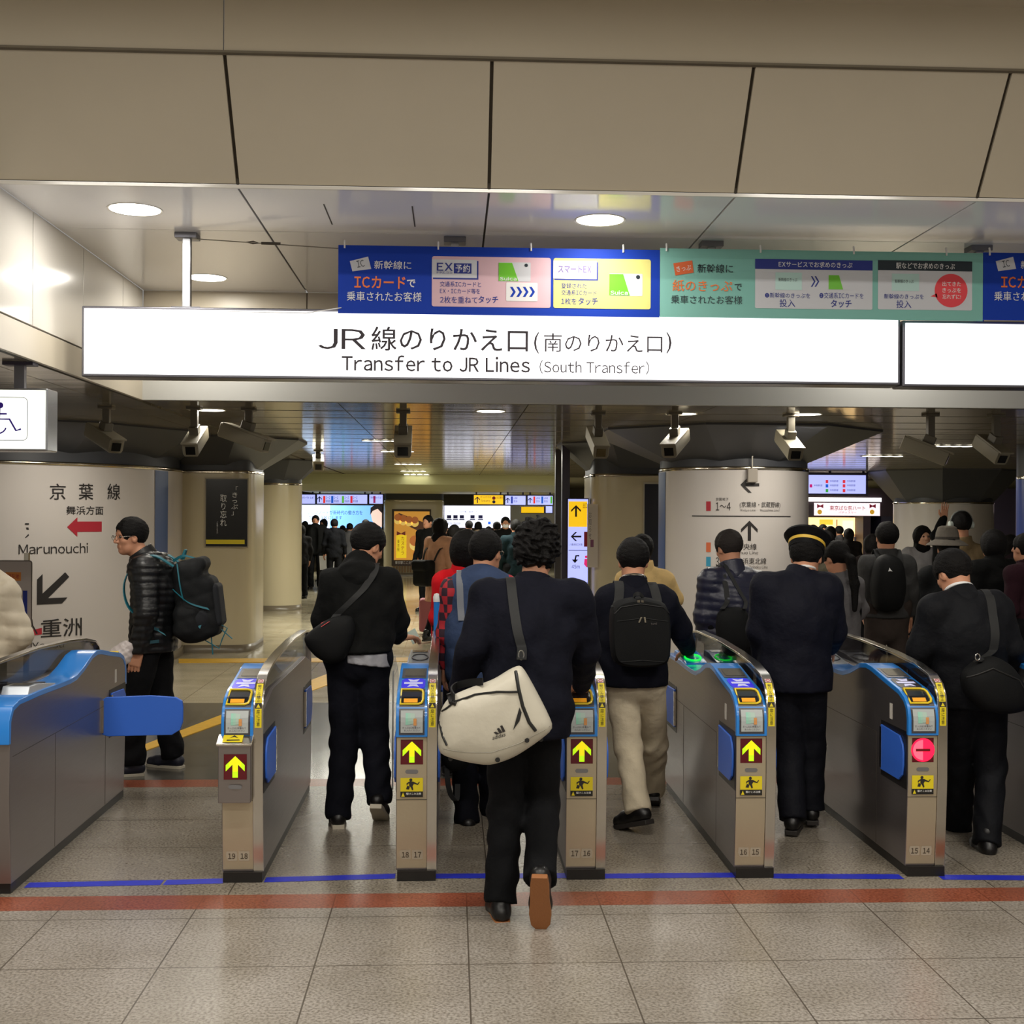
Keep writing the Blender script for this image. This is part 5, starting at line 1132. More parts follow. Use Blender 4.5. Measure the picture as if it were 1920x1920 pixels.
    # ---- jacket or coat
    if jacket:
        w = jacket.get('w', 1.0) * b; hz = jacket.get('hem', .80) * s; f = Field(*bbox([D[k] for k in ('pel', 'nec', 'shl', 'shr', 'ell', 'elr', 'wrl', 'wrr', 'che')] + [V3(D['pel'][0], D['pel'][1], hz)], .24 * s), cell)
        fl = jacket.get('flare', 0); low = D['pel'] + V3(0, 0, hz - D['pel'][2] - .03)
        f.cone(D['pel'], low, .165 * s * w, (.170 + fl) * s * w, .03, .72, lath); f.cone(D['pel'], D['wai'], .165 * s * w, .158 * s * w, .03, .74, lath).cone(D['wai'], D['che'], .158 * s * w, .172 * s * w, .04, .72, lat)
        f.cone(D['che'], D['nec'] - V3(0, 0, .10) * s, .165 * s * w, .10 * s * w, .05, .8, lat).cone(D['shl'], D['shr'], .068 * s * w, .068 * s * w, .06)
        for S_ in 'lr':
            f.cone(D['nec'] - V3(0, 0, .03) * s, D['sh' + S_], .058 * s, .058 * s * w, .05); sw = jacket.get('sl', 1.0)
            f.cone(D['sh' + S_], D['el' + S_], .072 * s * w * sw, .058 * s * w * sw, .035).cone(D['el' + S_], D['wr' + S_], .058 * s * w * sw, .043 * s * w * sw, .025)
        nk = D['nec']; kd = jacket.get('kind', 'cloth'); am = jacket.get('wr', .005)
        if kd == 'puffer':
            p_ = jacket.get('pitch', .055) * s; f.disp(lambda X: -.009 * np.abs(np.sin(X[..., 2] * PI / p_ + 1.2 * np.sin(X[..., 0] * 4))) ** .6 + .003 * np.sin(X[..., 0] * 60) * np.sin(X[..., 1] * 55))
        f.disp(lambda X: am * np.sin(X[..., 0] * 17 + X[..., 2] * 26 + 2 * np.sin(X[..., 2] * 13)) * .7 + am * np.sin(X[..., 0] * -31 + X[..., 2] * 21 + X[..., 1] * 20) * .5); f.disp(wrinkle(am * .5, 40, 11))
        f.plane((0, 0, hz), (0, jacket.get('hemtilt', 0), -1))
        for S_ in 'lr':
            dv = D['wr' + S_] - D['el' + S_]; f.cutlocal(D['wr' + S_] - dv / np.linalg.norm(dv) * jacket.get('cuff', .0) * s, dv, .06 * s) if np.linalg.norm((D['wr' + S_] - D['wai'])[:2]) > .235 * s else None
        f.cone(nk - V3(0, 0, .06) * s, nk + V3(0, .02, .12) * s, .058 * s, .066 * s, 0, mode='d')
        jk = skin('jacket', [f.mesh()], jacket['m'], root)
        ck = jacket.get('collar', 'stand')
        if ck:
            f = Field(*bbox([nk - V3(.16, .17, .15) * s, nk + V3(.16, .16, .13) * s], 0), .0048 if hcell < .0065 else min(cell, .009)); e_ = (hc - nk); e_ = e_ / np.linalg.norm(e_)
            if ck == 'stand': f.cone(nk - e_ * .045 * s, nk + e_ * .035 * s, .092 * s, .082 * s, .02); hh = .040
            elif ck == 'low': f.cone(nk - e_ * .045 * s, nk + e_ * .012 * s, .092 * s, .080 * s, .02); hh = .012
            elif ck == 'hood':
                f.cone(nk - e_ * .04 * s, nk + e_ * .02 * s, .096 * s, .090 * s, .02); f.cone(nk + V3(-.07, -.055, -.015) * s, nk + V3(.07, -.055, -.015) * s, .045 * s, .045 * s, .03).ell(nk + V3(0, -.09, -.06) * s, V3(.11, .05, .085) * s, None, .04); f.disp(wrinkle(.004, 40, 2)); hh = .030
            elif ck == 'scarf': f.cone(nk - e_ * .03 * s, nk + e_ * .05 * s, .100 * s, .098 * s, .02); f.disp(wrinkle(.008, 45, 4)); hh = .060
            f.plane(nk + e_ * (hh + .012) * s, e_) if ck != 'hood' else None
            f.cone(nk - e_ * .0 * s, nk + e_ * .16 * s, .061 * s, .070 * s, 0, mode='d')
            skin('collar' if ck != 'hood' else 'hood', [f.mesh()], jacket.get('cm', jacket['m']), root)
    if collar: 
        mb = MB(); e_ = (hc - D['nec']); e_ = e_ / np.linalg.norm(e_); nk = D['nec']; pts = []
        q1 = Vector((1, 0, 0)); q2 = Vector(np.cross(e_, V3(1, 0, 0)))
        pr_ = [Vector(nk + e_ * .030 * s) + (q1 * math.cos(a) * .069 * s + q2 * math.sin(a) * .069 * s) for a in [i * PI / 12 for i in range(24)]]
        mb.tube(pr_, .009, 8, closed=True); mb.build('shirt_collar', collar, root, smooth=True)
    if glasses:
        mb = MB()
        for sx in (-1, 1):
            mb.tube([hw(.031 * sx + .021 * math.cos(a), .100, .004 + .016 * math.sin(a)) for a in [i * PI / 8 for i in range(16)]], .0016, 6, closed=True); mb.tube([hw(.053 * sx, .104, .008), hw(.077 * sx, .06, .010), hw(.080 * sx, .005, .006)], .0016, 6)
        mb.tube([hw(-.010, .107, .008), hw(.010, .107, .008)], .0016, 6); mb.build('glasses', mat('wire_rim', (150, 140, 130), .25, .9), root, smooth=True)
    if mask:
        f = Field(*bbox([hc - .15, hc + .15], 0), hcell); f.ell(hw(0, .058, -.045), V3(.060, .052, .045) * s, nM, .01); skin('face_mask', [f.mesh()], WHT, root)
    return root, D, hw, nM
SOLE = mat('sole_dark', (40, 36, 34), .6)

def strap_over(root, pts, w, m, name='strap', wd=(1, 0, 0), thick=.006, parent=None):
    # smooth the control points with a Catmull-Rom curve
    P_ = [Vector(p) for p in pts]; out = []
    for i in range(len(P_) - 1):
        p0 = P_[max(0, i - 1)]; p1 = P_[i]; p2 = P_[i + 1]; p3 = P_[min(len(P_) - 1, i + 2)]
        for k in range(6):
            t = k / 6; out.append(.5 * ((2 * p1) + (-p0 + p2) * t + (2 * p0 - 5 * p1 + 4 * p2 - p3) * t * t + (-p0 + 3 * p1 - 3 * p2 + p3) * t ** 3))
    out.append(P_[-1]); return MB().ribbon(out, wd, w, thick).build(name, m, parent or root, smooth=True)

from mathutils.bvhtree import BVHTree
def strap_hug(root, person_root, at, pts, w, m, name='strap', lift=.006, start=None):
    """strap lying on the back of a figure: each point is dropped onto the clothing surface"""
    bm = bmesh.new()
    for ch in person_root.children:
        if ch.name.split('.')[0] in ('jacket', 'vest', 'hood', 'collar'): bm.from_mesh(ch.data)
    tree = BVHTree.FromBMesh(bm); dense = []
    for (a, b_) in zip(pts[:-1], pts[1:]):
        for k in range(10): dense.append((a[0] + (b_[0] - a[0]) * k / 10, a[1] + (b_[1] - a[1]) * k / 10))
    dense.append(pts[-1]); out = [Vector(start)] if start is not None else []; nor = []
    last = None
    for px, py in dense:
        q = Vector(at(px, py)); o = Vector((q.x, -1.2, q.z)); h, n, i, d = tree.ray_cast(o, Vector((0, 1, 0)))
        if h is None: break
        if last is not None and h.y - last.y > .05: break
        last = h; out.append(h + n * lift if n.y < 0 else h - n * lift)
    # over the top of the shoulder and out of sight
    if last is not None:
        z = last.z; y = last.y
        for k in range(1, 7):
            o = Vector((last.x, y + k * .022, 3)); h, n, i, d = tree.ray_cast(o, Vector((0, 0, -1)))
            if h is None: break
            out.append(h + Vector((0, 0, lift)))
    bm.free(); sm = out[:]
    for _ in range(3): sm = [sm[0]] + [(sm[i - 1] + sm[i] * 2 + sm[i + 1]) / 4 for i in range(1, len(sm) - 1)] + [sm[-1]]
    return MB().ribbon(sm, (1, 0, 0), w, .005).build(name, m, root, smooth=True)
# ============================================================ THE PEOPLE
class At:
    """local coordinates of a figure standing at depth Y0, measured where things stand in the hall"""
    def __init__(s, px, Y0): s.Y0 = Y0; s.x0 = P(px, 1300, Y0).x
    def __call__(s, px, py, dy=0): p = P(px, py, s.Y0 + dy); return (p.x - s.x0, dy, p.z)
    @property
    def loc(s): return (s.x0, s.Y0)
BLKJ = cloth('cloth_black', (25, 26, 26)); BLKT = cloth('trouser_black', (22, 23, 27)); NVYK = cloth('knit_navy', (22, 24, 42), .6, 180); NVYU = cloth('uniform_navy', (27, 29, 48), .2, 400, .7); SUIT = cloth('suit_black', (28, 30, 37), .2, 400, .7)
DNIM = cloth('denim_dark', (24, 26, 40), .5, 300); SHB = mat('shoe_black', (14, 13, 14), .4); GRYC = cloth('coat_grey', (104, 102, 104), .5, 150); CREAM = mat('puffer_cream', (214, 202, 180), .5, bump=.3, bscale=60)
PUFB = mat('puffer_black', (19, 20, 22), .38, bump=.25, bscale=90); PUFN = mat('puffer_navy', (32, 34, 54), .38, bump=.25, bscale=90); NYL = mat('nylon_black', (13, 14, 15), .7, bump=.25, bscale=420, spec=.2); STRAP = mat('strap_black', (22, 23, 24), .7, bump=.3, bscale=500); STRG = mat('strap_grey', (112, 116, 124), .7)
TEALM = mat('trim_teal', (20, 104, 120), .5); METAL = mat('buckle', (180, 178, 172), .2, 1)
m_soleb = mat('sole_gum', (150, 96, 54), .6, bump=.4, bscale=120); m_solew = mat('sole_white', (196, 188, 170), .6)

def pillow(name, at, outline, dy, front, back, m, parent, rows=((1, 0), (.97, .35), (.9, .62), (.72, .86), (.4, .98)), smooth=True):
    """soft bag from an outline; returns object and a function giving points on its front"""
    pts = [Vector(at(px, py, dy)) for px, py in outline]; c = sum(pts, Vector()) / len(pts); dense = []
    n = len(pts)
    for i in range(n):
        for k in range(4): dense.append(pts[i].lerp(pts[(i + 1) % n], k / 4))
    for _ in range(2): dense = [(dense[i - 1] + dense[i] * 2 + dense[(i + 1) % len(dense)]) / 4 for i in range(len(dense))]
    N = len(dense); vs = []; fs = []
    for sc, d in rows: vs += [c + (p - c) * sc + Vector((0, -front * d, 0)) for p in dense]
    vs.append(c + Vector((0, -front, 0)))
    for j in range(len(rows) - 1):
        for i in range(N): a = j * N + i; b_ = j * N + (i + 1) % N; fs.append((a, b_, b_ + N, a + N))
    k0 = (len(rows) - 1) * N; fs += [(k0 + i, k0 + (i + 1) % N, len(vs) - 1) for i in range(N)]
    o_ = len(vs)
    for sc, d in rows[1:]: vs += [c + (p - c) * sc + Vector((0, back * d, 0)) for p in dense]
    vs.append(c + Vector((0, back, 0)))
    for i in range(N): fs.append((i, o_ + i, o_ + (i + 1) % N, (i + 1) % N))
    for j in range(len(rows) - 2):
        for i in range(N): a = o_ + j * N + i; b_ = o_ + j * N + (i + 1) % N; fs.append((a, a + N, b_ + N, b_))
    k0 = o_ + (len(rows) - 2) * N; fs += [(k0 + i, len(vs) - 1, k0 + (i + 1) % N) for i in range(N)]
    mb = MB(); mb.add(vs, fs); o = mb.build(name, m, parent, smooth=True)
    def front_pt(px, py, lift=.002):
        q = Vector(at(px, py, dy)); v = q - c; r = max(1e-6, math.hypot(v.x, v.z)); a = math.atan2(v.z, v.x); best = 1e9; R = 1
        for p in dense:
            w = p - c; da = abs((math.atan2(w.z, w.x) - a + PI) % (2 * PI) - PI)
            if da < best: best = da; R = math.hypot(w.x, w.z)
        s_ = min(1, r / R); d = 0
        for (s1, d1), (s2, d2) in zip(rows, rows[1:] + ((0, 1),)):
            if s2 <= s_ <= s1: d = d1 + (d2 - d1) * (s1 - s_) / (s1 - s2); break
        q = c + v; q.y = c.y - front * d - lift
        k = (at.Y0 + q.y) / (at.Y0 + dy); 
        return Vector((q.x, q.y, q.z))
    return o, front_pt
def line_on(name, fp, pts, r, m, parent, flat=None):
    out = []
    for (a, b_) in zip(pts[:-1], pts[1:]):
        for k in range(5): out.append(fp(a[0] + (b_[0] - a[0]) * k / 5, a[1] + (b_[1] - a[1]) * k / 5))
    out.append(fp(*pts[-1])); return MB().tube(out, r, 6).build(name, m, parent, smooth=True)

# ---------- A: the man in the middle with the duffel bag
at = At(985, 5.2)
A_, D, hw, nM = person(at.loc, 0, 'person in navy jacket with white duffel bag, walking up in the centre', J=dict(
    hed=at(1006, 1032, .16), nec=at(1000, 1092, .10), shl=at(918, 1122, .06), shr=at(1076, 1124, .06), che=at(994, 1180, .04), wai=at(990, 1262, 0), pel=at(988, 1318, -.03), ell=at(884, 1216, -.02), wrl=at(862, 1290, .10), elr=at(1096, 1222, .12), wrr=at(1089, 1282, .42),
    hil=at(952, 1335, 0), hir=at(1014, 1335, 0), knl=at(948, 1525, .02), knr=at(1016, 1505, .06), anl=at(938, 1686, -.10), anr=at(1014, 1640, -.24)), head=(-.12, -.15), hcell=.005, cell=.010, hair='curly', skinm=SKIN,
    jacket=dict(m=NVYK, hem=.74, w=1.12, wr=.006, collar='low', sl=1.05), trousers=dict(m=BLKT, w=1.02, wr=.007, hem=.015), shoes=dict(m=SHB, sole=m_soleb), hands=('grip', 'grip'), feet=dict(r=dict(pitch=-1.15), l=dict(pitch=0)))
db = empty('duffel_bag', (at.x0, at.Y0, 0)); tag(db, 'white duffel bag with black trim slung at the hip of the man in the centre', 'duffel bag')
WB = mat('bag_white', (196, 190, 174), .45, bump=.5, bscale=24, var=.04); BT = mat('bag_trim', (22, 22, 22), .5)
panel, fp = pillow('bag_body', at, [(826, 1330), (842, 1306), (880, 1290), (926, 1274), (960, 1252), (978, 1246), (1000, 1284), (1024, 1330), (1040, 1366), (1004, 1394), (964, 1420), (918, 1436), (868, 1428), (822, 1414), (820, 1376)], -.33, .085, .10, WB, db)
line_on('zip', fp, [(829, 1332), (852, 1312), (890, 1298), (930, 1292), (972, 1292)], .0045, BT, db); line_on('end_piping', fp, [(966, 1256), (970, 1284), (978, 1318), (990, 1348), (1002, 1364)], .007, BT, db); line_on('end_piping', fp, [(824, 1352), (830, 1376), (838, 1392)], .005, BT, db)
line_on('top_trim', fp, [(842, 1300), (846, 1312), (856, 1314)], .012, BT, db); line_on('bottom_seam', fp, [(822, 1398), (870, 1404), (920, 1404), (970, 1388), (1030, 1358)], .0015, mat('seam_grey', (150, 146, 134), .6), db)
def onbag(name, pts, m, parent=db, f=None): f = f or fp; return obj(name, [f(a, b_, .004) for a, b_ in pts], [tuple(range(len(pts)))], m, parent)
onbag('black_inset', [(972, 1320), (966, 1340), (960, 1362), (972, 1345), (976, 1330)], BT)
for k, (x, y0) in enumerate(((924, 1366), (930, 1359), (936, 1354))): onbag('stripe_mark', [(x, y0), (x + 4, y0 - 1.5), (x + 11 - k * .5, 1368 - k * 2), (x + 5, 1370 - k * 2)], INK)
vs, fs = text_mesh('adidas', .02); obj('lettering', [fp(934 + v[0] * 24, 1373 - v[1] * 7 - v[0] * 7, .004) for v in vs], fs, INK, db)
for x, y in ((845, 1422), (932, 1419), (986, 1382), (1014, 1386)):
    q = fp(x, y, .004); mb = MB(); mb.lathe([(0, -.006), (.008, -.006), (.010, 0)], n=12); mb.v = [Vector((v.x, v.z, v.y)) + q for v in mb.v]; mb.build('base_stud', BT, db)
strap_over(db, [at(852, 1308, -.40), at(846, 1296, -.30), at(856, 1286, -.16), at(880, 1280, -.26), at(905, 1278, -.38)], .03, BT, 'carry_handle', (0, 0, 1))
strap_hug(db, A_, at, [(977, 1214), (968, 1180), (962, 1140), (958, 1090)], .040, STRAP, 'shoulder_strap', start=at(978, 1236, -.30))
mb = MB(); c_ = Vector(at(977, 1228, -.27)); mb.tube([c_ + Vector((.011 * math.cos(a), -.008, .018 * math.sin(a))) for a in [i * PI / 8 for i in range(16)]], .003, 6, closed=True); mb.build('strap_ring', METAL, db, smooth=True)

# ---------- B: man in black hoodie at gate 18 17
at = At(672, 6.72)
B_, D, hw, nM = person(at.loc, 0, 'person in black hooded jacket, head turned right, holding out a card', J=dict(
    hed=at(690, 1024, .12), nec=at(672, 1066, .05), shl=at(628, 1094, 0), shr=at(722, 1094, .04), che=at(678, 1130, .02), wai=at(676, 1190, 0), pel=at(668, 1236, -.03), ell=at(606, 1160, .02), wrl=at(616, 1215, .20), elr=at(744, 1166, .10), wrr=at(744, 1197, .33),
    hil=at(645, 1248, 0), hir=at(698, 1248, 0), knl=at(646, 1388, .03), knr=at(702, 1378, .04), anl=at(634, 1518, -.10), anr=at(711, 1490, -.06)), head=(-.85, -.45), hcell=.005, cell=.010, hair='short',
    jacket=dict(m=BLKJ, hem=.925, w=1.12, collar='hood', wr=.006), trousers=dict(m=DNIM, w=1.06, hem=.05, wr=.007), shoes=dict(m=SHB, sole=m_solew), hands=(None, 'pinch'), feet=dict(r=dict(pitch=-.55), l=dict(pitch=-.12)), handsdir=dict(r=(.75, .55, .03), l=None))
f = Field(at(640, 1260, -.25), at(745, 1200, .2), .008); f.cone(at(670, 1196, -.02), at(672, 1260, -.02), .172, .180, .02, .74, (1, 0, 0))
f.disp(lambda X: .004 * np.sin(X[..., 0] * 90 + X[..., 2] * 20)); f.plane(at(690, 1243, 0), (-.15, 0, -1)); f.plane(at(690, 1222, 0), (0, 0, 1)); f.plane(at(655, 1236, 0), (-1, 0, 0)); skin('shirt_tail', [f.mesh()], cloth('shirt_grey', (158, 158, 164), .5, 120), B_)
bb = empty('shoulder_bag', (at.x0, at.Y0, 0)); tag(bb, 'slouchy black shoulder bag with small red label on the hip of the hooded man', 'bag')
o, fp = pillow('bag_body', at, [(568, 1196), (590, 1176), (622, 1156), (660, 1152), (668, 1180), (660, 1212), (644, 1240), (618, 1246), (592, 1232), (576, 1214)], -.16, .07, .09, NYL, bb)
onbag('red_label', [(602, 1168), (618, 1160), (620, 1164), (604, 1174)], mat('label_red', (200, 40, 44), .5), bb, fp)
strap_hug(bb, B_, at, [(634, 1152), (656, 1130), (684, 1104), (704, 1070)], .042, STRAP, 'strap', start=at(624, 1166, -.20))
q = Vector(at(776, 1193, .50)); cd = empty('train_card', (at.x0 + q.x, at.Y0 + q.y, q.z)); tag(cd, 'pale green card held out in the right hand of the hooded man', 'card')
Mc = Matrix.Rotation(-.5, 3, 'Y') @ Matrix.Rotation(-.5, 3, 'X'); mb = MB(); mb.box((-.027, -.001, -.043), (.027, .001, .043)); mb.v = [Mc @ v for v in mb.v]; mb.build('card', mat('card_pale', (196, 214, 204), .4), cd, bevel=.001)
um = empty('clear_umbrella', (P(737, 1300, 6.86).x, 6.86, 0)); tag(um, 'folded clear plastic umbrella hanging beside the hooded man\'s right leg', 'umbrella')
mb = MB(); mb.lathe([(.004, .30), (.010, .36), (.030, .52), (.042, .66), (.030, .80), (.012, .88)], n=14); um_c = mb.build('canopy', mat('clear_plastic', (176, 176, 176), .12, alpha=.35), um, smooth=True)
MB().tube([(0, 0, .14), (0, 0, .80)], .005, 6).build('shaft', mat('shaft_white', (210, 210, 208), .3), um)

# ---------- C: man at left with rucksack
C_ = G(292, 1436); Cx, Cy = C_.x, 8.05
C_root, D, hw, nM = person((Cx, Cy), PI / 2, 'person in black puffer jacket and glasses standing side-on at left, wearing a rucksack', H=1.70, J=dict(pel=(0, -.02, .88), wai=(0, -.02, 1.04), che=(0, -.03, 1.20), nec=(-.01, .04, 1.385), hed=(-.02, .13, 1.515), shl=(-.17, .0, 1.31), shr=(.17, -.02, 1.31),
    ell=(-.24, -.03, 1.05), wrl=(-.21, .03, .80), elr=(.24, -.02, 1.05), wrr=(.23, .03, .80), hil=(-.09, 0, .86), hir=(.09, -.02, .86), knl=(-.12, .07, .48), knr=(.09, -.04, .48), anl=(-.14, .07, .09), anr=(.10, -.13, .09)), head=(.62, -.10), hcell=.0045, cell=.010, hair='short', glasses=True,
    jacket=dict(m=PUFB, kind='puffer', hem=.78, w=1.14, collar='stand', wr=.003, pitch=.045), trousers=dict(m=BLKT, w=1.12, hem=.02, wr=.007), shoes=dict(m=mat('trainer_navy', (26, 28, 44), .5), sole=m_solew), feet=dict(l=dict(yaw=.1), r=dict(yaw=-.25)))
rk = empty('rucksack', (Cx, Cy, 0), PI / 2); tag(rk, 'large dark rucksack with teal straps on the back of the man in glasses', 'rucksack')
f = Field((-.22, -.55, .76), (.22, -.05, 1.46), .009); f.box((0, -.27, 1.10), (.15, .10, .265), npM(Matrix.Rotation(-.10, 3, 'X')), .07, .02).box((0, -.365, 1.07), (.125, .075, .20), npM(Matrix.Rotation(-.12, 3, 'X')), .06, .03).box((0, -.25, .97), (.175, .08, .10), None, .05, .03).box((0, -.27, 1.33), (.11, .10, .045), npM(Matrix.Rotation(-.3, 3, 'X')), .04, .02)
f.disp(wrinkle(.0015, 30, 8)); f.disp(lambda X: .003 * np.abs(np.sin(X[..., 2] * 26 + X[..., 1] * 9)) ** 8); skin('pack_body', [f.mesh()], mat('pack_charcoal', (17, 19, 21), .7, spec=.25, bump=.3, bscale=260), rk)
f = Field((-.18, -.50, .9), (.18, -.24, 1.4), .009); f.ell((-.10, -.30, .99), (.06, .10, .10), None, .01).box((0, -.43, 1.08), (.10, .03, .14), npM(Matrix.Rotation(-.12, 3, 'X')), .028, .01); skin('front_pocket', [f.mesh()], mat('pack_grey', (32, 34, 38), .7, spec=.25, bump=.3, bscale=260), rk)
strap_over(rk, [(-.12, -.17, 1.33), (-.16, -.05, 1.40), (-.15, .07, 1.34), (-.155, .13, 1.22), (-.175, .10, 1.08), (-.19, -.02, .97)], .035, TEALM, 'shoulder_strap', (1, 0, .2)); strap_over(rk, [(.12, -.17, 1.33), (.15, -.05, 1.40), (.14, .07, 1.34), (.15, .13, 1.2)], .035, TEALM, 'shoulder_strap', (1, 0, .2))
for pts in ([(-.156, -.20, 1.35), (-.165, -.22, 1.22), (-.160, -.24, 1.12)], [(-.160, -.18, 1.18), (-.168, -.28, 1.10), (-.150, -.40, 1.06)], [(-.185, -.02, 1.04), (-.205, -.07, .95), (-.20, -.14, .90)], [(-.135, -.36, 1.0), (-.150, -.34, .94)], [(-.04, -.30, 1.375), (-.06, -.22, 1.395), (-.04, -.15, 1.36)]): strap_over(rk, pts, .018, TEALM, 'compression_strap', (0, .6, .8))
strap_over(rk, [(-.20, -.10, .93), (-.235, -.04, .95), (-.245, .03, .91), (-.23, -.02, .86), (-.20, -.10, .86)], .02, mat('trim_teal_dark', (12, 62, 74), .5), 'hip_belt', (0, 0, 1))
for pts in ([(-.05, -.36, .85), (-.06, -.45, .80), (-.06, -.47, .86), (-.05, -.50, .93), (-.05, -.46, .95)], [(-.06, -.40, .88), (-.06, -.41, .76)], [(-.04, -.46, .92), (-.04, -.53, .86)]): MB().tube(pts, .004, 6).build('loose_cord', TEALM, rk, smooth=True)
MB().tube([(-.03, -.20, 1.37), (-.02, -.22, 1.43), (.02, -.22, 1.43), (.03, -.20, 1.37)], .008, 8).build('haul_loop', TEALM, rk, smooth=True)
# plastic bag on the far end of the wide gate
q = P(226, 1226, 7.55); pb = Field((q.x - .12, 7.42, q.z - .13), (q.x + .12, 7.68, q.z + .12), .008); pb.ell((q.x, 7.55, q.z - .01), (.070, .045, .065), None, .01).ell((q.x + .03, 7.55, q.z + .04), (.045, .025, .04), None, .02); pb.disp(lambda X: .007 * np.abs(np.sin(X[..., 0] * 70 + X[..., 2] * 60) * np.sin(X[..., 2] * 90 - X[..., 0] * 50)) ** .7 - .004)
tag(skin('plastic_bag', [pb.mesh()], mat('film_white', (206, 196, 194), .25, alpha=.75)), 'crumpled white plastic bag in the hand of the man with rucksack', 'plastic bag')

# ---------- D: person in white down jacket at the left edge
at = At(-42, 8.2)
person(at.loc, .2, 'person in cream down jacket cut off by the left edge', J=dict(hed=at(-46, 1010), nec=at(-44, 1062), shl=at(-92, 1100), shr=at(4, 1112), ell=at(-105, 1180), elr=at(34, 1192, -.02), wrr=at(8, 1240, .14), wrl=at(-90, 1240, .14), wai=at(-42, 1170), che=at(-42, 1120), pel=at(-42, 1220)), hcell=.010, cell=.012,
       jacket=dict(m=CREAM, kind='puffer', hem=.70, w=1.22, pitch=.095, wr=.004), trousers=dict(m=BLKT), shoes=dict(m=SHB))

# ---------- E: man in blue vest over a plaid shirt, ahead of A
at = At(900, 6.75); PLAID = mat('plaid_red', (150, 34, 44), .8); nt = PLAID.node_tree; ck = nt.nodes.new('ShaderNodeTexChecker'); ck.inputs['Scale'].default_value = 22; ck.inputs['Color1'].default_value = lin((170, 34, 46)); ck.inputs['Color2'].default_value = lin((44, 22, 38))
nt.links.new([n_ for n_ in nt.nodes if n_.type == 'TEX_COORD'][0].outputs['Object'], ck.inputs['Vector']); nt.links.new(ck.outputs['Color'], nt.nodes['Principled BSDF'].inputs['Base Color'])
E_, D, hw, nM = person(at.loc, 0, 'person in slate blue vest over red plaid sleeves, behind the duffel bag', J=dict(hed=at(912, 1036, .08), nec=at(902, 1080, .03), shl=at(850, 1108, 0), shr=at(952, 1108, 0), che=at(902, 1150), wai=at(900, 1210), pel=at(896, 1262), ell=at(838, 1186, .02), wrl=at(834, 1244, .08),
    elr=at(960, 1190), wrr=at(955, 1240, .1), hil=at(872, 1275), hir=at(922, 1275), knl=at(868, 1412, .04), knr=at(920, 1412), anl=at(876, 1532, -.08), anr=at(922, 1512, .1)), head=(-.55, -.1), hcell=.006, cell=.011, jacket=dict(m=PLAID, hem=.80, w=.98, collar=None), trousers=dict(m=DNIM, w=1.0), shoes=dict(m=SHB, sole=mat('sole_grey', (150, 148, 150), .6)), feet=dict(l=dict(pitch=-.35)), glasses=True)
VEST = cloth('vest_slate', (54, 68, 98), .4, 200); f = Field(at(830, 1300, -.3), at(975, 1060, .3), .010); f.cone(at(900, 1250), at(901, 1180), .190, .188, .03, .76, (1, 0, 0)).cone(at(901, 1180), at(902, 1115), .188, .165, .04, .78, (1, 0, 0)).cone(at(868, 1106), at(936, 1106), .085, .085, .05)
f.disp(lambda X: -.006 * np.abs(np.sin(X[..., 2] * 30)) ** .5); f.plane(at(900, 1285), (0, 0, -1)); skin('vest', [f.mesh()], VEST, E_)
f = Field(at(860, 1110, -.2), at(950, 1050, .25), .007); f.cone(at(901, 1092, .02), at(906, 1072, .05), .098, .088, .01).plane(at(906, 1072, .05), (.1, .3, 1)).cone(at(903, 1084, .03), at(908, 1060, .06), .074, .074, 0, mode='d'); skin('collar', [f.mesh()], cloth('collar_navy', (24, 26, 48)), E_)
vs, fs = text_mesh('munsingwear', .03); q = Vector(at(902, 1080, 0.025)); 
obj('collar_lettering', [q + Vector((.1005 * math.sin((v[0] * .235) / .1005 + .05), -.1005 * math.cos((v[0] * .235) / .1005 + .05), v[1] * .034 - v[0] * .01)) for v in vs], fs, WHT, E_)
strap_hug(E_, E_, at, [(866, 1160), (864, 1130), (862, 1084)], .036, STRG, 'bag_strap')
eb = empty('hip_bag', (at.x0, at.Y0, 0)); tag(eb, 'black hip bag with dangling strap below the white duffel', 'bag'); pillow('bag_body', at, [(824, 1395), (830, 1370), (880, 1366), (890, 1400), (880, 1440), (845, 1448), (828, 1430)], -.22, .05, .06, NYL, eb)
strap_over(eb, [at(838, 1440, -.24), at(840, 1470, -.24), at(846, 1492, -.23), at(856, 1500, -.22), at(858, 1470, -.2)], .028, STRAP, 'loose_strap')
# ---------- F: person in red jacket
at = At(868, 7.9)
person(at.loc, 0, 'person in bright red jacket with dark bobbed hair, ahead of the blue vest', J=dict(hed=at(874, 1034), nec=at(870, 1070), shl=at(832, 1094), shr=at(912, 1094), che=at(870, 1140), wai=at(868, 1190), pel=at(868, 1225), ell=at(822, 1160), elr=at(918, 1160), wrl=at(824, 1210, .1), wrr=at(916, 1210, .1)), hcell=.008, hair='bob', jacket=dict(m=cloth('jacket_red', (206, 24, 34), .3, 150), hem=.86), trousers=dict(m=BLKT), shoes=dict(m=SHB))

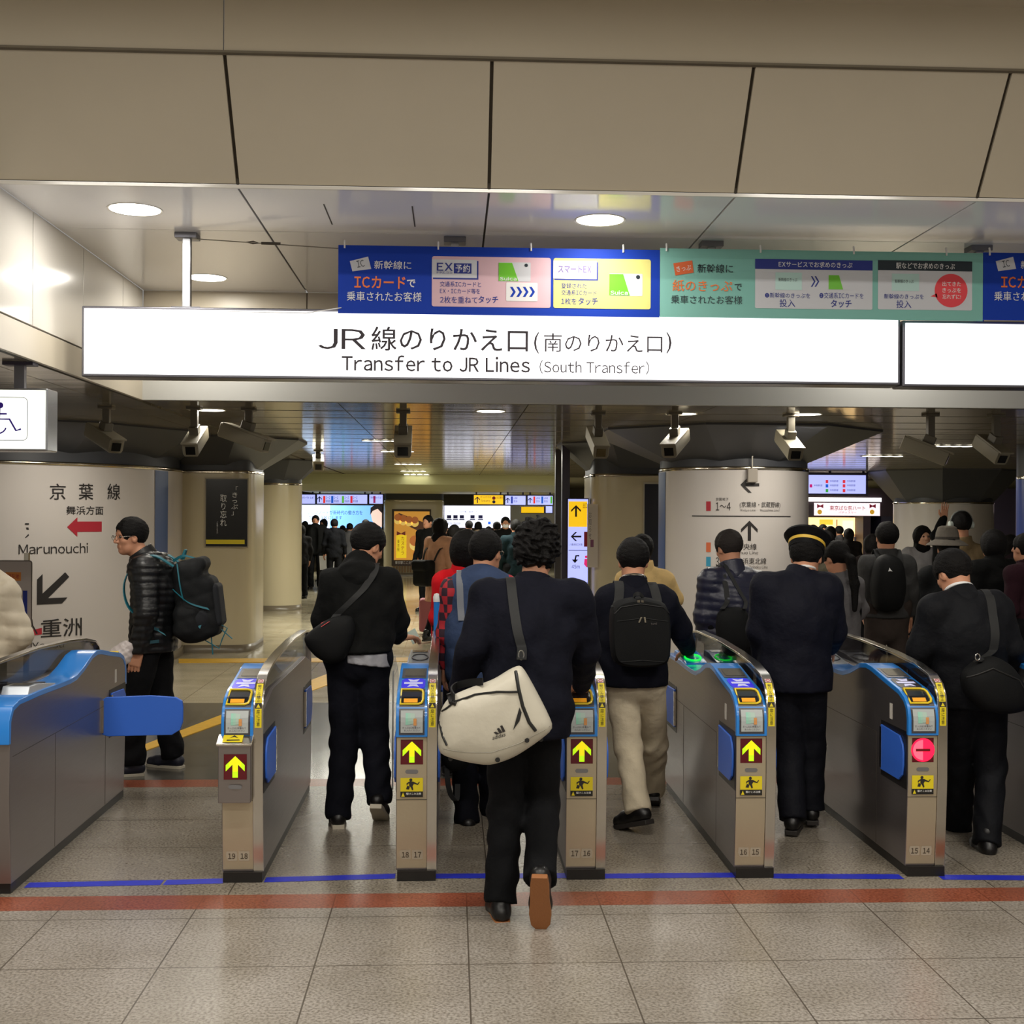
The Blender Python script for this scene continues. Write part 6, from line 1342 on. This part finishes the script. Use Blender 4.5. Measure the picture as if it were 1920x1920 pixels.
# ---------- I: man with black backpack at the reader
at = At(1190, 6.62); KHAKI = cloth('chino_cream', (196, 184, 160), .3, 300)
I_, D, hw, nM = person(at.loc, 0, 'person in cream trousers and navy jacket, reaching for the green reader', J=dict(hed=at(1187, 1052, .12), nec=at(1187, 1096, .06), shl=at(1143, 1128, .0), shr=at(1240, 1128, .02), che=at(1188, 1165), wai=at(1186, 1220), pel=at(1186, 1272, -.02), ell=at(1124, 1186, .06), wrl=at(1140, 1222, .3), elr=at(1276, 1180, .12), wrr=at(1290, 1218, .36),
    hil=at(1166, 1285), hir=at(1216, 1285), knl=at(1178, 1400, -.02), knr=at(1226, 1392, .18), anl=at(1196, 1512, -.20), anr=at(1224, 1476, .42)), head=(0, -.25), hcell=.005, cell=.010, jacket=dict(m=NVYK, hem=.755, w=1.12, collar='low', wr=.004), trousers=dict(m=KHAKI, w=1.02, hem=.03, wr=.006), shoes=dict(m=SHB, sole=SOLE), collar=METAL, hands=('relaxed', 'relaxed'), handsdir=dict(r=(.05, .7, -.5), l=None), feet=dict(l=dict(yaw=.5, pitch=-.3), r=dict(pitch=-.5)))
bp_ = empty('backpack', (at.x0, at.Y0, 0)); tag(bp_, 'square black backpack with silver zip pulls on the man at the green reader', 'backpack')
o, fp = pillow('pack_body', at, [(1144, 1128), (1196, 1116), (1250, 1128), (1256, 1180), (1254, 1246), (1200, 1252), (1146, 1246), (1141, 1180)], -.19, .10, .02, NYL, bp_, rows=((1, 0), (.99, .3), (.96, .75), (.90, .93), (.5, 1)))
line_on('zip', fp, [(1146, 1150), (1160, 1136), (1196, 1130), (1238, 1136), (1252, 1150)], .003, BT, bp_); line_on('pocket_seam', fp, [(1152, 1162), (1200, 1156), (1246, 1162)], .002, STRAP, bp_); line_on('pocket_seam', fp, [(1150, 1238), (1200, 1234), (1250, 1238)], .002, STRAP, bp_)
for x in (1197, 1203): onbag('zip_pull', [(x - 1.5, 1154), (x + 1.5, 1154), (x + 3 * (1 if x > 1200 else -1), 1164), (x + 3 * (1 if x > 1200 else -1) - 3, 1164)], METAL, bp_, fp)
for x in (1190, 1197): onbag('top_buckle', [(x, 1123), (x + 5, 1123), (x + 5, 1127), (x, 1127)], METAL, bp_, fp)
vs, fs = text_mesh('tumi'); obj('lettering', [fp(1220 + v[0] * 11, 1166 - v[1] * 4, .004) for v in vs], fs, GREY, bp_)
strap_over(bp_, [at(1188, 1120, -.22), at(1192, 1114, -.25), at(1200, 1114, -.25), at(1206, 1120, -.22)], .02, STRAP, 'handle', (0, 0, 1))
for x0, x1 in ((1160, 1154), (1222, 1228)): strap_hug(bp_, I_, at, [(x1, 1132), (x0, 1092)], .050, STRAP, 'shoulder_strap', start=at(x1, 1138, -.24))
# ---------- J: person in pale yellow jacket beyond
at = At(1212, 9.6)
person(at.loc, .1, 'person in pale yellow padded jacket half hidden behind the man with the square backpack', J=dict(hed=at(1203, 1032), nec=at(1206, 1064), shl=at(1172, 1088), shr=at(1244, 1088), che=at(1210, 1120), wai=at(1210, 1160), pel=at(1210, 1195), ell=at(1160, 1130), wrl=at(1175, 1160, .2), elr=at(1268, 1122, .02), wrr=at(1240, 1132, .25)), hcell=.008, hair='short', jacket=dict(m=cloth('jacket_cream', (222, 190, 130), .3, 150), w=1.1, hem=.75), trousers=dict(m=BLKT), shoes=dict(m=SHB))
# ---------- K: man in navy puffer
at = At(1368, 8.3)
K_, D, hw, nM = person(at.loc, .15, 'person with greying hair in ribbed navy puffer jacket beside the station attendant', J=dict(hed=at(1368, 1028, .06), nec=at(1374, 1066, .02), shl=at(1332, 1090), shr=at(1418, 1094), che=at(1372, 1130), wai=at(1370, 1180), pel=at(1370, 1225), ell=at(1318, 1158), wrl=at(1332, 1206, .2), elr=at(1424, 1160), wrr=at(1410, 1205, .2)), head=(.35, -.35), hcell=.006, hair='short', hairm=HAIRG,
    jacket=dict(m=PUFN, kind='puffer', pitch=.06, hem=.80, w=1.12, wr=.003), trousers=dict(m=BLKT), shoes=dict(m=SHB))
kb = empty('shoulder_bag', (at.x0, at.Y0, 0)); tag(kb, 'black shoulder bag on the back of the person in the navy puffer jacket', 'bag'); pillow('bag_body', at, [(1346, 1140), (1400, 1136), (1412, 1190), (1400, 1228), (1350, 1226), (1340, 1180)], -.20, .07, .05, NYL, kb)
strap_hug(kb, K_, at, [(1354, 1130), (1354, 1100), (1350, 1066)], .034, STRAP, 'strap', start=at(1354, 1142, -.24)); strap_hug(kb, K_, at, [(1390, 1130), (1374, 1100), (1358, 1066)], .026, STRAP, 'strap', start=at(1396, 1142, -.24))
# ---------- L: station attendant
at = At(1494, 6.5)
L__, D, hw, nM = person(at.loc, 0, 'station attendant in navy uniform and peaked cap with yellow band, seen from behind', J=dict(hed=at(1512, 1044, .08), nec=at(1500, 1078, .04), shl=at(1438, 1104), shr=at(1548, 1106), che=at(1492, 1150), wai=at(1490, 1215), pel=at(1490, 1270), ell=at(1424, 1180, .02), wrl=at(1430, 1240, .12), elr=at(1564, 1184, .06), wrr=at(1556, 1214, .28),
    hil=at(1468, 1285), hir=at(1516, 1285), knl=at(1480, 1405, .03), knr=at(1520, 1400, .08), anl=at(1486, 1526, -.12), anr=at(1520, 1508, .05)), head=(-.45, -.35), hcell=.005, cell=.010, jacket=dict(m=NVYU, hem=.74, w=1.18, collar='low', wr=.003), trousers=dict(m=cloth('uniform_trousers', (24, 26, 38), .2, 400, .7), w=1.08, hem=.03, wr=.003), shoes=dict(m=SHB), collar=WHT, feet=dict(l=dict(yaw=-.5)))
cp = []; M_ = nM.astype(float)
caph = lambda x, y, z: Vector(hw(x, y, z))
def cap_ring(r1, r2, z, tilt=-.12, dy=-.012): return [caph(r1 * math.sin(a), dy + r2 * math.cos(a), z + tilt * (r2 * math.cos(a))) for a in [i * 2 * PI / 32 for i in range(32)]]
def loft(rings, name, m, parent):
    vs = [v for r in rings for v in r]; n = 32; fs = [(j * n + i, j * n + (i + 1) % n, (j + 1) * n + (i + 1) % n, (j + 1) * n + i) for j in range(len(rings) - 1) for i in range(n)]
    fs += [tuple(range(n - 1, -1, -1)), tuple((len(rings) - 1) * n + i for i in range(n))]; return MB().add(vs, fs).build(name, m, parent, smooth=True)
capo = empty('peaked_cap', (at.x0, at.Y0, 0)); tag(capo, 'black peaked cap with yellow band on the station attendant\'s head', 'cap'); m_capk = cloth('cap_black', (22, 22, 26), .2, 300, .6)
loft([cap_ring(.094, .112, .030), cap_ring(.096, .114, .056)], 'cap_side', m_capk, capo); loft([cap_ring(.0975, .1155, .056), cap_ring(.0985, .1165, .072)], 'yellow_band', mat('band_gold', (226, 186, 60), .45), capo)
loft([cap_ring(.097, .115, .072), cap_ring(.118, .134, .092), cap_ring(.126, .142, .106), cap_ring(.118, .132, .120), cap_ring(.07, .08, .130)], 'crown', m_capk, capo)
vz = [caph(.085 * math.sin(a), .085 * math.cos(a) + .01, .032) for a in [(-1.2 + i * .2) for i in range(13)]] ; vo = [caph(.10 * math.sin(a), .155 * math.cos(a) + .01, .005) for a in [(-1.2 + i * .2) for i in range(13)]]
MB().add(vz + vo, [(i, i + 1, 14 + i, 13 + i) for i in range(12)]).build('visor', SHB, capo, smooth=True)
# ---------- M: woman in grey coat with ponytail
at = At(1570, 9.2)
person(at.loc, .3, 'person in light grey wool coat with long dark ponytail, ahead of the station attendant', J=dict(hed=at(1566, 1046), nec=at(1572, 1076), shl=at(1548, 1098), shr=at(1606, 1098), che=at(1574, 1130), wai=at(1576, 1165), pel=at(1576, 1205), ell=at(1538, 1150), wrl=at(1550, 1180, .2), elr=at(1622, 1146), wrr=at(1600, 1172, .25)), head=(.3, -.2), hcell=.007, hair='pony', jacket=dict(m=GRYC, hem=.52, w=1.02, flare=.04, collar='low'), trousers=dict(m=BLKT), shoes=dict(m=SHB), build=.96)
# ---------- N: man in grey jacket with black backpack
at = At(1662, 9.7)
N_, D, hw, nM = person(at.loc, 0, 'person in dark grey jacket and brown trousers wearing a rounded black backpack', J=dict(hed=at(1662, 1008), nec=at(1662, 1040), shl=at(1628, 1060), shr=at(1698, 1060), che=at(1662, 1095), wai=at(1662, 1140), pel=at(1662, 1175), ell=at(1618, 1112), wrl=at(1620, 1150, .12), elr=at(1708, 1112), wrr=at(1706, 1155, .1)), hcell=.007, jacket=dict(m=cloth('jacket_grey', (62, 62, 62), .4, 200), hem=.86, w=1.06), trousers=dict(m=cloth('trouser_brown', (60, 52, 48))), shoes=dict(m=SHB))
nb = empty('backpack', (at.x0, at.Y0, 0)); tag(nb, 'rounded black backpack with small white emblem on the person in dark grey', 'backpack'); o, fp = pillow('pack_body', at, [(1640, 1046), (1664, 1036), (1690, 1048), (1696, 1100), (1688, 1144), (1662, 1150), (1636, 1142), (1630, 1098)], -.15, .14, .04, NYL, nb)
onbag('white_emblem', [(1654, 1070), (1657, 1063), (1659, 1067), (1662, 1070), (1658, 1069)], WHT, nb, fp)
for x in (1644, 1680): strap_hug(nb, N_, at, [(x, 1056), (x, 1030)], .055, STRAP, 'shoulder_strap')
# ---------- O: woman facing the camera
at = At(1727, 13.2)
person(at.loc, PI, 'person facing the camera with long dark hair and pale grey coat, in the right background', H=1.56, hcell=.008, cell=.014, hair='long', skinm=SKIN2, jacket=dict(m=cloth('coat_pale', (150, 148, 150)), hem=.6, collar='scarf', cm=BLKJ), trousers=dict(m=BLKT), shoes=dict(m=SHB), build=.95, head=(.1, 0))
# ---------- P: the waving person, the tan coat, the hat
at = At(1776, 12.8)
person(at.loc, 0, 'person in black sleeve raising one open hand above the crowd', J=dict(hed=at(1796, 1000), nec=at(1790, 1030), shl=at(1764, 1046), shr=at(1818, 1050), che=at(1790, 1080), ell=at(1756, 1004, .05), wrl=at(1769, 973, .08)), hcell=.009, cell=.012, hands=('wave', 'relaxed'), handsdir=dict(l=(.12, 0, 1), r=None), jacket=dict(m=BLKJ, hem=.8), trousers=dict(m=BLKT), shoes=dict(m=SHB))
at = At(1818, 11.4)
person(at.loc, 0, 'tall person in tan coat with pale headphones, behind the man in the suit', J=dict(hed=at(1802, 984), nec=at(1806, 1016), shl=at(1782, 1036), shr=at(1850, 1040), che=at(1816, 1065), wai=at(1816, 1105), pel=at(1816, 1130), ell=at(1775, 1085), elr=at(1862, 1085), wrl=at(1775, 1120, .1), wrr=at(1860, 1125, .1), hil=(-.09, 0, .9), hir=(.09, 0, .9)), hcell=.007, jacket=dict(m=cloth('coat_tan', (124, 106, 78), .4, 150), hem=.62, w=1.05), trousers=dict(m=BLKT), shoes=dict(m=SHB))
q0 = Vector(at(1802, 984)); hp_ = empty('headphones', (at.x0, at.Y0, 0)); tag(hp_, 'pale over-ear headphones worn by the person in the tan coat', 'headphones')
MB().tube([q0 + Vector((.105 * math.cos(a), -.01, .02 + .112 * math.sin(a))) for a in [i * PI / 12 for i in range(13)]], .009, 8).build('headband', mat('phones_grey', (120, 124, 122), .5), hp_, smooth=True)
for sx in (-1, 1):
    mb = MB(); mb.lathe([(0, .02), (.034, .018), (.038, 0), (.034, -.015), (0, -.016)], n=18); mb.v = [Vector((v.z * sx + .098 * sx, v.x, v.y)) + q0 + Vector((0, 0, 0)) for v in mb.v]; mb.build('ear_cup', mat('phones_pale', (200, 210, 204), .4), hp_, smooth=True)
at = At(1770, 10.2)
H_, D, hw, nM = person(at.loc, 0, 'person in dark coat under a grey brimmed hat, left of the man in the suit', J=dict(hed=at(1776, 1030), nec=at(1772, 1062), shl=at(1738, 1082), shr=at(1808, 1082), che=at(1772, 1120), wai=at(1770, 1160), pel=at(1770, 1195), ell=at(1724, 1140), wrl=at(1704, 1186, .15), elr=at(1820, 1140), wrr=at(1815, 1185, .1)), hcell=.008, jacket=dict(m=cloth('coat_dark', (38, 40, 42), .4, 150), hem=.6, w=1.1), trousers=dict(m=BLKT), shoes=dict(m=SHB))
ht = empty('brimmed_hat', (at.x0, at.Y0, 0)); tag(ht, 'grey felt hat with a wide brim in the crowd below the waving hand', 'hat'); q0 = Vector(at(1776, 1014)); FELT = cloth('felt_grey', (98, 92, 84), .4, 150)
mb = MB(); mb.lathe([(0, .125), (.045, .128), (.075, .115), (.092, .07), (.100, .012)], c=tuple(q0), n=32); mb.build('crown', FELT, ht, smooth=True); mb = MB(); mb.lathe([(.100, .012), (.130, -.004), (.168, -.030), (.172, -.036), (.166, -.040), (.10, -.004)], c=tuple(q0), n=32); mb.build('brim', FELT, ht, smooth=True); mb = MB(); mb.lathe([(.1005, .01), (.098, .035), (.096, .035)], c=tuple(q0), n=32); mb.build('hat_band', cloth('felt_dark', (60, 56, 52)), ht, smooth=True)
# ---------- Q: man in suit at the right
at = At(1815, 6.18)
Q_, D, hw, nM = person(at.loc, 0, 'person in dark suit with white collar, head bowed, at the right-hand gate', J=dict(hed=at(1786, 1076, .12), nec=at(1802, 1116, .04), shl=at(1752, 1146), shr=at(1864, 1140), che=at(1812, 1185), wai=at(1818, 1245), pel=at(1826, 1300), ell=at(1724, 1220, .04), wrl=at(1722, 1280, .2), elr=at(1896, 1214), wrr=at(1900, 1270, .12),
    hil=at(1800, 1318), hir=at(1852, 1318), knl=at(1800, 1438, .16), knr=at(1858, 1440, .0), anl=at(1796, 1560, .28), anr=at(1850, 1572, -.16)), head=(.40, -.55), hcell=.005, cell=.010, jacket=dict(m=SUIT, hem=.70, w=1.14, collar='low', wr=.004), trousers=dict(m=SUIT, w=1.04, hem=.03, wr=.004), shoes=dict(m=SHB), collar=WHT)
qb = empty('shoulder_bag', (at.x0, at.Y0, 0)); tag(qb, 'large soft black shoulder bag on the hip of the person in the dark suit', 'bag'); o, fp = pillow('bag_body', at, [(1800, 1262), (1830, 1236), (1862, 1228), (1896, 1246), (1924, 1290), (1928, 1330), (1890, 1340), (1840, 1334), (1806, 1300)], -.24, .08, .08, NYL, qb)
strap_hug(qb, Q_, at, [(1836, 1220), (1840, 1180), (1846, 1110)], .045, STRAP, 'strap', start=at(1833, 1240, -.29)); line_on('zip', fp, [(1806, 1268), (1850, 1250), (1900, 1272), (1922, 1310)], .004, BT, qb)
q = Vector(at(1833, 1232, -.29)); MB().tube([q + Vector((.012 * math.cos(a), 0, .016 * math.sin(a))) for a in [i * PI / 6 for i in range(12)]], .003, 6, closed=True).build('strap_ring', METAL, qb, smooth=True)
# ---------- right edge and background figures, each its own build and dress
def extra(px, Y0, top, yaw, label, jm, H=1.68, hair='short', hem=.8, head=(0, 0), tm=BLKT, hc=.012, ce=.02, col='stand', J=None, cat='person', mask=False, b=1.0, sk=SKIN, kind='cloth', collar=None):
    at = At(px, Y0); zt = P(px, top, Y0).z; return at, person(at.loc, yaw, label, H=zt * 1.0 if zt > 1.3 else H, hcell=hc, cell=ce, hair=hair, head=head, jacket=dict(m=jm, hem=hem, collar=col, kind=kind), trousers=dict(m=tm), shoes=dict(m=SHB), J=J, mask=mask, build=b, skinm=sk)
CK = lambda n_, c: cloth(n_, c)
extra(1864, 9.6, 996, .2, 'person in black coat right of the tan coat near the right edge', BLKJ, hair='bob', hc=.009, ce=.014)
at, (R2, D, hw, nM) = extra(1926, 8.8, 1000, .5, 'person in maroon jacket cut off by the right edge', CK('jacket_maroon', (70, 34, 48)), hc=.009, ce=.014)
extra(1893, 12, 1004, -.3, 'person in dark plum coat between the black coat and the maroon jacket', CK('coat_plum', (52, 34, 42)), hair='long')
extra(1636, 12.5, 1004, .1, 'person in dark coat whose head shows left of the rounded backpack', CK('coat_brown', (44, 34, 34)), hair='bob')
extra(1548, 12, 995, 0, 'person with dark hair and olive coat just right of the peaked cap', CK('coat_olive', (70, 66, 54)), hair='short')
for px, Y0, top, yaw, lb, c, hr in ((1524, 19, 984, .3, 'distant shopper in dark coat, leftmost before the sweets shop', (36, 30, 34), 'short'), (1541, 22, 983, PI, 'distant shopper facing out before the bright shop window', (60, 50, 50), 'short'), (1556, 20, 988, 0, 'distant shopper with brown hair before the shop counter', (50, 38, 36), 'bob'),
        (1573, 23, 986, .4, 'distant shopper in grey before the lit case', (80, 78, 80), 'short'), (1590, 21, 992, -.4, 'distant shopper with long hair at the right of the lit case', (40, 36, 40), 'long')):
    extra(px, Y0, top, yaw, lb, CK('ex%d' % px, c), hair=hr)
# far left of the concourse
at, (r_, D, hw, nM) = extra(590, 27, 966, PI, 'distant person walking towards the camera in grey shirt and open black jacket', CK('shirt_far', (120, 116, 112)), hem=.92)
f = Field((-.3, -.2, .75), (.3, .2, 1.45), .015); 
for sx in (-1, 1): f.cone((.13 * sx, 0, 1.30), (.15 * sx, 0, .88), .12, .12, .02, .9, (1, 0, 0))
f.ell((0, .10, 1.1), (.20, .12, .35)); f.cone((0, .22, 1.3), (0, .22, .8), .075, .075, .02, mode='d'); skin('open_jacket', [f.mesh()], BLKJ, r_)
sc_ = empty('suitcase', (P(614, 1060, 27).x, 27, 0)); tag(sc_, 'black wheeled suitcase beside the distant person in the grey shirt', 'suitcase'); MB().box((-.20, -.12, .05), (.20, .12, .62)).build('case', SHB, sc_, bevel=.04); MB().box((-.10, -.01, .62), (-.08, .01, .95)).box((.08, -.01, .62), (.10, .01, .95)).box((-.10, -.01, .93), (.10, .01, .96)).build('pull_handle', METAL, sc_)
for sx in (-1, 1): MB().tube([(sx * .15 - .02, 0, .04), (sx * .15 + .02, 0, .04)], .04, 12).build('wheel', SHB, sc_)
wbg = empty('paper_bag', (P(613, 1040, 26.4).x, 26.4, .45)); tag(wbg, 'white paper carrier bag near the distant suitcase', 'bag'); MB().prism([(-.14, -.05, 0), (.14, -.05, 0), (.16, -.05, .30), (-.16, -.05, .30)], (0, .10, 0)).build('sack', WHT, wbg); MB().tube([(-.06, 0, .30), (-.05, 0, .42), (.05, 0, .42), (.06, 0, .30)], .006, 6).build('handle', WHT, wbg)
for px, Y0, top, yaw, lb, c, hr in ((570, 29, 977, 0, 'distant person in black at the left end of the blue screen', (28, 28, 30), 'short'), (606, 30, 974, PI * .8, 'distant person with reddish hair behind the walking man', (80, 40, 40), 'bob'), (625, 26, 973, 0, 'distant person in black suit seen from behind before the blue screen', (26, 28, 34), 'short'),
        (654, 28, 981, 0, 'distant person in grey overcoat before the blue screen', (92, 92, 94), 'short'), (641, 31, 985, .4, 'distant person in dark red between the black suit and grey overcoat', (90, 50, 54), 'short'), (684, 25, 974, 0, 'distant person in black whose head rises behind the hooded man', (30, 30, 32), 'short'), (563, 24, 985, .5, 'distant person in dark coat beside the slim cream pillar', (34, 32, 34), 'long')):
    extra(px, Y0, top, yaw, lb, CK('ex%d' % px, c), hair=hr)
# middle background
extra(802, 21, 966, PI * .82, 'person in black jacket standing before the cake poster, looking left', BLKJ, hc=.009, ce=.014)
for px, Y0, top, yaw, lb, c, hr, mk in ((826, 24, 971, 0, 'distant person in black hooded top right of the cake poster', (24, 26, 30), 'short', False), (850, 20, 985, 0, 'distant person in black before the left end of the white screen', (28, 28, 30), 'bob', False), (878, 25, 976, .2, 'distant person in dark suit before the laptops on the screen', (30, 30, 36), 'short', False),
        (895, 29, 979, 0, 'small distant person in beige below the white screen', (170, 150, 130), 'bob', False), (915, 27, 987, .3, 'distant person in black beneath the middle of the white screen', (30, 30, 34), 'short', False), (946, 22, 969, PI, 'distant person in black coat wearing a white face mask', (30, 30, 32), 'short', True), (930, 24, 978, 0, 'distant person in dark coat beside the masked person', (34, 34, 38), 'short', False),
        (966, 18, 974, 0, 'distant person in teal top half hidden by the curly-haired man', (26, 56, 66), 'short', False)):
    extra(px, Y0, top, yaw, lb, CK('ex%d' % px, c), hair=hr, mask=mk)
# ---------- G: woman in camel coat
at = At(822, 16); CAMEL = cloth('coat_camel', (206, 158, 128), .4, 120)
G_, D, hw, nM = person(at.loc, -.75, 'person in camel coat with small black backpack and dark hair, walking away in the middle', H=1.60, J=dict(anl=(-.06, -.18, .12), anr=(.06, .22, .09), knl=(-.07, .0, .49), knr=(.08, .16, .49)), hcell=.008, cell=.014, hair='bob', jacket=dict(m=CAMEL, hem=.56, w=1.06, flare=.05, collar='scarf', cm=cloth('scarf_dark', (40, 38, 42))), trousers=dict(m=BLKT, w=.75), shoes=dict(m=SHB), head=(-.3, 0))
gb = empty('backpack', (at.x0, at.Y0, -.12), -.75); tag(gb, 'small black flap backpack on the person in the camel coat', 'backpack')
f = Field((-.2, -.42, .80), (.2, -.08, 1.30), .010); f.box((-.03, -.25, 1.02), (.14, .09, .165), None, .05, .01); skin('pack_body', [f.mesh()], NYL, gb); f = Field((-.2, -.42, 1.0), (.2, -.1, 1.3), .010); f.box((-.03, -.265, 1.12), (.145, .10, .075), None, .05, .01); skin('flap', [f.mesh()], NYL, gb)
strap_over(gb, [(-.12, -.18, 1.18), (-.13, -.10, 1.34), (-.12, .06, 1.34)], .03, STRAP, 'shoulder_strap'); strap_over(gb, [(.08, -.18, 1.18), (.12, -.10, 1.34), (.12, .06, 1.34)], .03, STRAP, 'shoulder_strap')
ps = empty('suitcase', (P(809, 1180, 17).x, 17, 0)); tag(ps, 'dusky pink suitcase behind the legs of the person in the camel coat', 'suitcase'); MB().box((-.17, -.12, .04), (.17, .12, .50)).build('case', mat('case_pink', (150, 84, 92), .5), ps, bevel=.04); MB().box((-.09, -.01, .5), (-.07, .01, .8)).box((.07, -.01, .5), (.09, .01, .8)).box((-.09, -.01, .78), (.09, .01, .81)).build('pull_handle', METAL, ps)
q = P(818, 1200, 7.6); bt = empty('signal_post', (q.x, 7.75, 0)); tag(bt, 'slim blue post with white rounded top behind the gate numbered 18 17', 'post'); MB().tube([(0, 0, 0), (0, 0, 1.13)], .02, 14).build('shaft', m_blue, bt, smooth=True); mb = MB(); mb.lathe([(.022, 1.12), (.024, 1.15), (.016, 1.17), (0, 1.175)], n=16); mb.build('top', WHT, bt, smooth=True)
